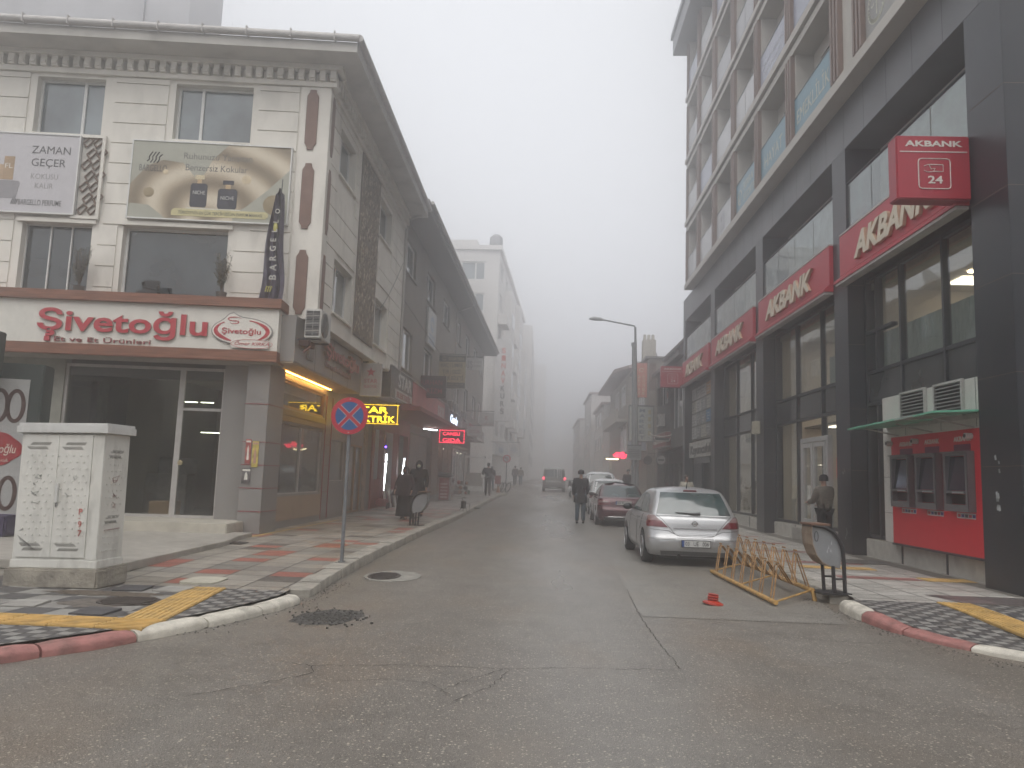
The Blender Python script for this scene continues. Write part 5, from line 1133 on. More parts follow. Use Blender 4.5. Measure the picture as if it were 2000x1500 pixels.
def hang_sign(name, lb, y, x0, x1, z0, z1, m, lines, tm, d=.14, wall=-5.35, frame_m=None, border=.03):
    t = thing(name, lb, 'sign', ((x0+x1)/2, y, z0))
    g = MB(); g.box(x0,x1,y,y+d,z0,z1); part('panel', g, m, t)
    if frame_m: g = MB(); b = border; [g.box(*q) for q in ((x0-b,x1+b,y-.012,y+d+.012,z1,z1+b),(x0-b,x1+b,y-.012,y+d+.012,z0-b,z0),(x0-b,x0,y-.012,y+d+.012,z0,z1),(x1,x1+b,y-.012,y+d+.012,z0,z1))]; part('frame', g, frame_m, t)
    g = MB(); g.tube([(wall,y+d/2,z1+.08),(x1 if wall < x0 else x0,y+d/2,z1+.08)], .022, 5); [g.tube([(x,y+d/2,z1),(x,y+d/2,z1+.08)], .012, 4) for x in (x0+.1,x1-.1)]; part('bracket', g, M_MULL, t)
    T = FACE(y)
    for s, u, v, h, w_, of in lines: g = MB(T); text(g, s, u, v, h, w_, 0, .008, of); part('lettering', g, tm, t)
    return t
t = hang_sign('star_box_sign', 'white box sign with a red star left of the yellow LED sign', 23.0, -5.52, -4.95, 3.88, 4.82, mat('box_pale', (.36,.345,.325), .5, dirt=.15), [('STAR', -5.43, 4.25, .13, .4, .0),('ELEKTRİK', -5.43, 4.1, .09, .4, 0)], mat('star_red', (.33,.035,.05), .5), frame_m=M_GUT)
g = MB(FACE(23.0)); g.prism([(-5.235+(.15 if k % 2 == 0 else .06)*cos(pi/2+k*pi/5), 4.58+(.15 if k % 2 == 0 else .06)*sin(pi/2+k*pi/5)) for k in range(10)], 0, .02); part('star', g, MATS['star_red'], t)
M_LEDY = emit('led_yellow', (1,.64,.02), 3.0, .4, 60); M_LEDR = emit('led_red', (1,.03,.08), 3.0, .4, 60)
t = hang_sign('led_sign', 'glowing yellow LED sign reading STAR ELEKTRİK, half hidden by the round no-stopping sign', 24.0, -6.2, -4.52, 3.06, 3.70, mat('led_back_y', (.10,.07,.04), .5), [('STAR', -5.95, 3.42, .2, 1.1, .022),('ELEKTRİK', -6.12, 3.13, .2, 1.5, .018)], M_LEDY, wall=-6.2)
g = MB(FACE(24.0))
for k in range(56): u = -6.17+k*.03; g.box(u,u+.018,3.67,3.685,0,.01); g.box(u,u+.018,3.075,3.09,0,.01)
for k in range(20): v = 3.08+k*.03; g.box(-4.555,-4.54,v,v+.018,0,.01); g.box(-6.18,-6.165,v,v+.018,0,.01)
part('led_border', g, M_LEDY, t)
t = hang_sign('led_sign', 'glowing red LED sign with two lines and a dashed border on the left pavement side', 38.5, -5.15, -3.84, 3.14, 3.82, mat('led_back_r', (.14,.02,.03), .5), [('CANSU', -4.95, 3.53, .18, .85, .0),('GIDA', -4.95, 3.2, .2, .9, .0)], M_LEDR)
g = MB(FACE(38.5)); [g.box(-5.13+k*.1,-5.06+k*.1,z,z+.03,0,.01) for k in range(13) for z in (3.77,3.15)]; [g.box(x,x+.03,3.2+k*.12,3.28+k*.12,0,.01) for k in range(5) for x in (-5.13,-3.89)]; part('led_border', g, M_LEDR, t)
t = hang_sign('led_sign', 'switched-off black LED sign with dull red letters TURİZM', 33.0, -5.58, -4.2, 4.85, 5.82, mat('led_off', (.03,.027,.027), .4), [('DURHAN', -5.42, 5.42, .22, 1.05, .0),('TURİZM', -5.42, 5.05, .22, 1.05, .01)], mat('led_dull', (.28,.035,.04), .6, var=.5, scale=60))
g = MB(FACE(33.0)); [g.box(-5.52+k*.08,-5.48+k*.08,z,z+.014,0,.006) for k in range(16) for z in (5.76,4.9)]; part('led_border', g, MATS['led_dull'], t)
t = hang_sign('travel_sign', 'tall black and khaki hanging sign reading HAC UMRE TUR GEZİ UÇAK BİLETİ', 38.0, -5.3, -3.9, 5.87, 7.52, mat('khaki', (.33,.27,.155), .5), [('HAC | UMRE', -5.15, 6.93, .2, 1.1, .012),('TUR | GEZİ', -5.05, 6.6, .2, .9, .012),('UÇAK BİLETİ', -5.2, 6.28, .2, 1.2, .012)], mat('dark_print', (.05,.045,.04), .5), frame_m=mat('frame_pale', (.35,.34,.3), .5))
for q in ((7.2,7.52),(5.87,6.15)): g = MB(FACE(38.0)); g.box(-5.3,-3.9,*q,0,.006); part('dark_band', g, mat('dark_band', (.06,.06,.055), .5), t)
g = MB(FACE(38.0)); text(g, 'DUAYEN', -4.75, 7.28, .16, .75, .006, .006, .01); ring(g, -4.98, 7.36, .1, .1, .03, .006, .5, 6, 16, False); text(g, '0272 215 10 10', -5.2, 6.02, .07, 1.2, .006, .005, 0); text(g, 'duayenturizm', -5.1, 5.91, .06, .9, .006, .005, 0); part('band_lettering', g, mat('khaki_print', (.38,.33,.2), .5), t)
hang_sign('dentist_sign', 'pale grey hanging sign with the word DİŞ behind the khaki travel sign', 45.0, -4.75, -3.6, 7.75, 8.5, mat('pale_sign', (.40,.39,.38), .5, var=.1), [('DİŞ', -4.7, 7.92, .38, .5, .02),('KLİNİĞİ', -4.12, 8.2, .12, .45, 0),('POLİKLİNİK', -4.12, 7.98, .1, .45, 0)], mat('grey_print', (.16,.15,.15), .5), wall=-5.0)
hang_sign('small_hanging_sign', 'small pale two-tier hanging sign on an iron bracket near the end of the taupe building', 50.0, -4.05, -3.12, 4.8, 5.7, mat('pale_sign', (.40,.39,.38), .5), [('K', -3.7, 5.2, .3, .2, .02),('SARRAFİYE', -3.95, 4.88, .1, .8, 0)], mat('small_red', (.3,.12,.12), .5), wall=-5.0)
hang_sign('small_hanging_sign', 'small dark red square sign hanging just past the glowing red LED sign', 43.0, -4.95, -4.3, 3.5, 4.1, mat('maroon_board2', (.25,.05,.05), .5), [('TUHAFİYE', -4.9, 3.75, .1, .55, 0)], M_SIGNW, wall=-5.2)
hang_sign('small_hanging_sign', 'small white hanging sign above the bicycle heap on the left pavement', 47.5, -4.6, -3.7, 4.0, 4.6, mat('pale_sign', (.40,.39,.38), .5), [('ECZA', -4.45, 4.2, .2, .6, 0)], mat('small_red', (.3,.12,.12), .5), wall=-5.0)
t = thing('wall_banner', 'upright whitish banner with faded blue print between two windows of the taupe building', 'banner', tuple(T4 @ Vector((7.3,7.35,.1))))
g = MB(T4); g.box(6.2,8.5,7.35,9.05,.02,.12); part('panel', g, mat('banner_white', (.45,.45,.44), .6, var=.06), t, bevel=.03)
g = MB(T4); ring(g, 7.35, 8.4, .55, .35, .18, .12, .3, 5.5, 20, False); [g.box(6.6,8.1,7.5+k*.16,7.58+k*.16,.12,.125) for k in range(3)]; part('print', g, mat('faded_blue', (.27,.33,.42), .6), t)
# air conditioners
def ac_unit(T, u, v, w0, lb, wd=.8, hh=.58, dp=.3, grp='outdoor air conditioner units', side_fan=False):
    t = thing('air_conditioner', lb, 'air conditioner', tuple(T @ Vector((u+wd/2, v, w0+dp/2))), grp)
    g = MB(T); g.box(u,u+wd,v,v+hh,w0,w0+dp); part('casing', g, mat('ac_white', (.52,.51,.48), .5, var=.05, dirt=.25, dscale=5), t, bevel=.02)
    g = MB(T); cx, cy = u+wd*.36, v+hh*.5
    g.lathe([(hh*.42,0),(hh*.42,.012)], (0,0,0), 22, 'z'); g.v = [T @ (Vector((cx,cy,w0+dp)) + (T.inverted() @ p)) for p in g.v]; part('fan_opening', g, mat('fan_dark', (.03,.03,.032), .5), t)
    g = MB(T); [ring(g, cx, cy, hh*.42-k*.04, hh*.42-k*.04, .008, w0+dp+.014, 0, 2*pi, 20, False, .006) for k in range(5)]; [g.tube([(cx,cy,w0+dp+.017),(cx+hh*.42*cos(a),cy+hh*.42*sin(a),w0+dp+.017)], .006, 4) for a in [k*pi/4 for k in range(8)]]; part('fan_guard', g, mat('guard', (.25,.25,.24), .5), t)
    g = MB(T); 
    for k in range(18): q = v+.05+k*(hh-.1)/18; g.box(u-.006,u,q,q+.012,w0+.04,w0+dp-.04)
    part('side_louvre', g, MATS['fan_dark'], t)
    g = MB(T); g.box(u+.08,u+.12,v-.04,v,w0-.2,w0+dp); g.box(u+wd-.12,u+wd-.08,v-.04,v,w0-.2,w0+dp); part('bracket', g, M_MULL, t)
    return t
t = ac_unit(LEFT(0), 16.62, 4.47, -5.33, 'big white air conditioner unit on the cream corner above the shop fascia', .82, .66, .36)
g = MB(FACE(16.62))
for k in range(15): z = 4.53+k*.038; g.box(-5.31,-5.16,z,z+.02,0,.005); g.box(-5.14,-5.0,z,z+.02,0,.005)
part('coil_grille', g, MATS['fan_dark'], t)
g = MB(); g.box(-5.55,-5.28,16.8,17.3,4.32,4.45); g.tube([(-5.3,16.9,4.46),(-5.2,16.75,4.3),(-5.35,16.7,4.15)], .03, 6); part('bracket_plate', g, mat('rusty_dark', (.12,.06,.055), .8), t)
for u, v, lb in ((13.2,5.3,'first air conditioner above the glowing script sign on the taupe wall'),(15.0,5.3,'air conditioner beside the downpipe above the glowing script sign'),(19.2,5.25,'small air conditioner above the pale grey fascia on the taupe wall')): ac_unit(T4, u, v-.35, .1, lb)

# ---- white block beyond with the vertical exam-course sign
M_B3 = mat('fog_paled_white', (.66,.64,.615), .85, var=.05, scale=.6, dirt=.1)  # far walls paled in the colour itself, standing in for thicker fog
B3 = thing('white_apartment_block', 'tall white apartment block with bay windows fading into the fog on the left', 'building', (-8,75,.8))
T5 = frame((-4.2,66.5,0), (.045,1)); 
g = MB(T5); hh = []
for f in range(6):
    for u in (1.5,6.5,11.5,16.5,22,27.5): hh.append((u,u+2.6,5.2+f*2.85,6.7+f*2.85))
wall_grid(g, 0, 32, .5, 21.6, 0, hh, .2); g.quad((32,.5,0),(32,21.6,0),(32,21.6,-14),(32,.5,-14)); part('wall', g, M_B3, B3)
for a, b_, c, d in hh: window(B3, T5, a, b_, c, d, -.1, M_WHITE, M_PANE_SKY, splits=(.5,), fw=.12)
TF = frame((-17.2,66.5,0), (1,0)); g = MB(TF); fhh = [(u,u+2.2,4.6+f*2.85,6.3+f*2.85) for f in range(1,6) for u in (2.2,5.8,9.6)]
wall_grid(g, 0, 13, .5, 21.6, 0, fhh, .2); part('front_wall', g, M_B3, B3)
for a, b_, c, d in fhh: window(B3, TF, a, b_, c, d, -.1, M_WHITE, M_PANE_SKY, splits=(.6,), fw=.12)
for u, v0, v1 in ((5.9,9.2,19.4),(15.9,6.4,20.2),(26.8,6.4,17)): g = MB(T5); g.box(u,u+3.8,v0,v1,0,.75); part('bay', g, M_B3, B3)
for u, v0, n_ in ((5.9,9.2,3),(15.9,6.4,4),(26.8,6.4,3)):
    for f in range(n_): g = MB(T5); g.box(u+.4,u+3.4,v0+1.1+f*2.85,v0+2.4+f*2.85,.75,.79); part('bay_window', g, M_PANE_SKY, B3)
for f, u in ((1,11.2),(2,11.2),(3,11.2),(4,11.2),(2,.8),(4,.8)): g = MB(T5); g.box(u,u+3,3.7+f*2.85,4.55+f*2.85,0,.8); part('balcony', g, M_B3, B3)
g = MB(T5); g.box(-.3,32.3,21.6,22.0,-14,.25); g.box(-.2,9,22.0,22.5,-9,-2); part('roof', g, M_B3, B3)
g = MB(T5); g.lathe([(.5,22.1),(.62,22.6),(.6,23.2),(.3,23.5)], (0,0,0), 10, 'y'); g.v = [T5 @ ((T5.inverted() @ p)+Vector((1.5,0,-.5))) for p in g.v]; part('water_tank', g, mat('tank', (.2,.2,.2), .7), B3)
t = thing('vertical_sign', 'tall white upright sign with red and black letters SINAV KURS reading downwards', 'sign', (-3.4,66,6.3))
g = MB(); g.box(-4.15,-2.75,65.6,66.1,6.3,13.4); part('panel', g, mat('sign_white2', (.52,.51,.50), .6), t)
g = MB(FACE(65.6)); [text(g, c, -3.45, 12.2-k*.66, .46, .36, 0, .01, .03, center=True) for k, c in enumerate('SINAV')]; part('red_lettering', g, mat('sinav_red', (.5,.10,.07), .5), t)
g = MB(FACE(65.6)); [text(g, c, -3.45, 12.2-(5+k)*.66, .46, .36, 0, .01, .03, center=True) for k, c in enumerate('KURS')]; part('black_lettering', g, M_BLACK, t)
t = fascia('shop_sign', 'long white shop fascia with pale blue letters under the white apartment block', 0, 14, 3.5, 4.5, mat('far_fascia', (.5,.5,.5), .6), [('AKADEMİ', 3, 3.75, .5, 4, .02)], mat('far_blue', (.2,.25,.33), .5), T=T5)
t = hang_sign('lozenge_sign', 'small white square sign with a dark lozenge emblem hanging beside the white block', 64, -2.75, -1.75, 3.3, 4.35, mat('sign_white2', (.52,.51,.50), .6), [], None, wall=-4.2)
g = MB(FACE(64)); [ring(g, -2.25+a*.17, 3.83+b_*.17, .14, .14, .05, 0, 0, 2*pi, 4, False) for a, b_ in ((1,0),(-1,0),(0,1),(0,-1))]; part('emblem', g, mat('far_blue', (.2,.25,.33), .5), t)
B4 = thing('foggy_block', 'faint tall grey block behind the white apartment block, almost lost in fog', 'building', (-8,115,1))
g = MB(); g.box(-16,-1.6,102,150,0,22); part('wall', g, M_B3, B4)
T6 = LEFT(-1.6)
for f in range(6):
    g = MB(T6); [g.box(u,u+2.2,3.5+f*2.9,5.0+f*2.9,.0,.04) for u in (103+k*4.2 for k in range(11))]; part('window_row', g, M_PANE, B4)
B6 = thing('foggy_block', 'faintest stepped tower on the left just beside the vanishing point', 'building', (-8,160,1.2))
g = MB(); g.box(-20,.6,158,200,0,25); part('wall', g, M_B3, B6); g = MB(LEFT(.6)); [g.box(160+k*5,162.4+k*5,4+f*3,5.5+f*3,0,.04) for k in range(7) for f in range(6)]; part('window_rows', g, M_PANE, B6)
B5 = thing('foggy_block', 'barely visible uneven row closing the far end of the street in the fog', 'building', (1,250,1.3))
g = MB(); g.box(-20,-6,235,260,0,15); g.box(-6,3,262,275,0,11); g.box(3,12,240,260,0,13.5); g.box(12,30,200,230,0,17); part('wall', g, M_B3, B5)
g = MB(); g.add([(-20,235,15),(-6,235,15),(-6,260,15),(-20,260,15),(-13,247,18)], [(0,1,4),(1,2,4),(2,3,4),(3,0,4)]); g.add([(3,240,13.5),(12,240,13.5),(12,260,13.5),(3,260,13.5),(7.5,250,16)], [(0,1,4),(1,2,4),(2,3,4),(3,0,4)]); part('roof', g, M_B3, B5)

# ================================================================== REST OF THE STREET, RIGHT
M_R2 = mat('dark_render', (.10,.095,.09), .8, var=.2, dirt=.3); M_BRICK = mat('brick', (.25,.12,.08), .85, var=.35, scale=14, stretch=(1,1,3))
R2 = thing('narrow_shop_house', 'dark narrow shop house with a balcony roof and bare brick flank right after the bank', 'building', (8,42,.2))
T7 = RIGHT(7.05)
g = MB(T7); hh = [(-46.3,-43.2,6.0,7.3),(-42.3,-38.6,4.4,6.8),(-46.6,-38.0,.3,3.4)]
wall_grid(g, -47.2, -37.35, 0, 7.9, 0, hh, .35); g.quad((-47.2,0,0),(-47.2,7.9,0),(-47.2,7.9,-8),(-47.2,0,-8)); part('wall', g, M_R2, R2)
g = MB(T7); g.quad((-46.6,.3,-.6),(-38,.3,-.6),(-38,3.4,-.6),(-46.6,3.4,-.6)); [g.box(u,u+.5,.4,2.6,-.5,-.3) for u in (-46,-44.6,-43.1,-41.5,-40)]; part('shop_front', g, M_DARK, R2)
for h in hh[:2]: window(R2, T7, *h, -.2, M_WHITE, M_PANE_SKY, splits=(.33,.66), fw=.07)
g = MB(T7); g.box(-47.3,-38.0,7.9,8.1,-6,.35); g.box(-46.8,-38.4,8.9,9.05,-5,-.2); [g.box(-46.5+k*1.35,-46.38+k*1.35,8.1,8.9,-.4,-.28) for k in range(7)]; part('roof', g, mat('roof_dark', (.11,.10,.095), .8), R2)
g = MB(T7); g.box(-46.4,-38.2,8.1,8.9,-5,-.8); part('attic_window_wall', g, mat('attic', (.27,.27,.27), .4), R2)
g = MB(); g.box(7.1,13,37.34,37.5,6.2,9.2); g.box(7.6,12,37.4,40,8.9,9.7); part('brick_flank', g, M_BRICK, R2)
g = MB(T7); g.add([(-47.3,7.2,0),(-40.3,7.2,0),(-40.3,6.5,.9),(-47.3,6.5,.9)], [(0,1,2,3)]); part('sloping_awning', g, mat('dark_awning', (.07,.07,.07), .6), R2)
ac_unit(T7, -44.4, 4.7, .1, 'white air conditioner on the dark shop house after the bank', .9, .7, .35)
R3 = thing('brown_flat_house', 'brown and cream flat-roofed house with a triple-pot chimney on the right', 'building', (8,54,.4))
T8 = RIGHT(6.9)
g = MB(); g.box(6.9,14,50.3,59,0,9.6); g.box(7.4,14,47.3,50.3,0,8.4); part('wall', g, mat('brown_cream', (.25,.225,.19), .85, var=.15, dirt=.2), R3)
g = MB(); g.box(6.7,14,50.1,59.2,9.6,9.75); part('roof', g, MATS['roof_dark'], R3)
g = MB(); g.box(6.7,7.55,51.5,52.3,9.75,11.1); [g.lathe([(.12,11.1),(.1,11.5)], (x,51.9,0), 8) for x in (6.85,7.12,7.4)]; part('chimney', g, mat('chimney_cream', (.42,.39,.33), .8), R3)
g = MB(); g.box(6.95,7.4,50.28,50.3,7.5,9.3); g.box(6.86,6.9,51,58,4.6,5.4); part('brown_strip', g, mat('strip_brown', (.12,.075,.06), .7), R3)
for a, b_ in ((-58,-55.5),(-54.5,-52)): window(R3, T8, a, b_, 5.8, 7.4, .03, M_WHITE, M_PANE_SKY, splits=(.5,), fw=.08)
t = hang_sign('kebab_sign', 'upright orange-red sign with two columns of cream letters DEVAZ DÖNER', 50.0, 6.05, 6.78, 7.0, 9.25, mat('orange_red', (.42,.12,.07), .5), [], None, wall=7.0)
g = MB(FACE(50.0)); [text(g, c, 6.27, 8.25-k*.27, .19, .16, 0, .008, .02, center=True) for k, c in enumerate('DEVAZ')]; [text(g, c, 6.57, 8.25-k*.27, .19, .16, 0, .008, .02, center=True) for k, c in enumerate('DÖNER')]; ring(g, 6.42, 8.8, .17, .13, .05, 0, 0, 5.5, 14, False); part('lettering', g, mat('letters_sand', (.5,.45,.33), .5), t)
t = hang_sign('market_sign', 'big pale framed sign with MARKET in dark letters reading downwards behind the lamp post', 46.0, 5.22, 6.62, 3.95, 6.0, mat('mint_pale', (.40,.42,.38), .5), [], None, wall=7.0, frame_m=mat('frame_dark', (.08,.08,.08), .5), border=.05)
g = MB(FACE(46.0)); [text(g, c, 5.98, 5.67-k*.32, .2, .32, 0, .008, .02, center=True) for k, c in enumerate('MARKET')]; [text(g, c, 5.5, 5.67-k*.4, .16, .2, 0, .008, .01, center=True) for k, c in enumerate('SULTN')]; part('lettering', g, mat('navy_print', (.05,.08,.13), .5), t)
g = MB(FACE(46.0)); [g.box(6.33,6.5,4.3+k*.42,4.55+k*.42,0,.008) for k in range(4)]; part('picture_print', g, mat('gold_print', (.38,.33,.15), .5), t)
R4 = thing('cream_corner_house', 'cream house with a hipped roof corner and framed window on the right', 'building', (8,66,.5))
g = MB(); g.prism([(6.9,59.5),(6.9,78),(14,78),(14,59.5)], 0, 10.2); part('wall', g, mat('cream_old', (.38,.35,.30), .85, var=.12), R4)
g = MB(); g.prism([(5.7,61.5),(6.6,59.0),(14,59.0),(14,79),(5.7,79)], 10.2, 10.45); g.add([(5.7,61.5,10.45),(6.6,59,10.45),(14,59,10.45),(14,79,10.45),(5.7,79,10.45),(9.5,63,11.8),(9.5,77,11.8)], [(0,1,5),(1,2,5),(0,5,6,4),(2,3,6,5),(3,4,6)]); part('roof', g, mat('roof_pink', (.27,.2,.19), .8), R4)
g = MB(); g.box(6.0,6.9,62,76,6.3,6.5); g.box(6.0,6.1,62,76,6.5,7.3); part('bay', g, MATS['cream_old'], R4)
for a, b_, c, d in ((-66.5,-63.5,7.8,9.5),(-72,-69,7.8,9.5),(-67,-62.5,3.9,6.2)): window(R4, RIGHT(6.9), a, b_, c, d, .04, M_WHITE, M_PANE_SKY, splits=(.5,), fw=.12)
window(R4, FACE(59.5), 7.2, 8.0, 7.8, 9.4, .04, M_WHITE, M_PANE_SKY, fw=.1)
for k, (y0, y1, h_, x) in enumerate(((80,93,9.4,6.4),(94,108,12,6.0),(110,130,10,5.4))):
    R = thing('foggy_house', ['low foggy house behind the cream corner house on the right','second, taller foggy house on the right, nearly lost in fog','last faint house visible on the right side of the street'][k], 'building', (x+4,y0,1))
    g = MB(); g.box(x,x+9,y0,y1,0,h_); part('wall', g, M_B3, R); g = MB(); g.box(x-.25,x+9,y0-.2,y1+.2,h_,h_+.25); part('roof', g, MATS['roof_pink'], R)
    for f in range(2): g = MB(RIGHT(x)); [g.box(-y1+1+q*3.6,-y1+2.8+q*3.6,4.8+f*2.6,6.2+f*2.6,0,.04) for q in range(3)]; part('window_row', g, M_PANE, R)
# right-hand small signs
t = fascia('shop_sign', 'dark red and pale shop fascia under the market sign on the right', -47.0, -42.2, 3.55, 4.3, mat('maroon_board', (.25,.06,.055), .5), [('ERDOĞAN', -46.6, 3.75, .3, 3.6, .01)], M_SIGNW, T=T7)
fascia('shop_sign', 'grey blue shop fascia on the right beyond the market sign', -59, -51, 3.6, 4.5, mat('grey_blue', (.24,.26,.30), .5), [('Gül', -57, 3.8, .4, 2.4, .01)], M_TXD, T=T8)
t = hang_sign('pagoda_sign', 'black curved boat-shaped hanging sign outlined in white near the bank end', 42.0, 6.15, 6.95, 3.75, 3.95, M_BLACK, [], None, wall=7.0)
g = MB(FACE(42.0)); g.tube([(5.85,4.2,0),(6.0,4.08,0),(6.3,4.02,0),(6.6,4.02,0),(6.95,4.08,0),(7.15,4.22,0)], .03, 6); g.tube([(6.1,3.98,0),(6.2,3.78,0),(6.9,3.78,0),(7.0,3.98,0)], .022, 6); part('outline', g, M_SIGNW, t)
def round_sign(y, cx, cz, r, lb, m, nm='round_hanging_sign'):
    t = thing(nm, lb, 'sign', (cx,y,cz-r)); g = MB(FACE(y)); g.lathe([(r,-.1),(r,0)], (cx,cz,0), 24, 'z'); part('disc', g, m, t)
    g = MB(FACE(y)); ring(g, cx, cz, r, r, .03, 0, 0, 2*pi, 24, False); g.box(cx-r*.6,cx+r*.6,cz-.04,cz+.04,0,.01); part('print', g, M_TXD, t)
    g = MB(); g.tube([(cx,y+.05,cz+r),(cx,y+.05,cz+r+.15),(7.05,y+.05,cz+r+.15)], .015, 5); part('bracket', g, M_MULL, t)
round_sign(41.0, 6.35, 2.72, .27, 'pale round hanging café sign on the right pavement', mat('round_pale', (.38,.37,.36), .5)); round_sign(43.5, 6.0, 2.75, .24, 'dark round hanging sign left of the pale round one', mat('round_dark', (.09,.085,.085), .5))
t = hang_sign('led_sign', 'cloud-shaped red glowing LED sign over the right pavement', 56.0, 5.35, 6.1, 3.2, 3.55, mat('led_back_r', (.14,.02,.03), .5), [], None, wall=7)
g = MB(FACE(56.0)); g.prism([(5.72+(.5+.07*sin(7*a))*cos(a), 3.38+(.24+.05*sin(6*a+1))*sin(a)) for a in [2*pi*k/40 for k in range(40)]], 0, .03); part('led_cloud', g, M_LEDR, t)
t = thing('strip_light', 'yellowish lit tube under a small canopy beyond the red cloud sign', 'light', (5.1,56,3.1)); g = MB(); g.box(4.72,5.6,55.9,56.1,3.06,3.14); part('tube', g, emit('tube_yellow', (1,.85,.5), 5), t); g = MB(); g.box(4.6,5.7,55.8,56.6,3.16,3.24); g.tube([(5.1,56.2,gz(56)+.1),(5.1,56.2,3.16)], .03, 6); part('canopy', g, M_GUT, t)
for k, (x, y) in enumerate(((-5.6,37.2),(-5.45,37.6),(-5.3,38.0),(-5.15,40.6),(-5.0,41.0))):
    g = MB(); g.box(x-.14,x+.14,y-.03,y+.03,3.72,3.77); solo('ceiling_tube', g, M_LAMPW, None, None) if False else solo('ceiling_tube', g, emit('tube_white2', (.95,1,1), 7), ['first','second','third','fourth','fifth'][k]+' short white tube from the near end under the red awning', 'light', 'short white tubes under the awning')
t = thing('purple_lamp', 'tiny violet lamp above the long white tube at the red shop entrance', 'light', (-6.0,29.6,2.5)); g = MB(); g.ball((-6.0,29.6,2.55), .04); part('bulb', g, emit('violet', (.12,.05,1), 8), t); g = MB(); g.tube([(-6.0,29.6,2.6),(-6.0,29.6,2.9)], .012, 5); part('cord', g, M_BLACK, t)

# the houses on the other side of the cross street, behind the photographer: seen only mirrored in the shop glass
FB = thing('facing_house', 'brown-grey house across the cross street, seen only mirrored in the shop windows', 'building', (-9,-11,0))
g = MB(); g.box(-30,-5,-24,-11,0,11); part('wall', g, mat('facing_wall', (.20,.175,.15), .8, var=.2), FB)
g = MB(FRONT.__class__(((-1,0,0,-17.5),(0,0,1,-11),(0,1,0,0),(0,0,0,1)))); [g.box(u,u+1.6,z,z+1.5,0,.05) for u in range(-12,12,3) for z in (4.5,7.8)]; g.box(-12,12,.3,3,0,.05); part('window', g, M_PANE, FB)
FB = thing('facing_house', 'second house across the cross street behind the photographer, mirrored in the bank glass', 'building', (13,-11,0))
g = MB(); g.box(5,34,-24,-11,0,13); part('wall', g, MATS['facing_wall'], FB)
# ================================================================== VEHICLES
def lerp_tab(tab, z):
    if z <= tab[0][0]: return tab[0][1:]
    for a, b_ in zip(tab, tab[1:]):
        if a[0] <= z <= b_[0]:
            t = (z-a[0])/(b_[0]-a[0]+1e-9); return tuple(p+(q-p)*t for p, q in zip(a[1:], b_[1:]))
    return tab[-1][1:]
M_TYRE = mat('tyre', (.02,.02,.02), .85, var=.2); M_RIM = mat('alloy', (.42,.42,.43), .35, metal=.7); M_UNDER = mat('underbody', (.012,.012,.012), .9)
M_CARGL = mat('car_glass', (.035,.06,.06), .06, var=.3, scale=.8, spec=1, coat=.5); M_TAIL = mat('tail_red', (.13,.010,.014), .15, spec=.8, coat=.6); M_CLEAR = mat('tail_clear', (.25,.17,.165), .15, spec=.8, coat=.5)
M_CHROME = mat('chrome', (.6,.6,.6), .15, metal=.9, var=.02); M_SEAM = mat('seam', (.03,.03,.03), .6)
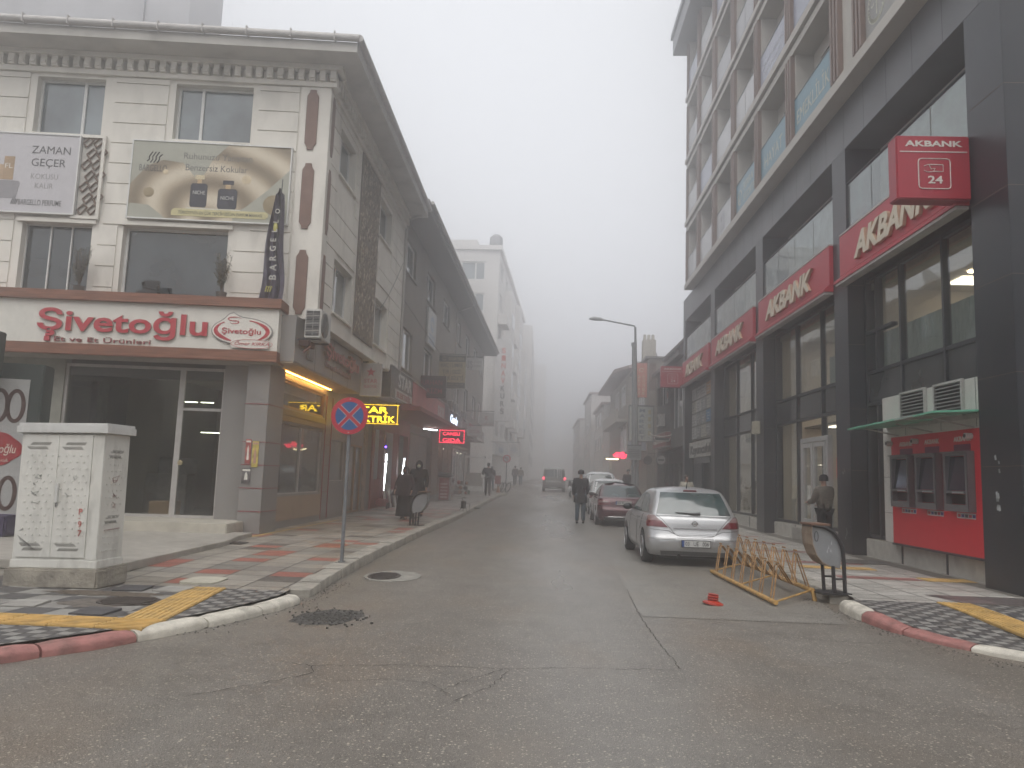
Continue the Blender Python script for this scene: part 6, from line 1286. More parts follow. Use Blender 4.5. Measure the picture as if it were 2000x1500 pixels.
class Car:
    def __init__(s, name, label, loc, rz, paint, low, top, nl=5., ng=4.5, length=4.25, group=None, cat='car'):
        s.t = thing(name, label, cat, (0,0,0), group); s.low, s.top, s.nl, s.ng, s.loc, s.rz = low, top, nl, ng, loc, rz
        s.L = length
        for nm, tab, n, cap in (('body', low, nl, True), ('roof_shell', top, ng, True)):
            zs = [tab[0][0]+(tab[-1][0]-tab[0][0])*k/18 for k in range(19)]; g = MB(); vs = []
            for z in zs:
                w_, yr, yf = lerp_tab(tab, z); q = s.outline(w_, yr, yf, nm != 'body'); vs += [(x, y, z) for x, y in q]
            K = len(q)
            fs = [(i*K+k, i*K+(k+1)%K, (i+1)*K+(k+1)%K, (i+1)*K+k) for i in range(18) for k in range(K)]
            w_, yr, yf = lerp_tab(tab, zs[-1]); m = len(vs)
            for r, dz in ((.8,.012),(.5,.022)):
                for k in range(K):
                    x, y, z = vs[18*K+k]; yc = (yr+yf)/2; vs.append((x*r, yc+(y-yc)*r, z+dz))
            fs += [(18*K+k, 18*K+(k+1)%K, m+(k+1)%K, m+k) for k in range(K)]+[(m+k, m+(k+1)%K, m+K+(k+1)%K, m+K+k) for k in range(K)]+[tuple(range(m+K, m+2*K)), tuple(range(K))[::-1]]
            g.add(vs, fs); part(nm, g, paint, s.t, smooth=50)
    @staticmethod
    def corner(top, front): return ((.20,.16) if top else (.30,.24)) if not front else ((.3,.25) if top else (.5,.45))
    def endy(s, x, w_, top, front):
        a, b_ = s.corner(top, front); a = min(a, w_*.9); q = abs(x); e = .03*(q/w_)**2
        if q > w_-a: t = min(1, (q-(w_-a))/a); e += b_*(1-(1-t**2.3)**(1/2.3))
        return e
    def outline(s, w_, yr, yf, top):
        P = []
        for sg, front in ((1,False),(1,True),(-1,True),(-1,False)):
            a, b_ = s.corner(top, front); a = min(a, w_*.9)
            cc = [(w_-a+a*sin(t*pi/2)**(2/2.3)) for t in [k/9 for k in range(10)]]
            pts = [(0.02,), ((w_-a)*.35,), ((w_-a)*.7,)]; xs = [p[0] for p in pts]+cc
            seg = [(sg*x, (yf-s.endy(x, w_, top, True)) if front else (yr+s.endy(x, w_, top, False))) for x in xs]
            if (sg > 0 and front) or (sg < 0 and not front): seg = seg[::-1]
            if sg > 0 and front: P += [(w_, yr+.5+(yf-yr-1.1)*k/10) for k in range(11)]
            if sg < 0 and not front: P += [(-w_, yf-.6-(yf-yr-1.1)*k/10) for k in range(11)]
            P += seg
        return P
    def P(s, mode, a, z, d=.006, top=False):
        tab = s.top if top else s.low
        def Q(a, z):
            w_, yr, yf = lerp_tab(tab, z)
            if mode == 'r': x = max(-w_*.998, min(w_*.998, a)); return Vector((x, yr+s.endy(x, w_, top, False), z))
            if mode == 'f': return Vector((a, yf-s.endy(a, w_, top, True), z))
            lo, hi = 0., w_; 
            if a > yr+.5 and a < yf-.6: x = w_
            else:
                fr = a > (yr+yf)/2; t_ = (yf-a) if fr else (a-yr)
                for _ in range(24):
                    m_ = (lo+hi)/2
                    if s.endy(m_, w_, top, fr) < t_: lo = m_
                    else: hi = m_
                x = lo
            return Vector(((-1 if mode == 'l' else 1)*x, a, z))
        p = Q(a, z); e = .01; a_ = a
        if mode == 'r': w0 = lerp_tab(tab, z)[0]; a_ = max(-w0*.95, min(w0*.95, a))
        u = Q(a_+e, z)-Q(a_-e, z); v = Q(a_, z+e)-Q(a_, z-e); nn = u.cross(v)
        if nn.length < 1e-9: nn = Vector((0,-1,0))
        nn.normalize(); c = Vector((0, s.L/2, .6))
        if nn.dot(p-c) < 0: nn = -nn
        return p+nn*d
    def patch(s, name, mode, c, m, d=.006, top=False, n=8, parent=None, th=.004):
        """c = four corners (a,z): bottom a0, bottom a1, top a1, top a0"""
        g = MB(); W = n+1
        for dd in (d, d-th):
            vs = [s.P(mode, (c[0][0]*(1-u)+c[1][0]*u)*(1-v)+(c[3][0]*(1-u)+c[2][0]*u)*v, (c[0][1]*(1-u)+c[1][1]*u)*(1-v)+(c[3][1]*(1-u)+c[2][1]*u)*v, dd, top) for v in [j/n for j in range(n+1)] for u in [i/n for i in range(n+1)]]
            g.add(vs, [(j*W+i, j*W+i+1, (j+1)*W+i+1, (j+1)*W+i) for j in range(n) for i in range(n)])
        N2 = W*W; rim = [i for i in range(W)]+[j*W+n for j in range(1,W)]+[n*W+i for i in range(n-1,-1,-1)]+[j*W for j in range(n-1,0,-1)]
        for a, b_ in zip(rim, rim[1:]+rim[:1]): g.f.append([a,b_,b_+N2,a+N2]); g.mi.append(0)
        return part(name, g, m, parent or s.t, smooth=60)
    def line(s, name, mode, pts, m=None, r=.005, top=False, d=.001, parent=None):
        P = []
        for (a, z), (b_, y) in zip(pts, pts[1:]):
            for k in range(6): t = k/6; P.append(s.P(mode, a+(b_-a)*t, z+(y-z)*t, d, top))
        P.append(s.P(mode, *pts[-1], d, top)); g = MB(); g.tube(P, r, 5); return part(name, g, m or M_SEAM, parent or s.t)
    def wheel(s, x, y, r=.31, wd=.2, rim=M_RIM):
        sg = -1 if x < 0 else 1; arch = MB(); pts = []
        md = 'l' if x < 0 else 'r_'
        K = 22; R_ = r+.055
        cs = [s.P('l' if sg < 0 else 'R', y+R_*cos(a), max(s.low[0][0]+.003, r+R_*sin(a)), .004) for a in [2*pi*k/K for k in range(K)]]
        inn = [Vector((sg*(abs(x)-.22), p.y, p.z)) for p in cs]; cc = s.P('l' if sg < 0 else 'R', y, r, .004)
        arch.add(cs+[cc], [(k, (k+1)%K, K) for k in range(K)]); part('wheel_arch', arch, M_UNDER, s.t)
        xo = sg*(abs(x)+.012)
        g = MB(); w_ = part('wheel', MB().lathe([(r*.6,-sg*wd*0-wd/2),(r*.93,-wd/2),(r,-wd/2+.03),(r,wd/2-.03),(r*.93,wd/2),(r*.62,wd/2)], (xo-sg*wd/2,y,r), 28, 'x'), M_TYRE, s.t, smooth=40)
        g = MB(); g.lathe([(r*.66,0),(r*.66,.012),(r*.6,.012),(r*.58,-.03),(.01,-.03)] if sg > 0 else [(.01,.03),(r*.58,.03),(r*.6,-.012),(r*.66,-.012),(r*.66,0)], (xo,y,r), 24, 'x')
        for k in range(5):
            a = k*2*pi/5; dx = .008*sg; c_, s_ = cos(a), sin(a); t = .035
            g.add([(xo+dx, y+c_*.03-s_*t, r+s_*.03+c_*t), (xo+dx, y+c_*.03+s_*t, r+s_*.03-c_*t), (xo+dx, y+c_*r*.6+s_*t, r+s_*r*.6-c_*t), (xo+dx, y+c_*r*.6-s_*t, r+s_*r*.6+c_*t)], [(0,1,2,3)])
        part('rim', g, rim, w_, smooth=30)
    def mirror(s, y, z, m=M_BLACK):
        w_ = lerp_tab(s.low, s.low[-1][0])[0]
        for sg in (-1,1): g = MB(); g.ball((sg*(w_+.10), y, z), .10, .05, .07, 12, 8); g.tube([(sg*(w_-.04),y,z-.03),(sg*(w_+.05),y,z-.03)], .02, 6); part('mirror', g, m, s.t, smooth=60)
    def plate(s, z, txt, y=None, d=.02):
        p = s.P('r', 0, z, d); yy = p.y if y is None else y; T = FACE(yy)
        g = MB(T); g.box(-.26,.26,z-.057,z+.057,-.015,0); o = part('number_plate', g, mat('plate_white', (.5,.5,.48), .5, var=.03), s.t)
        g = MB(T); g.box(-.258,-.215,z-.055,z+.055,.0,.002); part('plate_strip', g, mat('plate_blue', (.02,.07,.25), .5), o)
        if txt: g = MB(T); text(g, txt, -.195, z-.036, .075, .43, 0, .002, .008); part('plate_lettering', g, M_BLACK, o)
        g = MB(T); [g.box(*q) for q in ((-.268,.268,z-.066,z-.057,-.02,.004),(-.268,.268,z+.057,z+.066,-.02,.004),(-.268,-.26,z-.057,z+.057,-.02,.004),(.26,.268,z-.057,z+.057,-.02,.004))]; part('plate_frame', g, M_BLACK, o)
    def done(s): s.t.location = s.loc; s.t.rotation_euler.z = s.rz

M_SILVER = mat('silver_paint', (.44,.445,.45), .28, metal=.55, var=.03, spec=.6, coat=.6)
c = Car('silver_hatchback', 'silver hatchback parked half on the right kerb side, seen from behind, plate 03 UE 006', (2.92,14.62,0), radians(.6), M_SILVER,
    [(.20,.80,.10,4.10),(.30,.86,.03,4.2),(.42,.872,.0,4.24),(.50,.872,.0,4.24),(.56,.872,.04,4.2),(.66,.872,.07,4.15),(.80,.862,.10,4.0),(.90,.845,.13,3.6),(.94,.82,.17,3.35)],
    [(.90,.80,.18,3.25),(.95,.80,.20,3.2),(1.10,.755,.30,2.85),(1.25,.70,.42,2.5),(1.35,.655,.53,2.2),(1.40,.62,.60,2.05),(1.435,.55,.72,1.9),(1.455,.42,.95,1.75)], 6.0, 5.0, 4.25)
c.patch('rear_window', 'r', [(-.70,.955),(.70,.955),(.57,1.36),(-.57,1.36)], M_CARGL, .006, True, 12)
c.patch('tailgate_panel', 'r', [(-.36,.585),(.36,.585),(.44,.69),(-.44,.69)], M_SILVER, .01)
c.patch('chrome_strip', 'r', [(-.40,.69),(.40,.69),(.405,.712),(-.405,.712)], M_CHROME, .02, False, 6, None, .01)
for sg in (-1,1):
    o = c.patch('taillight', 'r', [(sg*.868,.725),(sg*.50,.715),(sg*.62,.835),(sg*.866,.835)], M_TAIL, .012, th=.01)
    c.patch('light_upper', 'r', [(sg*.866,.832),(sg*.625,.832),(sg*.74,.93),(sg*.835,.93)], M_CLEAR, .010, parent=o, th=.008)
    c.line('tailgate_seam', 'r', [(sg*.70,.94),(sg*.60,.86),(sg*.46,.70),(sg*.38,.60),(sg*.30,.565),(0,.56)])
    c.patch('bumper_strip', 'r', [(sg*.84,.50),(sg*.36,.50),(sg*.36,.525),(sg*.84,.525)], mat('silver_dark', (.25,.25,.25), .35, metal=.5), .012)
    c.line('bumper_seam', 'r', [(sg*.87,.68),(sg*.5,.66),(sg*.38,.60)])
c.patch('plate_recess', 'r', [(-.29,.36),(.29,.36),(.34,.535),(-.34,.535)], mat('silver_recess', (.33,.33,.33), .4, metal=.4), .008)
c.patch('lower_bumper', 'r', [(-.82,.21),(.82,.21),(.84,.29),(-.84,.29)], mat('bumper_dark', (.10,.10,.10), .6), .006)
c.plate(.435, '03   UE   006')
e = c.P('r', 0, .80, .008); g = MB(FACE(e.y)); ring(g, 0, .80, .052, .052, .012, 0, 0, 2*pi, 24, False); g.prism([(-.07,.803),(.012,.803),(-.004,.812),(.07,.797),(.07,.79),(-.012,.79),(.004,.783),(-.07,.797)], 0, .008); part('badge', g, M_CHROME, c.t)
g = MB(); p0 = c.P('r', .0, .965, .02, True); p1 = c.P('r', -.34, .985, .02, True); p2 = c.P('r', .12, .975, .02, True); g.tube([p1, p0, p2], [.008,.022,.03], 6); part('rear_wiper', g, M_BLACK, c.t)
c.patch('high_brake_light', 'r', [(-.13,1.385),(.13,1.385),(.12,1.40),(-.12,1.40)], mat('brake_dark', (.1,.01,.012), .3), .02, True, 4, None, .02)
g = MB(); g.tube([(-.02,.82,1.45),(-.02,.7,1.60)], [.012,.005], 6); part('antenna', g, M_BLACK, c.t)
for sd in ('l', 'R'):
    c.patch('side_window', sd, [(1.0,.965),(1.62,.965),(1.62,1.34),(1.15,1.30)], M_CARGL, .006, True); c.patch('side_window', sd, [(1.70,.965),(2.75,.965),(2.15,1.30),(1.70,1.34)], M_CARGL, .006, True)
    c.patch('quarter_window', sd, [(.58,.98),(.93,.965),(1.06,1.27),(.86,1.2)], M_CARGL, .006, True)
    c.line('door_seam', sd, [(1.66,.94),(1.66,.32)]); c.line('door_seam', sd, [(2.72,.93),(2.80,.6),(2.72,.32)]); c.line('door_seam', sd, [(1.0,.93),(1.08,.75),(1.2,.62)]); c.line('side_crease', sd, [(.5,.8),(3.4,.78)], M_SILVER, .008)
    for y in (1.28, 2.3): c.patch('door_handle', sd, [(y,.83),(y+.18,.83),(y+.18,.86),(y,.86)], M_CHROME, .03, False, 3, None, .03)
c.patch('front_pillar_trim', 'l', [(2.78,.965),(3.0,.965),(2.3,1.3),(2.2,1.31)], M_BLACK, .005, True)
for sg in (-1,1):
    c.wheel(sg*.872, .78); c.wheel(sg*.872, 3.39)
c.mirror(2.85, 1.0)
g = MB(); g.box(-.6,.6,.3,3.9,.14,.22); g.tube([(-.3,.02,.2),(-.3,.3,.22)], .03, 8); part('underside', g, M_UNDER, c.t)
c.done()
M_DRED = mat('dark_red_paint', (.075,.007,.014), .25, metal=.3, var=.05, coat=.8, spec=.6)
c = Car('red_sedan', 'dark red saloon parked ahead of the silver hatchback', (2.78,25.75,.03), 0, M_DRED,
    [(.20,.78,.08,4.3),(.32,.84,.02,4.36),(.45,.855,0,4.4),(.55,.855,.0,4.4),(.66,.852,.05,4.3),(.82,.84,.07,4.15),(.93,.81,.12,3.7),(.97,.77,.2,3.4)],
    [(.94,.77,.72,3.25),(1.0,.765,.8,3.15),(1.15,.71,1.0,2.8),(1.3,.64,1.22,2.45),(1.37,.59,1.34,2.25),(1.42,.5,1.5,2.05),(1.44,.36,1.65,1.95)], 6, 5, 4.4)
c.patch('rear_window', 'r', [(-.66,.985),(.66,.985),(.54,1.35),(-.54,1.35)], M_CARGL, .006, True, 10)
for sg in (-1,1):
    o = c.patch('taillight', 'r', [(sg*.845,.70),(sg*.42,.73),(sg*.44,.86),(sg*.84,.87)], M_TAIL, .01, th=.008)
    c.patch('light_upper', 'r', [(sg*.80,.79),(sg*.50,.795),(sg*.50,.84),(sg*.80,.845)], M_CLEAR, .014, parent=o, th=.004)
    c.patch('bumper_step', 'r', [(sg*.84,.565),(sg*.38,.55),(sg*.44,.61),(sg*.84,.61)], M_DRED, .03, th=.03); c.wheel(sg*.855, .95); c.wheel(sg*.855, 3.5)
c.patch('lower_bumper', 'r', [(-.78,.21),(.78,.21),(.82,.33),(-.82,.33)], mat('bumper_dark', (.10,.10,.10), .6), .01); c.line('chrome_line', 'r', [(-.7,.335),(.7,.335)], M_CHROME, .008)
c.plate(.79, '03 FL 605'); c.mirror(2.95, 1.02, M_BLACK)
for sd in ('l', 'R'):
    c.patch('side_window', sd, [(1.35,1.0),(2.0,1.0),(2.0,1.34),(1.6,1.32)], M_CARGL, .006, True); c.patch('side_window', sd, [(2.07,1.0),(2.95,1.0),(2.45,1.31),(2.07,1.34)], M_CARGL, .006, True); c.line('door_seam', sd, [(2.03,.95),(2.03,.35)])
c.line('boot_seam', 'r', [(-.42,.95),(-.40,.7),(-.36,.64),(.36,.64),(.40,.7),(.42,.95)]); c.done()
M_WPAINT = mat('white_paint', (.52,.53,.53), .3, var=.03, coat=.5, spec=.6)
def plain(name, lb, loc, paint, h, wd=.84, L=4.1, sedan=False, grp='cars parked along the right kerb'):
    k = h/1.46
    low = [(.2,wd*.92,.1,L-.15),(.32,wd,.02,L-.05),(.5,wd,0,L),(.7,wd,.05,L-.1),(.88*k,wd*.97,.1,L-.6),(.95*k,wd*.94,.16,L-.85)]
    r0 = .7 if sedan else .18
    top = [(.92*k,wd*.92,r0,L-.9),(1.1*k,wd*.87,r0+.12,L-1.3),(1.3*k,wd*.78,r0+.3,L-1.8),(1.4*k,wd*.68,r0+.42,L-2.1),(1.45*k,wd*.5,r0+.6,L-2.3)]
    c = Car(name, lb, loc, 0, paint, low, top, 6, 5, L)
    c.patch('rear_window', 'r', [(-wd*.8,.97*k),(wd*.8,.97*k),(wd*.68,1.36*k),(-wd*.68,1.36*k)], M_CARGL, .006, True, 8)
    for sg in (-1,1):
        c.patch('taillight', 'r', [(sg*wd*.99,.68*k),(sg*wd*.72,.68*k),(sg*wd*.74,.9*k),(sg*wd*.96,.9*k)], M_TAIL, .01); c.wheel(sg*wd, .75); c.wheel(sg*wd, L-.85)
    for sd in ('l','R'):
        c.patch('side_window', sd, [(r0+.75,.98*k),(r0+1.35,.98*k),(r0+1.35,1.32*k),(r0+.9,1.3*k)], M_CARGL, .006, True); c.patch('side_window', sd, [(r0+1.42,.98*k),(L-1.35,.98*k),(L-1.95,1.3*k),(r0+1.42,1.32*k)], M_CARGL, .006, True)
    c.patch('lower_bumper', 'r', [(-wd*.9,.21),(wd*.9,.21),(wd*.9,.3),(-wd*.9,.3)], mat('bumper_dark', (.10,.10,.10), .6), .01); c.mirror(L-1.15, 1.0*k); return c
c = plain('white_hatchback', 'white car whose pale roof shows just above the red saloon', (2.85,31.4,gz(33)), M_WPAINT, 1.48); c.plate(.5, ''); c.done()
c = plain('white_people_carrier', 'taller white people carrier parked farthest in the visible row, roof highest', (2.95,37.2,gz(39)), M_WPAINT, 1.72, .86, 4.3); c.plate(.5, ''); c.done()
c = plain('grey_car', 'dim grey car in the fog between the white people carrier and the lit sign', (3.1,47,gz(49)), mat('grey_paint', (.12,.12,.13), .35, coat=.4), 1.5); c.plate(.5, ''); c.done()
# van
M_VAN = mat('van_paint', (.20,.20,.19), .35, metal=.3, var=.05, coat=.3)
c = Car('grey_van', 'grey high-roofed delivery van driving away with both tail lamps lit', (1.07,59,gz(60)), 0, M_VAN,
    [(.22,.80,.1,4.1),(.34,.86,.0,4.2),(.6,.86,.0,4.2),(.9,.86,.04,3.9),(1.06,.855,.05,3.5)], [(1.03,.85,.05,3.45),(1.3,.83,.08,3.1),(1.6,.79,.12,2.7),(1.74,.74,.18,2.5),(1.80,.62,.3,2.3)], 9, 9, 4.2, cat='van')
for sg in (-1,1):
    c.patch('rear_window', 'r', [(sg*.76,1.12),(sg*.05,1.12),(sg*.05,1.62),(sg*.70,1.62)], M_CARGL, .006, True)
    g = MB(); p = c.P('r', sg*.78, 1.0, .01); g.lathe([(.13,p.y-.02),(.11,p.y-.035)], (p.x,0,p.z-.0), 16, 'y'); part('tail_lamp', g, emit('tail_lit', (1,.10,.16), 1.6), c.t); c.wheel(sg*.86, .8); c.wheel(sg*.86, 3.4)
c.patch('bumper', 'r', [(-.82,.3),(.82,.3),(.82,.5),(-.82,.5)], mat('bumper_dark', (.10,.10,.10), .6), .03); c.line('door_seam', 'r', [(0,.5),(0,1.04)])
g = MB(); p = c.P('r', 0, .78, .012); [g.box(-.6+k*.17,-.6+k*.17+random.uniform(.08,.14),p.y-.01,p.y,.70,.84) for k in range(7)]; part('rear_print', g, M_WPAINT, c.t)
g = MB(); p = c.P('r', 0, 1.4, .03, True); T = FACE(p.y-.05); g.T = T; g.box(.2,.26,1.0,1.72,0,.02); [ring(g, .45, 1.08+.16*k+.1, .13, .11, .035, 0, 0, 2*pi, 12, False, .02) for k in range(4)]; g.box(-.65,.75,1.73,1.77,-.1,.0); part('white_decal', g, M_WPAINT, c.t)
g = MB(); g.box(-.3,.3,-.06,-.03,.28,.32); part('exhaust_bar', g, M_CHROME, c.t); c.done()
# scooter
t = thing('motor_scooter', 'dark motor scooter with a pale wheel shield between the van and the parked cars', 'scooter', (2.0,50,gz(50)))
z0 = gz(50); g = MB(); g.lathe([(.25,-.05),(.28,0),(.25,.05)], (1.95,49.4,z0+.28), 18, 'x'); g.lathe([(.25,-.05),(.28,0),(.25,.05)], (1.95,50.6,z0+.28), 18, 'x'); part('wheels', g, M_TYRE, t, smooth=50)
g = MB(); g.tube([(1.95,49.3,z0+.75),(1.95,49.8,z0+.72),(1.95,50.15,z0+.4),(1.95,50.45,z0+.5),(1.95,50.55,z0+1.0)], [.16,.17,.12,.14,.08], 10); part('body', g, M_BLACK, t, smooth=60)
g = MB(); g.tube([(1.65,50.5,z0+1.08),(2.25,50.5,z0+1.08)], .02, 6); g.ball((1.95,50.6,z0+.95), .1,.08,.1); part('handlebar', g, M_MULL, t)
g = MB(); g.ball((1.9,49.2,z0+.5), .16,.04,.2); part('pale_shield', g, M_WPAINT, t, smooth=60)

# ================================================================== PEOPLE
M_SKIN = mat('skin', (.36,.20,.14), .6, var=.08); M_HAIR = mat('hair_dark', (.022,.017,.014), .7)
def skin(name, V, E, m, parent, root=0, sub=1, smooth=80):
    """V = [(x,y,z,r)] E = [(i,j)] -> one continuous skinned surface"""
    me = bpy.data.meshes.new('s'); me.from_pydata([v[:3] for v in V], E, []); ob = bpy.data.objects.new('s', me); COL.objects.link(ob)
    md = ob.modifiers.new('k', 'SKIN'); md.use_smooth_shade = True
    sv = me.skin_vertices[0].data
    for i, v in enumerate(V):
        r = v[3]; sv[i].radius = (r, r) if not isinstance(r, tuple) else r; sv[i].use_root = (i == root)
    if sub: sm = ob.modifiers.new('u', 'SUBSURF'); sm.levels = sub; sm.render_levels = sub
    dg = bpy.context.evaluated_depsgraph_get(); ev = ob.evaluated_get(dg).to_mesh()
    g = MB(); g.add([v.co.copy() for v in ev.vertices], [tuple(p.vertices) for p in ev.polygons])
    bpy.data.objects.remove(ob); bpy.data.meshes.remove(me)
    return part(name, g, m, parent, smooth=smooth)
def person(label, loc, rz, h=1.72, legs=((.0,0),(.0,0)), arms=((.05,.15,.12),(.05,.15,.12)), jacket=None, trousers=None, shoes=None, hair=M_HAIR, hat=None, coat_len=0, lean=0., head_turn=0., bag=None, width=1.0, mask=False, hood=None, skirt=None, grp=None):
    """local: facing +y. legs: (hip swing, knee bend) radians; arms: (swing, elbow, outwards)"""
    s = h/1.75; t = thing('person', label, 'person', (0,0,0), grp)
    def A(*p): return tuple(Vector(p)*s)
    V = []; E = []
    def add(p, r, par=None):
        V.append((p[0]*s, p[1]*s, p[2]*s, r*s)); 
        if par is not None: E.append((par, len(V)-1))
        return len(V)-1
    ln = lambda z: (z-.95)*math.tan(lean)
    pel = add((0,0,.96), .125); bel = add((0,ln(1.1)+.01,1.1), .115, pel); che = add((0,ln(1.3)+.01,1.3), .125, bel); nb = add((0,ln(1.46),1.46), .06, che); nk = add((0,ln(1.52)+.01,1.53), .052, nb)
    hc = add((0,ln(1.62)+.03,1.62), .082, nk); cr = add((0,ln(1.7)+.02,1.685), .07, hc); ch = add((0,ln(1.58)+.085,1.565), .035, hc); no = add((0,ln(1.62)+.118,1.615), .012, hc)
    J = {}
    for i, sg in enumerate((-1,1)):
        hs, kb = legs[i]; hip = add((sg*.09,0,.90), .095, pel); kn = (sg*.1, sin(hs)*.43, .90-cos(hs)*.43); k_ = add(kn, .062, hip)
        a2 = hs-kb; an = (sg*.105, kn[1]+sin(a2)*.40, kn[2]-cos(a2)*.40); a_ = add(an, .042, k_); hl = add((an[0],an[1]-.02,an[2]-.045), .035, a_); to = add((an[0]+sg*.02,an[1]+.13,an[2]-.055), .03, a_)
        J['leg%d' % i] = ((sg*.09,0,.90), kn, an)
        sw, el, ou = arms[i]; sh = (sg*.185*width, ln(1.42), 1.42); s_ = add(sh, .065, che)
        ek = (sh[0]+sg*sin(ou)*.29, sh[1]+sin(sw)*.29, sh[2]-cos(sw)*cos(ou)*.29); e_ = add(ek, .043, s_)
        f2 = sw+el; wr = (ek[0]+sg*sin(ou)*.1*cos(el)-sg*sin(el)*.06, ek[1]+sin(f2)*.24, ek[2]-cos(f2)*.24); w_ = add(wr, .028, e_)
        d = Vector(wr)-Vector(ek); d.normalize(); pc = Vector(wr)+d*.06; p_ = add(tuple(pc), .03, w_)
        q = Vector((0,1,0)) if abs(d.y) < .8 else Vector((1,0,0)); q = (q-d*q.dot(d)).normalized(); inw = Vector((-sg,0,0))
        for k, L_ in ((-1.5,.062),(-.5,.074),(.5,.078),(1.5,.068)):
            b0 = pc+d*.035+q*k*.016; f1 = add(tuple(b0), .009, p_); m1 = b0+d*L_*.55+inw*.008; f_ = add(tuple(m1), .0085, f1); add(tuple(m1+d*L_*.35+inw*.02), .0075, f_)
        tb = pc+q*.032-d*.02; tt = add(tuple(tb), .011, p_); add(tuple(tb+d*.035+q*.018+inw*.01), .009, tt)
        J['arm%d' % i] = (sh, ek, wr)
    skin('body', V, E, M_SKIN, t)
    if trousers:
        v = [(0,0,.98*s,.135*s)]; e = []
        for i in (0,1):
            hp, kn, an = J['leg%d' % i]; b = len(v); v += [(*A(*hp),.11*s),(*A(*kn),.082*s),(*A(an[0],an[1],an[2]-.015),.066*s)]; e += [(0,b),(b,b+1),(b+1,b+2)]
        skin('trousers', v, e, trousers, t)
    if shoes:
        for i in (0,1):
            an = J['leg%d' % i][2]; g = MB(); g.tube([A(an[0],an[1]-.06,an[2]-.04),A(an[0],an[1],an[2]-.03),A(an[0],an[1]+.1,an[2]-.05),A(an[0]+(-1,1)[i]*.01,an[1]+.19,an[2]-.06)], [.035*s,.05*s,.042*s,.02*s], 8)
            zmin = (an[2]-.085)*s
            g.v = [Vector((p.x,p.y,max(p.z, zmin))) for p in g.v]; part('shoe', g, shoes, t, smooth=60)
    if jacket:
        v = [(0,ln(.9),.90*s,.165*s),(0,(ln(1.1)+.01)*s,1.08*s,.16*s),(0,(ln(1.3)+.01)*s,1.32*s,.17*s*width),(0,ln(1.46)*s,1.46*s,.095*s)]; e = [(0,1),(1,2),(2,3)]
        for i in (0,1):
            sh, ek, wr = J['arm%d' % i]; b = len(v); v += [(*A(*sh),.098*s),(*A(*ek),.078*s),(*A(*wr),.06*s)]; e += [(2,b),(b,b+1),(b+1,b+2)]
        skin('jacket', v, e, jacket, t, root=1)
        if coat_len:
            g = MB(); K = 20; rows = []
            for j in range(7):
                q = j/6; z = 1.10-(coat_len+.12)*q
                for k in range(K): a = 2*pi*k/K; r = 1+.06*q*sin(5*a); rows.append(A((.165+.055*min(1,q*1.5)+.01*q)*cos(a)*r, (.14+.045*min(1,q*1.5))*sin(a)*r+ln(.95)*.5, z))
            g.add(rows, [(j*K+k, j*K+(k+1)%K, (j+1)*K+(k+1)%K, (j+1)*K+k) for j in range(6) for k in range(K)]); part('coat_skirt', g, jacket, t, smooth=70)
    y0 = ln(1.65)
    if hood or hat:
        m_ = hood or hat; g = MB()
        if hood: g.tube([A(0,ln(1.44)-.02,1.43),A(0,ln(1.52)-.03,1.53),A(0,y0-.005,1.63),A(0,y0-.0,1.72),A(0,y0,1.77)], [.1*s,.105*s,.118*s,.09*s,.02*s], 14)
        else: g.lathe([(.1,1.62),(.106,1.66),(.1,1.72),(.07,1.765),(.01,1.78)], (0,(y0+.012),0), 16); g.v = [p*s for p in g.v]
        part('hood' if hood else 'hat', g, m_, t, smooth=70)
    elif hair:
        g = MB(); g.ball(A(0,y0+.005,1.675), .093*s, .105*s, .085*s, 14, 8); g.v = [Vector((p.x, min(p.y, (y0+.075)*s if p.z < 1.69*s else (y0+.11)*s), p.z)) for p in g.v]; g.ball(A(0,y0-.045,1.62), .075*s,.05*s,.075*s,10,6); part('hair', g, hair, t, smooth=70)
    g = MB(); [g.ball(A(sg*.032, y0+.098, 1.635), .012*s,.006*s,.007*s,8,5) for sg in (-1,1)]; part('eyes', g, M_BLACK, t)
    g = MB(); g.box(*[q*s for q in (-.022,.022,y0+.1,y0+.112,1.578,1.584)]); part('mouth', g, mat('lips', (.25,.09,.08), .6), t)
    if mask:
        g = MB(); g.ball(A(0,y0+.085,1.59), .062*s,.05*s,.048*s,12,7); part('face_mask', g, mat('mask_pale', (.48,.52,.42), .8), t, smooth=70)
    if skirt:
        g = MB(); K = 28; rows = []; n = 14
        prof = skirt
        for j in range(n+1):
            q = j/n*(len(prof)-1); i0 = min(int(q), len(prof)-2); f = q-i0; z, rx, ry, yo = [prof[i0][m]*(1-f)+prof[i0+1][m]*f for m in range(4)]
            for k in range(K): a = 2*pi*k/K; w2 = 1+.07*(j/n)*sin(7*a+.6*j); rows.append(A(rx*cos(a)*w2, yo+ry*sin(a)*w2, z))
        g.add(rows, [(j*K+k, j*K+(k+1)%K, (j+1)*K+(k+1)%K, (j+1)*K+k) for j in range(n) for k in range(K)]+[tuple(range(K))])
        part('cloak', g, jacket or trousers, t, smooth=70)
    t.location = loc; t.rotation_euler.z = rz; ORG[t.name] = Vector(loc); return t
M_COAT = mat('coat_black', (.014,.014,.017), .85, var=.3, scale=12); M_JEAN = mat('jeans', (.06,.095,.13), .85, var=.35, scale=10); M_SHOE = mat('shoe_black', (.015,.013,.012), .5)
M_PLUM = mat('dark_plum', (.022,.012,.016), .9, var=.25, scale=6); M_BLK2 = mat('cloth_black', (.010,.010,.012), .9, var=.3, scale=9)
person('person from behind in a long black coat and blue jeans beside the red car', (1.42,27.0,.05), 0.0, 1.82, ((-.06,.0),(.06,.05)), ((.0,.25,.10),(.08,.7,.12)), M_COAT, M_JEAN, M_SHOE, hat=M_COAT, coat_len=.3, width=1.08)
T_ = pi  # walking towards the camera
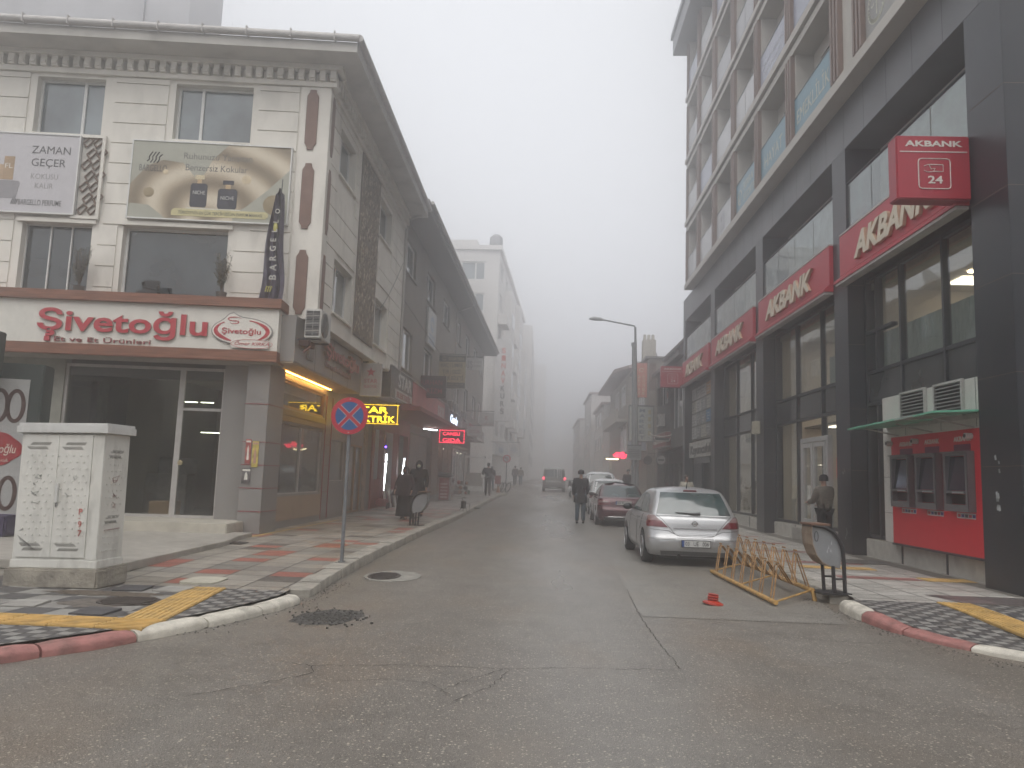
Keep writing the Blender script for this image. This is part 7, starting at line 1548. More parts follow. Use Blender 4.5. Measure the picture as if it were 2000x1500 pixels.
person('person in a wide dark plum cloak over a black ankle-length dress', (-4.12,23.6,PZ+.02), T_-.15, 1.60, ((.2,.1),(-.15,.1)), ((.1,.5,.35),(.1,.5,.35)), M_PLUM, M_BLK2, M_SHOE, hood=M_PLUM,
       skirt=[(1.50,.09,.09,.0),(1.42,.2,.15,0),(1.25,.29,.19,0),(1.0,.37,.24,0),(.78,.46,.28,0)])
bpy.context.view_layer.update()
tt = [o for o in bpy.data.objects if o.name.startswith('person')][-1]
t = [o for o in COL.objects if o.get('category') == 'person'][-1]
g = MB(); K = 26; rows = []; n = 10; o_ = ORG[t.name]
for j in range(n+1):
    q = j/n; z = .98-.88*q
    for k in range(K): a = 2*pi*k/K; w2 = 1+.08*q*sin(6*a); rows.append((( .19+.06*q)*cos(a)*w2, (.15+.07*q)*sin(a)*w2, z*.914))
g.add([Vector(r)+o_ for r in rows], [(j*K+k, j*K+(k+1)%K, (j+1)*K+(k+1)%K, (j+1)*K+k) for j in range(n) for k in range(K)]); part('long_dress', g, M_BLK2, t, smooth=70)
person('hooded person with a pale face mask close behind the cloaked walker', (-3.86,24.5,PZ+.02), T_+.05, 1.80, ((-.25,.2),(.28,.05)), ((.15,.3,.18),(-.15,.3,.22)), M_BLK2, M_BLK2, M_SHOE, hood=M_BLK2, mask=True, coat_len=.25, width=1.15)
person('person from behind in a short dark jacket walking away on the left pavement', (-2.98,44.2,gz(44.2)+PZ), -.02, 1.86, ((.12,.05),(-.12,.02)), ((.15,1.5,.35),(.15,1.5,.35)), mat('jacket_dark', (.03,.028,.032), .8), mat('trousers_dk', (.03,.026,.03), .85), M_SHOE, width=1.12)
person('person with bowed head in a blue-grey coat beyond the short-jacketed walker', (-3.35,53.5,gz(53.5)+.1), .1, 1.7, ((.2,.1),(-.2,.25)), ((.1,.9,.15),(.1,.9,.15)), mat('coat_bluegrey', (.06,.07,.08), .85), M_JEAN, M_SHOE, lean=.22, coat_len=.18)
person('faint person in a brown jacket striding through fog on the left pavement', (-2.15,66,gz(66)+PZ), -.1, 1.72, ((.35,.1),(-.35,.3)), ((-.3,.3,.15),(.3,.3,.15)), mat('jacket_brown', (.07,.05,.045), .85), M_COAT, M_SHOE)
person('faint smaller person in a light brown top beside the striding one', (-1.72,68,gz(68)+PZ), -.1, 1.6, ((.25,.05),(-.25,.2)), ((-.2,.3,.15),(.2,.3,.15)), mat('top_beige', (.17,.14,.10), .85), M_JEAN, M_SHOE)
person('person with short dark hair and black jacket behind the red car roof', (4.75,42.0,gz(42)+RZ), T_, 1.78, ((0,0),(0,0)), ((.1,.3,.12),(.1,.3,.12)), M_COAT, M_COAT, M_SHOE, width=1.1)
person('person with brown hair in a cream top facing us behind the silver hatchback roof', (5.35,28.5,gz(28.5)+RZ), T_, 1.66, ((0,0),(.1,0)), ((.1,.4,.12),(.1,.4,.12)), mat('top_cream', (.42,.39,.32), .85, var=.1), M_JEAN, M_SHOE, hair=mat('hair_brown', (.06,.035,.025), .7))
person('person in a grey-brown quilted jacket and dark knitted hat at the bank', (6.45,17.85,RZ), .35, 1.70, ((.02,.0),(-.02,0)), ((.35,1.1,.1),(.3,1.0,.1)), mat('quilted', (.13,.115,.095), .8, var=.3, scale=20, stretch=(.5,.5,3), bump=.5, bscale=30), M_BLK2, M_SHOE, hat=mat('knit_dark', (.018,.016,.02), .95, bump=.5, bscale=120), width=1.05)
# ================================================================== STREET FURNITURE
# telecom cabinet
CB = thing('utility_cabinet', 'dirty white two-door telecom cabinet on a concrete plinth', 'cabinet', (-5.65,9.28,PZC))
TC = Matrix.Translation((-6.2,9.03,PZC)) @ Matrix.Scale(1.043, 4) @ Matrix.Rotation(radians(-2), 4, 'Z') @ Matrix.Rotation(radians(-1.2), 4, 'Y') @ Matrix(((1,0,0,0),(0,0,-1,0),(0,1,0,0),(0,0,0,1)))  # local u,v,w
M_CAB = mat('cabinet_paint', (.64,.635,.59), .5, var=.06, scale=3, dirt=.42, dscale=5, bump=.05)
W_, H_, D_ = 1.0, 1.84, .5
g = MB(TC); g.box(-.05,W_+.06,-.02,.2,-D_-.05,.06); part('plinth', g, mat('plinth_concrete', (.30,.275,.23), .9, var=.3, scale=5, dirt=.7, dscale=5, bump=.6, bscale=25), CB, bevel=.02)
g = MB(TC); g.box(0,W_,.2,1.72,-D_,0); g.box(-.015,W_+.015,.2,.29,-D_-.01,.012); part('casing', g, M_CAB, CB, bevel=.008)
g = MB(TC); g.box(-.045,W_+.05,1.72,1.80,-D_-.04,.045); g.box(-.03,W_+.035,1.80,1.835,-D_-.03,.03)
for k in range(12): g.box(.02+k*.082,.065+k*.082,1.725,1.745,.045,.05)
part('lid', g, mat('lid_paint', (.58,.58,.56), .45, var=.05, dirt=.2, dscale=6), CB, bevel=.012)
random.seed(8)
def studs(g, u0, u1, v0, v1, w):
    for j in range(int((v1-v0)/.075)):
        for i in range(int((u1-u0)/.085)):
            u = u0+.04+i*.085+(.04 if j % 2 else 0); v = v0+.04+j*.075
            if u < u1-.02: g.box(u-.012,u+.012,v-.006,v+.006,w,w+.007)
def louv(g, u, v, w, dirn, n=9, sc=1.):
    for k in range(n): a = u+k*.026*sc; g.add([(a,v,w),(a+.012,v,w),(a+.012+.035*dirn*sc,v+.035*sc,w+.006),(a+.035*dirn*sc,v+.035*sc,w+.006)], [(0,1,2,3)])
for i, (u0, u1) in enumerate(((.04,.44),(.46,.86))):
    g = MB(TC); g.box(u0,u1,.32,1.70,0,.014); studs(g, u0+.02, u1-.02, .45, 1.5, .014); d = part('door', g, M_CAB, CB)
    g = MB(TC); [louv(g, u0+.08, v, .0155, s_) for v, s_ in ((1.58,1),(1.53,-1))]; [louv(g, u0+.08, v, .0155, s_) for v, s_ in ((.44,-1),(.39,1))]; part('louvre', g, mat('louvre_shadow', (.10,.095,.085), .7), d)
g = MB(TC); g.box(.44,.46,.32,1.70,0,.022); part('centre_strip', g, M_CAB, CB)
g = MB(TC); g.box(.475,.505,.93,1.15,.014,.045); g.box(.48,.5,.88,.93,.014,.03,1); part('handle', g, [MATS['lid_paint'], M_BLACK], CB, bevel=.004)
g = MB(TC); g.box(.87,.995,.3,1.7,.0,.004); part('side_post', g, M_CAB, CB)
TS = TC @ Matrix(((0,0,1,W_),(0,1,0,0),(-1,0,0,0),(0,0,0,1)))   # right flank: u runs to the back
g = MB(TS); studs(g, .05, .45, .35, 1.6, .002); part('side_studs', g, M_CAB, CB); g = MB(TS); [louv(g, .12, v, .003, s_, 9) for v, s_ in ((1.5,1),(1.44,-1),(.75,1),(.69,-1))]; part('side_louvre', g, MATS['louvre_shadow'], CB)
g = MB(TC); text(g, 'P', .765, .80, .07, None, .0225, .001, .01); text(g, '9', .765, .66, .07, None, .0225, .001, .01); text(g, '7', .77, .56, .07, None, .0225, .001, .01); g.box(.765,.79,.755,.762,.0225,.0235); part('red_code', g, mat('stencil_red', (.45,.10,.08), .7, var=.4, scale=40), CB)
random.seed(12); g = MB(TC)
def scrib(g, u, v, w, r, n, th=.004):
    P = [(u+random.uniform(-r,r), v+random.uniform(-r,r)*.6, w) for _ in range(n)]; g.tube(P, th, 4)
for u, v, r, n in ((.27,1.22,.06,6),(.24,1.13,.05,5),(.22,1.03,.05,5),(.25,.95,.08,3),(.62,1.02,.06,4),(.1,.62,.025,5),(.48,1.45,.012,8),(.48,1.35,.012,6),(.7,1.2,.05,3)): scrib(g, u, v, .023, r, n, .0022)
[g.tube([(.06+k*.02,.56-k*.015,.016),(.14+k*.03,.44-k*.01,.016)], .0018, 4) for k in range(6)]
part('graffiti', g, mat('marker', (.06,.06,.06), .8), CB); g = MB(TS); [scrib(g, .25, v, .008, .07, 6, .003) for v in (1.2,1.0,.9)]; g.tube([(.1,.62,.006),(.4,.63,.006)], .004, 4); part('graffiti', g, mat('marker2', (.22,.10,.09), .8), CB)
# wrapped display and crate by the shop wall on the far left
DP = thing('sausage_display', 'tall display door printed with sausage coils and a red badge at the left edge', 'display', (-9.9,14.2,.24))
TD = frame((-10.72,13.6,0), (1,.25))
g = MB(TD); g.box(0,1.42,.3,3.35,-.5,0); part('dark_frame', g, mat('frame_green_black', (.025,.035,.032), .4), DP, bevel=.02)
g = MB(TD); g.box(.12,1.2,.35,3.05,0,.01); part('print_panel', g, mat('print_panel', (.33,.33,.32), .4, var=.05), DP)
M_SAU = mat('sausage_print', (.055,.022,.016), .5)
g = MB(TD)
for v in (2.55,.95):
    for k in range(4 if v < 2 else 3): u = (.2 if v < 2 else .46)+k*.27; ring(g, u, v, .17, .32, .075, .011, 0, 2*pi, 22, False, .004)
part('coil_print', g, M_SAU, DP)
g = MB(TD); pts = [(.78+(.37+.05*abs(cos(2*a)))*cos(a), 1.75+(.27+.04*abs(cos(2*a)))*sin(a)) for a in [2*pi*k/36 for k in range(36)]]; g.prism(pts, .011, .02); g.box(.12,1.2,.36,.55,.011,.015); part('red_badge', g, mat('badge_red', (.28,.02,.025), .5), DP)
g = MB(TD); text(g, 'Şivetoğlu', .49, 1.68, .16, .6, .02, .003, .005, .2); text(g, 'Kangal Sucuk', .58, 1.52, .06, .4, .02, .003); text(g, 'Şivetoğlu', .35, .42, .06, .5, .015, .003); part('badge_lettering', g, mat('cream_print', (.55,.5,.42), .5), DP)
g = MB(); g.box(-9.75,-9.15,13.05,13.5,.24,.6); solo('purple_crate', g, mat('crate_purple', (.03,.02,.06), .6, var=.2), 'dark purple plastic crate on the ground at the left edge', 'crate', bevel=.03)
DS = thing('shop_totem', 'dark green-black shop sign panel cut by the left edge of the photo', 'sign', (-10.7,13.4,3.1)); g = MB(); g.box(-11.4,-9.78,13.2,13.45,3.05,3.85); part('panel', g, mat('frame_green_black', (.025,.035,.032), .4), DS, bevel=.02)
g = MB(FACE(13.2)); text(g, 'ce', -10.02, 3.2, .13, None, 0, .005, .01); part('lettering', g, M_SIGNW, DS)
# posters on the corner column
for k, (x0, x1, z0, z1, m_, lb) in enumerate(((-6.42,-6.30,2.0-.35,2.18,mat('poster_red_w', (.38,.10,.09), .6, var=.6, scale=7),'narrow red and white poster on the grey corner column'),(-6.27,-6.13,1.58,2.14,mat('poster_yellow', (.52,.42,.10), .6, var=.5, scale=6),'tall yellow poster right of the red one on the grey corner column'),(-6.46,-6.27,1.22,1.56,mat('poster_bw', (.12,.11,.11), .6, var=.9, scale=9),'small black and white poster low on the grey corner column'))):
    t = thing('poster', lb, 'poster', ((x0+x1)/2,16.54,z0), 'posters on the corner column'); g = MB(); g.box(x0,x1,16.53,16.54,z0,z1); part('sheet', g, m_, t); g = MB(FACE(16.53)); wd = x1-x0
    g.prism([(x0+wd*.3,z0+.08),(x0+wd*.7,z0+.08),(x0+wd*.65,z0+(z1-z0)*.6),(x0+wd*.5,z0+(z1-z0)*.75),(x0+wd*.35,z0+(z1-z0)*.6)], 0, .004); g.box(x0+.01,x1-.01,z1-.07,z1-.03,0,.004); part('print', g, [M_SIGNW, mat('poster_pink', (.45,.25,.2), .6), M_SIGNW][k], t)
# carton behind the glass, chair and bushes
g = MB(FRONT); g.box(-2.6,-2.05,.42,.75,-.8,-.4); t = solo('carton', g, mat('cardboard', (.30,.20,.12), .8), 'brown carton standing inside the corner shop window', 'box', bevel=.005)
t = thing('desk_chair', 'black office chair seen through the large upper corner window', 'chair', tuple(FRONT @ Vector((-2.75,5.25,.14))))
g = MB(FRONT); g.tube([(-2.95,5.62,.15),(-2.93,5.5,.12),(-2.62,5.45,.12),(-2.6,5.55,.15)], .04, 6); g.box(-2.95,-2.58,5.42,5.66,.1,.14); part('backrest', g, M_BLACK, t, bevel=.01)
g = MB(FRONT); g.box(-2.95,-2.5,5.3,5.36,.1,.45); g.tube([(-2.72,5.24,.27),(-2.72,5.3,.27)], .03, 6); part('seat', g, M_BLACK, t)
M_LEAF = mat('bush_leaf', (.10,.085,.035), .8, var=.5, scale=30); M_POT = mat('pot', (.08,.07,.06), .7)
for k, (u, lb) in enumerate(((-4.25,'thin potted shrub left of the wide upper window'),(-1.15,'thin potted shrub right of the wide upper window'))):
    random.seed(40+k); t = thing('potted_shrub', lb, 'shrub', tuple(FRONT @ Vector((u,5.24,.3))), 'potted shrubs above the shop sign')
    g = MB(FRONT); g.lathe([(.09,5.24),(.12,5.42)], (0,0,0), 12, 'y'); g.v = [FRONT @ ((FRONT.inverted() @ p)+Vector((u,0,.3))) for p in g.v]; part('pot', g, M_POT, t)
    g = MB(FRONT); l = MB(FRONT)
    for _ in range(26):
        a = random.uniform(0,2*pi); hgt = random.uniform(.35,.95); q = random.uniform(.05,.2); x, w_ = u+cos(a)*q, .3+sin(a)*q*.8; g.tube([(u,5.4,.3),(u+(x-u)*.5,5.4+hgt*.6,.3+(w_-.3)*.5),(x,5.4+hgt,w_)], .005, 4)
        for i in range(24): f = random.uniform(.3,1); px, pv, pw = u+(x-u)*f+random.uniform(-.045,.045), 5.4+hgt*f+random.uniform(-.03,.04), .3+(w_-.3)*f+random.uniform(-.045,.045); dx, dv = random.uniform(-.03,.03), random.uniform(.0,.035); l.add([(px,pv,pw),(px+dx+.01,pv+dv,pw+.01),(px+dx*2,pv+dv*2,pw),(px+dx-.01,pv+dv,pw-.01)], [(0,1,2,3)])
    part('stems', g, mat('stem', (.08,.06,.04), .8), t); part('foliage', l, M_LEAF, t, recalc=False)
# flag
t = thing('drooping_flag', 'drooping dark violet flag with sideways white letters on the corner building', 'flag', tuple(FRONT @ Vector((.02,5.25,.45))))
g = MB(FRONT); g.tube([(.0,5.24,.45),(.06,8.05,.45)], [.018,.012], 8); part('pole', g, M_MULL, t)
NU, NV = 26, 40
def fl(u, v):
    wd = (.15+.38*(1-v)**.8)*(1 if v < .96 else .3); z = 5.28+v*2.55; x = .04-.02*v+wd*(u-.5)*1.0-.06*(1-v)+.05*sin(v*9)*(1-v); w_ = .45+.07*sin(u*15+v*3)*(1-.5*v)+.03*sin(u*31+v*11); return (x, z, w_)
g = MB(FRONT); g.grid(NU, NV, fl); part('cloth', g, mat('flag_violet', (.085,.075,.105), .85, var=.35, scale=5), t, smooth=80, recalc=False)
g = MB(FRONT)
for k, ch in enumerate('BARGELLO'):
    v = .16+k*.085; z = 5.28+v*2.55; vs, fs = text_mesh(ch, .02, .02); x0 = .02-.055*(1-v)+.05*sin(v*9)*(1-v); sc = .23*(1-.5*v)
    g.add([(x0+.08*(1-.3*v)-p.y*sc, z+p.x*sc, .565+p.z*.2) for p in vs], fs)
part('lettering', g, mat('flag_letters', (.42,.41,.38), .8), t)
g = MB(FRONT); [g.tube([(-.12+k*.05,5.42,.56),(-.08+k*.05,5.55,.57)], .016, 4) for k in range(3)]; g.ball((.0,6.9,.54), .05,.12,.03); part('yellow_mark', g, mat('flag_yellow', (.45,.42,.12), .8), t)

# no-stopping sign
def road_sign(name, lb, x, y, zc, r, zb, face, draw, tilt=0, pr=.03):
    t = thing(name, lb, 'road sign', (x,y,zb)); g = MB(); g.tube([(x+tilt,y,zb-.02),(x,y,zc+r*.7)], pr, 12); g.lathe([(pr*1.9,0),(pr*1.9,.02)], (x+tilt,y,zb), 12); part('pole', g, mat('galvanised', (.20,.21,.22), .5, metal=.4, var=.15), t, smooth=50)
    T = FACE(y-pr-.02); g = MB(T); g.lathe([(r,-.012),(r,0)], (x,zc,0), 40, 'z'); d = part('disc', g, face, t)
    draw(T, d); g = MB(T); [g.lathe([(.012,0),(.01,.006)], (x+.0, zc+q, 0.008), 8, 'z') for q in (-r*.9, r*.9)]; g.box(x-.035,x+.035,zc-.05,zc+.05,-.04,-.014); part('bolts', g, M_GUT, t)
M_SR = mat('road_sign_red', (.42,.03,.05), .4, var=.04); M_SB = mat('road_sign_blue', (.02,.09,.24), .4, var=.04); M_SWH = mat('road_sign_white', (.45,.46,.47), .45)
def d1(T, d):
    g = MB(T); g.lathe([(.225,0.001),(.225,.003)], (-3.05,2.43,0), 40, 'z'); part('blue_field', g, M_SB, d)
    for nm, m_, hw, w0 in (('white_cross', M_SWH, .036, .004), ('red_cross', M_SR, .026, .0065)):
        g = MB(T)
        for a in (pi/4+.05, -pi/4+.05): ca, sa = cos(a), sin(a); L_ = .222; g.add([(-3.05+ca*u-sa*v, 2.43+sa*u+ca*v, w0) for u, v in ((-L_,-hw),(L_,-hw),(L_,hw),(-L_,hw))]+[(-3.05+ca*u-sa*v, 2.43+sa*u+ca*v, w0+.001) for u, v in ((-L_,-hw),(L_,-hw),(L_,hw),(-L_,hw))], [(4,5,6,7),(0,3,2,1),(0,1,5,4),(1,2,6,5),(2,3,7,6),(3,0,4,7)]) if a > 0 or nm == 'white_cross' else g.add([(-3.05+ca*u-sa*v, 2.43+sa*u+ca*v, w0+.0015) for u, v in ((-L_,-hw),(L_,-hw),(L_,hw),(-L_,hw))], [(0,1,2,3)])
        part(nm, g, m_, d)
road_sign('no_stopping_sign', 'round blue and red no-stopping sign on a grey pole by the left kerb', -3.05, 12.1, 2.43, .295, PZ, M_SR, d1, .0)
zn = gz(55)+.1
def d2(T, d):
    g = MB(T); g.lathe([(.2,.001),(.2,.004)], (-2.42,2.85,0), 28, 'z'); part('white_field', g, M_SWH, d)
    g = MB(T); g.tube([(-2.38,2.72,.006),(-2.36,2.86,.006),(-2.42,2.93,.006),(-2.52,2.92,.006)], .022, 4); g.prism([(-2.5,3.0),(-2.5,2.84),(-2.6,2.92)], .004, .008); part('arrow', g, M_BLACK, d)
    g = MB(T); g.tube([(-2.57,2.98,.012),(-2.27,2.7,.012)], .018, 4); part('bar', g, M_SR, d)
road_sign('turn_ban_sign', 'red-rimmed no-left-turn sign on a thin pole far along the left kerb', -2.42, 55, 2.85, .28, zn, M_SR, d2, pr=.035)
# litter bins
M_BING = mat('bin_grey', (.25,.26,.27), .45, metal=.2, var=.1, dirt=.25); M_BINF = mat('bin_frame', (.02,.02,.022), .5); M_BINR = mat('bin_rust', (.26,.2,.15), .7, var=.3, dirt=.4)
def litter_bin(lb, x, y, z, sx=1, depth=.3, stamp=False, rz=0):
    t = thing('litter_bin', lb, 'litter bin', (0,0,0), 'curved street litter bins')
    P = [(-.22,.90),(-.225,.80),(-.21,.66),(-.16,.52),(-.08,.42),(.03,.37),(.17,.34),(.19,.5),(.18,.62),(.14,.74),(.05,.84),(-.08,.90)]
    Q = [(a*sx, b_) for a, b_ in P]
    g = MB(); g.prism(Q, -depth/2+.02, depth/2-.02, 'y'); part('side_panel', g, M_BING, t)
    g = MB()
    for a, b_ in zip(Q[:7], Q[1:7]): g.add([(a[0],-depth/2,a[1]),(b_[0],-depth/2,b_[1]),(b_[0],depth/2,b_[1]),(a[0],depth/2,a[1]),(a[0]*1.05,-depth/2,a[1]-.012),(b_[0]*1.05,-depth/2,b_[1]-.012),(b_[0]*1.05,depth/2,b_[1]-.012),(a[0]*1.05,depth/2,a[1]-.012)], [(0,1,2,3),(7,6,5,4),(0,4,5,1),(2,6,7,3)])
    part('front_wrap', g, M_BINR if stamp else M_BING, t)
    g = MB(); arc = [(-.2*sx,.905),(-.05*sx,.89),(.07*sx,.83),(.16*sx,.72),(.205*sx,.6),(.215*sx,.4),(.225*sx,.0)]
    for dy in (-depth/2,depth/2): g.tube([(a,dy,b_) for a, b_ in arc], .026, 6)
    for dy in (-depth/2,depth/2): g.tube([(.06*sx,dy,.37),(.08*sx,dy,.0)], .024, 6); g.tube([(.07*sx,dy,.2),(.22*sx,dy,.2)], .015, 6)
    part('frame', g, M_BINF, t, smooth=40)
    g = MB(); g.box(min(-.25*sx,.03*sx),max(-.25*sx,.03*sx),-depth/2-.02,depth/2+.02,.905,.935); part('top_rim', g, mat('bin_top', (.16,.09,.06), .7, var=.3), t, bevel=.005)
    g = MB(); g.box(min(-.12*sx,.3*sx),max(-.12*sx,.3*sx),-depth/2-.05,depth/2+.05,-.01,.012); part('base_plate', g, M_BINF, t)
    if stamp: g = MB(FACE(-depth/2+.018)); ring(g, -.16*sx, .76, .03, .07, .008, .0, 0, 2*pi, 20, False, .004); part('emblem', g, M_BINF, t); g = MB(FACE(-depth/2+.018)); [g.add([(u,v,.003),(u+.02,v-.01,.003),(u+.015,v+.05,.003)], [(0,1,2)]) for u, v in ((.0,.6),(.04,.66),(-.02,.55),(.03,.56))]; part('torn_sticker', g, M_SWH, t)
    t.location = (x,y,z); t.rotation_euler.z = rz
litter_bin('grey curved litter bin with black frame and rusty rim at the right kerb end', 3.93, 10.95, RZ, 1, .3, True, .12)
litter_bin('grey curved litter bin in front of the cloaked walker on the left pavement', -3.28, 21.3, PZ, -1, .3, False, -.1)
# bicycle rack
t = thing('bicycle_rack', 'yellow bicycle rack with two rows of rusty wire loops by the right kerb', 'bicycle rack', (3.45,12,0))
M_YR = mat('rack_yellow', (.44,.26,.08), .6, var=.3, scale=15, dirt=.35, dscale=12); M_RR = mat('rack_rust', (.29,.16,.06), .65, var=.45, scale=18, dirt=.35, dscale=14)
A0, A1, B0, B1_ = Vector((3.10,10.35,.05)), Vector((3.02,13.75,.05)), Vector((3.80,11.0,.14)), Vector((3.74,14.4,.14))
for a, b_ in ((A0,A1),(B0,B1_)): g = MB(); g.tube([a,b_], .032, 10); part('rail', g, M_YR, t, smooth=50)
g = MB(); g.tube([A0+Vector((0,.05,0)),B0+Vector((0,.05,0))], .014, 6); g.tube([A1,B1_], .014, 6); g.tube([A0.lerp(A1,.5),B0.lerp(B1_,.5)], .014, 6); g.tube([B0,B0+Vector((.02,-.02,-.14))], .03, 6); part('cross_bar', g, M_YR, t)
def rnd(P, r=.05, k=4):
    out = [P[0]]
    for a, b_, c_ in zip(P, P[1:], P[2:]):
        u = (a-b_); v = (c_-b_); d = min(r, u.length*.45, v.length*.45); p, q = b_+u.normalized()*d, b_+v.normalized()*d
        for i in range(k+1): f = i/k; out.append(p*(1-f)**2+b_*2*f*(1-f)+q*f*f)
    return out+[P[-1]]
n = 7
for i in range(n):
    f = (i+.35)/n; a = A0.lerp(A1, f); b_ = B0.lerp(B1_, f)
    for dy in (-.06,.06):
        D = Vector((0,dy,0)); tl = a+Vector((.10,.12,.50))+D; mid = (a+b_)/2+Vector((.06,.10,.10))+D; tr = b_+Vector((-.12,.18,.52))+D
        g = MB(); g.tube(rnd([a+D, tl, mid, tr, b_+D], .11), .0105, 6); part('loop', g, M_RR, t, smooth=60)
g = MB()
for i in range(n):
    f = (i+.35)/n; a = A0.lerp(A1, f)+Vector((.10,.12,.49)); b_ = B0.lerp(B1_, f)+Vector((-.12,.18,.51))
    g.tube([a+Vector((0,-.06,0)),a+Vector((0,.06,0))], .0125, 6); g.tube([b_+Vector((0,-.06,0)),b_+Vector((0,.06,0))], .0125, 6)
part('loop_ends', g, M_RR, t)
# red plastic piece on the road
t = thing('red_plastic_base', 'small broken red plastic post base lying on the road', 'post base', (2.28,10.3,0)); M_RP = mat('red_plastic', (.36,.03,.015), .4, var=.2)
TP = Matrix.Translation((2.28,10.3,.0)) @ Matrix.Rotation(.12,4,'Y')
g = MB(TP); g.lathe([(.135,.01),(.13,.03),(.07,.055),(.06,.06)], (0,0,0), 20); part('flange', g, M_RP, t, smooth=40); g = MB(TP); g.lathe([(.06,.06),(.075,.075),(.06,.09),(.078,.105),(.06,.12),(.07,.135),(.05,.14)], (-.01,0,0), 18); part('bellows', g, M_RP, t, smooth=40)
# street lamp
t = thing('street_lamp', 'tall grey street lamp post with one arm reaching over the road', 'street lamp', (3.92,31.5,gz(31.5)+RZ)); M_POLE = mat('lamp_pole', (.27,.28,.28), .5, metal=.3, var=.1)
g = MB(); g.tube([(3.95,31.5,gz(31.5)),(3.86,31.5,4),(3.76,31.5,7.9)], [.085,.065,.045], 12); part('pole', g, M_POLE, t, smooth=50)
g = MB(); g.tube([(3.76,31.5,7.85),(3.72,31.5,7.95),(2.4,31.5,8.18)], [.04,.035,.03], 8); part('arm', g, M_POLE, t, smooth=50)
g = MB(); g.tube([(2.45,31.5,8.17),(2.3,31.5,8.20),(2.05,31.5,8.22),(1.85,31.5,8.21)], [.035,.075,.085,.04], 10); part('lamp_head', g, mat('lamp_head', (.36,.37,.37), .4), t, smooth=50)
t = thing('pole_notice', 'grey square notice board with dark printing strapped to the street lamp', 'sign', (3.78,31.4,2.4))
g = MB(); g.box(3.49,4.06,31.38,31.41,2.42,3.02); part('panel', g, mat('notice_grey', (.26,.27,.27), .5, var=.1), t); g = MB(FACE(31.38)); [g.box(3.55,4.0,2.52+k*.07,2.55+k*.07,0,.003) for k in range(5)]; g.box(3.49,4.06,2.98,3.02,0,.01); part('print', g, mat('notice_print', (.08,.08,.09), .6), t)
t = thing('second_pole', 'plain grey pole close behind the street lamp, cut off shorter', 'pole', (4.0,36,gz(36))); g = MB(); g.tube([(4.35,36,gz(36)),(4.25,36,7.9)], [.12,.10], 10); part('shaft', g, M_POLE, t, smooth=50); g = MB(); g.lathe([(.13,7.9),(.13,8.05)], (4.25,36,0), 10); part('cap', g, M_POLE, t)
# litter totem with red price panel
zt = gz(36.5)+PZ; t = thing('totem_bin', 'dark-topped pavement box with a red panel of white price plates', 'sign', (-4.5,36.5,zt))
g = MB(); g.box(-4.8,-4.22,36.5,37.1,zt,zt+1.12); part('box', g, mat('totem_grey', (.30,.29,.28), .5), t, bevel=.02)
g = MB(); g.add([(-4.86,36.4,zt+1.12),(-4.16,36.4,zt+1.12),(-4.16,37.2,zt+1.12),(-4.86,37.2,zt+1.12),(-4.8,36.5,zt+1.36),(-4.25,36.5,zt+1.3),(-4.25,37.1,zt+1.3),(-4.8,37.1,zt+1.36)], [(0,3,2,1),(4,5,6,7),(0,1,5,4),(1,2,6,5),(2,3,7,6),(3,0,4,7)]); part('dark_lid', g, M_BLACK, t, bevel=.03)
g = MB(); g.box(-4.76,-4.3,36.485,36.5,zt+.05,zt+1.08); part('red_panel', g, M_RDF, t); g = MB(); [g.box(-4.7,-4.36,36.478,36.485,zt+.12+k*.155,zt+.21+k*.155) for k in range(5)]; part('price_plates', g, mat('plate_pinkish', (.42,.33,.32), .6), t)
# goods outside the shops
def goods(x, y, lb, seed, cols, w_=.6, h_=.9, n=16):
    random.seed(seed); z = gz(y)+PZ; t = thing('goods_stand', lb, 'stand', (x,y,z)); g = MB()
    for a in (-1,1):
        for b_ in (-1,1): g.tube([(x+a*w_/2,y+b_*.2,z),(x+a*w_/2,y+b_*.2,z+h_*.7)], .018, 5)
    g.box(x-w_/2,x+w_/2,y-.22,y+.22,z+h_*.3,z+h_*.33); g.box(x-w_/2,x+w_/2,y-.22,y+.22,z+h_*.66,z+h_*.7); part('table', g, M_GUT, t)
    for k in range(n):
        g = MB(); px, py, pz = x+random.uniform(-w_/2,w_/2), y+random.uniform(-.2,.2), z+random.choice([.02,h_*.34,h_*.71]); s = random.uniform(.06,.13)
        if k % 2: g.ball((px,py,pz+s), s, s, s, 8, 5)
        else: g.box(px-s,px+s,py-s*.8,py+s*.8,pz,pz+s*1.8)
        part('goods', g, cols[k % len(cols)], t, bevel=0)
GC = [mat('g1', (.30,.12,.05), .7), mat('g2', (.06,.05,.05), .7), mat('g3', (.35,.33,.3), .7), mat('g4', (.14,.08,.07), .7), mat('g5', (.30,.06,.05), .7), mat('g6', (.08,.10,.06), .7)]
goods(-4.9, 40.5, 'stand heaped with orange and brown goods right of the dark-topped price box', 1, GC, .7, 1.1, 22); goods(-4.55, 44.5, 'low stand of red and white goods outside the brown-posted shop', 2, GC[::-1], .8, .8, 18)
goods(-5.75, 33.6, 'white cartons and a brown bag stacked by the red shop doorway', 5, [GC[2], GC[2], GC[0], GC[4]], .4, .9, 9)
t = thing('leaning_rolls', 'striped black and white rolls leaning at the red shop entrance', 'goods', (-5.8,30.6,PZ+.05)); random.seed(6)
for k in range(7): g = MB(); x = -6.1+k*.1; g.tube([(x,30.2-.1*(k%2),PZ+.05),(x-.22,30.7,PZ+.72)], .045, 8); part('roll', g, [M_BLACK, MATS['g3']][k % 2], t)
t = thing('red_hand_truck', 'small red wheeled machine standing by the red shop entrance', 'cart', (-6.0,29.2,PZ+.04)); z = PZ+.04
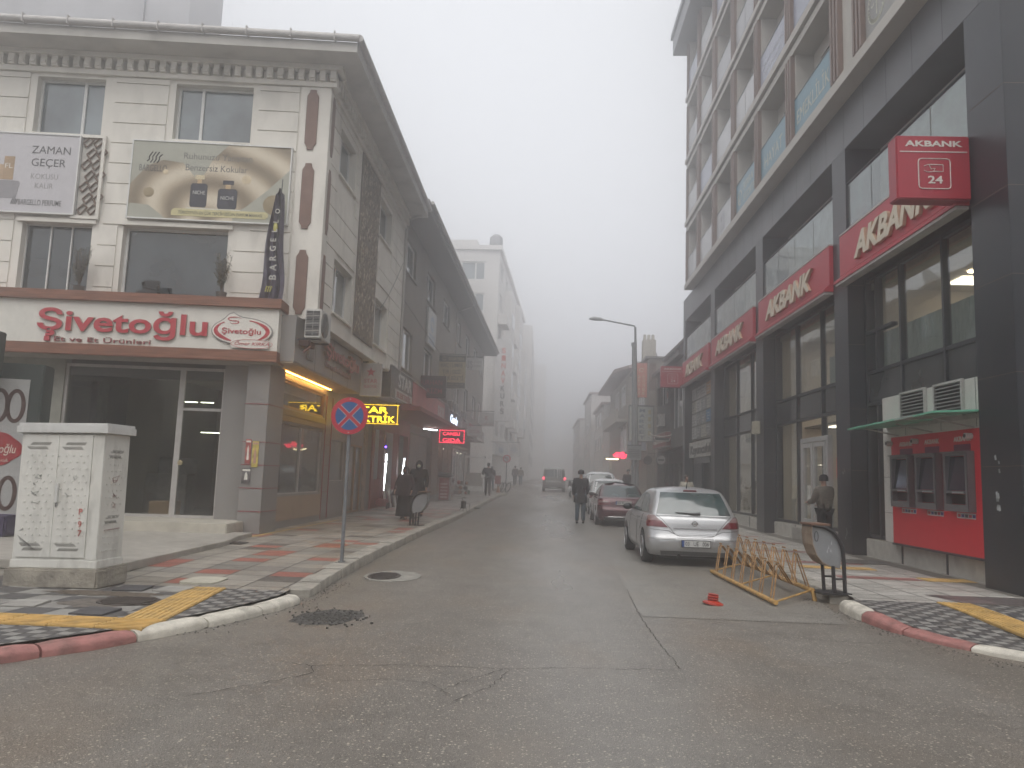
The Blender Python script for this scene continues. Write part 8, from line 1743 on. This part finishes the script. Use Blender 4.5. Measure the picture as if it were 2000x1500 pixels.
g = MB(); g.box(-6.15,-5.75,28.9,29.5,z+.12,z+.38); part('body', g, M_RDF, t, bevel=.04); g = MB(); g.tube([(-5.8,29.1,z+.1),(-5.72,29.1,z+.5),(-5.9,29.2,z+.75)], .02, 6); part('handle', g, M_RDF, t); [part('wheel', MB().lathe([(.13,-.02),(.13,.02)], (x,y,z+.13), 14, 'x'), M_TYRE, t) for x, y in ((-5.72,29.0),(-5.72,29.4))]
t = thing('paint_pot_stand', 'small black pot on thin wire legs standing near the left kerb', 'pot stand', (-2.83+.05,29.2,gz(29)+PZ)); x, y, z = -2.86, 29.2, gz(29.2)+PZ
g = MB(); g.lathe([(.09,z+.1),(.1,z+.36),(.08,z+.38)], (x,y,0), 12); part('pot', g, M_BLACK, t, smooth=40); g = MB(); [g.tube([(x+a*.08,y,z+.15),(x+a*.14,y,z)], .01, 4) for a in (-1,0,1)]; g.tube([(x-.02,y,z+.38),(x-.06,y,z+.5),(x+.1,y,z+.5)], .012, 4); g.tube([(x+.1,y,z+.3),(x+.24,y,z+.3),(x+.22,y,z+.05)], .01, 4); part('wire_legs', g, M_MULL, t)
g = MB(); g.box(-2.62,-2.36,30.9,31.3,gz(31)+PZ,gz(31)+PZ+.05); solo('flat_bag', g, mat('bag_olive', (.10,.10,.07), .8), 'flat olive bag lying at the kerb right of the small black pot', 'bag', bevel=.02)
t = thing('glass_display_case', 'white-framed glass display case outside the shop before the white block', 'display', (-4.3,50.5,gz(50)+PZ)); z = gz(50)+PZ
g = MB(); [g.box(x-.04,x+.04,y-.04,y+.04,z,z+2.2) for x in (-4.9,-3.7) for y in (50.2,51.2)]; g.box(-4.94,-3.66,50.16,51.24,z+2.2,z+2.3); g.box(-4.9,-3.7,50.2,51.2,z,z+.35); part('frame', g, M_WHITE, t); g = MB(); g.box(-4.86,-3.74,50.25,51.15,z+.35,z+.9); g.box(-4.86,-3.9,50.3,51.1,z+.9,z+1.2); part('contents', g, MATS['g3'], t)
t = thing('street_board', 'small red-brown pavement board beside the far no-left-turn sign', 'sign', (-2.85,51.5,gz(51)+.1)); z = gz(51)+.1; g = MB(); g.box(-3.0,-2.6,51.3,51.36,z+.55,z+1.1); part('panel', g, MATS['maroon_board'], t); g = MB(); g.tube([(-2.8,51.35,z),(-2.8,51.35,z+.55)], .03, 6); part('stem', g, M_MULL, t)
t = thing('bicycle_heap', 'tangle of parked bicycle wheels and a cone at the far left kerb corner', 'bicycle', (-2.3,49.7,gz(49.7)+PZ)); z = gz(49.7)+PZ
for k, (x, y) in enumerate(((-2.5,49.5),(-2.35,49.9),(-2.05,49.8))): g = MB(); g.tube([(x+.1*sin(a)+.28*cos(a)*.5, y+.1*cos(a), z+.33+.3*sin(a)) for a in [2*pi*q/18 for q in range(18)]], .025, 5, closed=True); part('wheel', g, M_TYRE, t)
g = MB(); g.tube([(-2.5,49.5,z+.33),(-2.4,49.7,z+.75),(-2.2,49.8,z+.7),(-2.05,49.8,z+.33)], .02, 5); part('frame', g, M_GUT, t); g = MB(); g.lathe([(.16,z),(.13,z+.03),(.03,z+.42)], (-2.65,49.3,0), 12); part('cone', g, GC[0], t)
# overhead wires
g = MB(); P = [Vector((-5.2,20.2+.0,5.4)).lerp(Vector((-5.2,26.5,9.0)), k/10)+Vector((.1,0,-.5*sin(pi*k/10))) for k in range(11)]; g.tube(P, .008, 4); solo('loose_cable', g, M_BLACK, 'thin loose cable hanging across the cream side wall above the star box', 'cable')

for k, (p, q, sag, lb) in enumerate((((-5.2,27.5,7.9),(-4.7,60,7.6),.5,'long dark cable sagging along the taupe facade between the window rows'),((-5.1,30,5.35),(-4.7,48,5.3),.25,'thin cable strung just above the shop fascias of the taupe building'),((6.9,47.5,8.0),(6.4,62,8.6),.5,'cable sagging between the house fronts on the right'))):
    g = MB(); P_ = [Vector(p).lerp(Vector(q), i/16)+Vector((0,0,-sag*sin(pi*i/16))) for i in range(17)]; g.tube(P_, .015, 4); solo('street_cable', g, M_BLACK, lb, 'cable')
for k, (x, y, z, lb) in enumerate(((-5.6,40,11.7,'satellite dish on the eave edge of the taupe building, nearer one'),(-5.4,52,11.7,'satellite dish on the taupe building roof, farther one'),(7.8,55.5,9.75,'satellite dish on the brown flat roof beside the chimney'))):
    t = thing('satellite_dish', lb, 'dish', (x,y,z), 'satellite dishes on the roofs'); g = MB(); g.tube([(x,y,z),(x,y,z+.9)], .025, 5); part('mast', g, M_GUT, t)
    g = MB(); g.lathe([(.42,-.14),(.3,-.05),(.12,0),(.02,.01)], (x,y-.05,z+.9), 14, 'y'); part('reflector', g, mat('dish_grey', (.35,.35,.35), .5), t, smooth=60)
# ================================================================== AIR
hz_ = MB(); hz_.box(-175, 175, -55, 335, -1.0, 31.5)
m = bpy.data.materials.new('haze_air'); m.use_nodes = True; nt = m.node_tree; nt.nodes.clear()
o = nt.nodes.new('ShaderNodeOutputMaterial'); v = nt.nodes.new('ShaderNodeVolumePrincipled'); v.inputs['Color'].default_value = (.965,.97,.985,1); v.inputs['Density'].default_value = .0145; v.inputs['Anisotropy'].default_value = .87
nt.links.new(v.outputs[0], o.inputs['Volume']); struct('haze', hz_, m, kind='stuff')
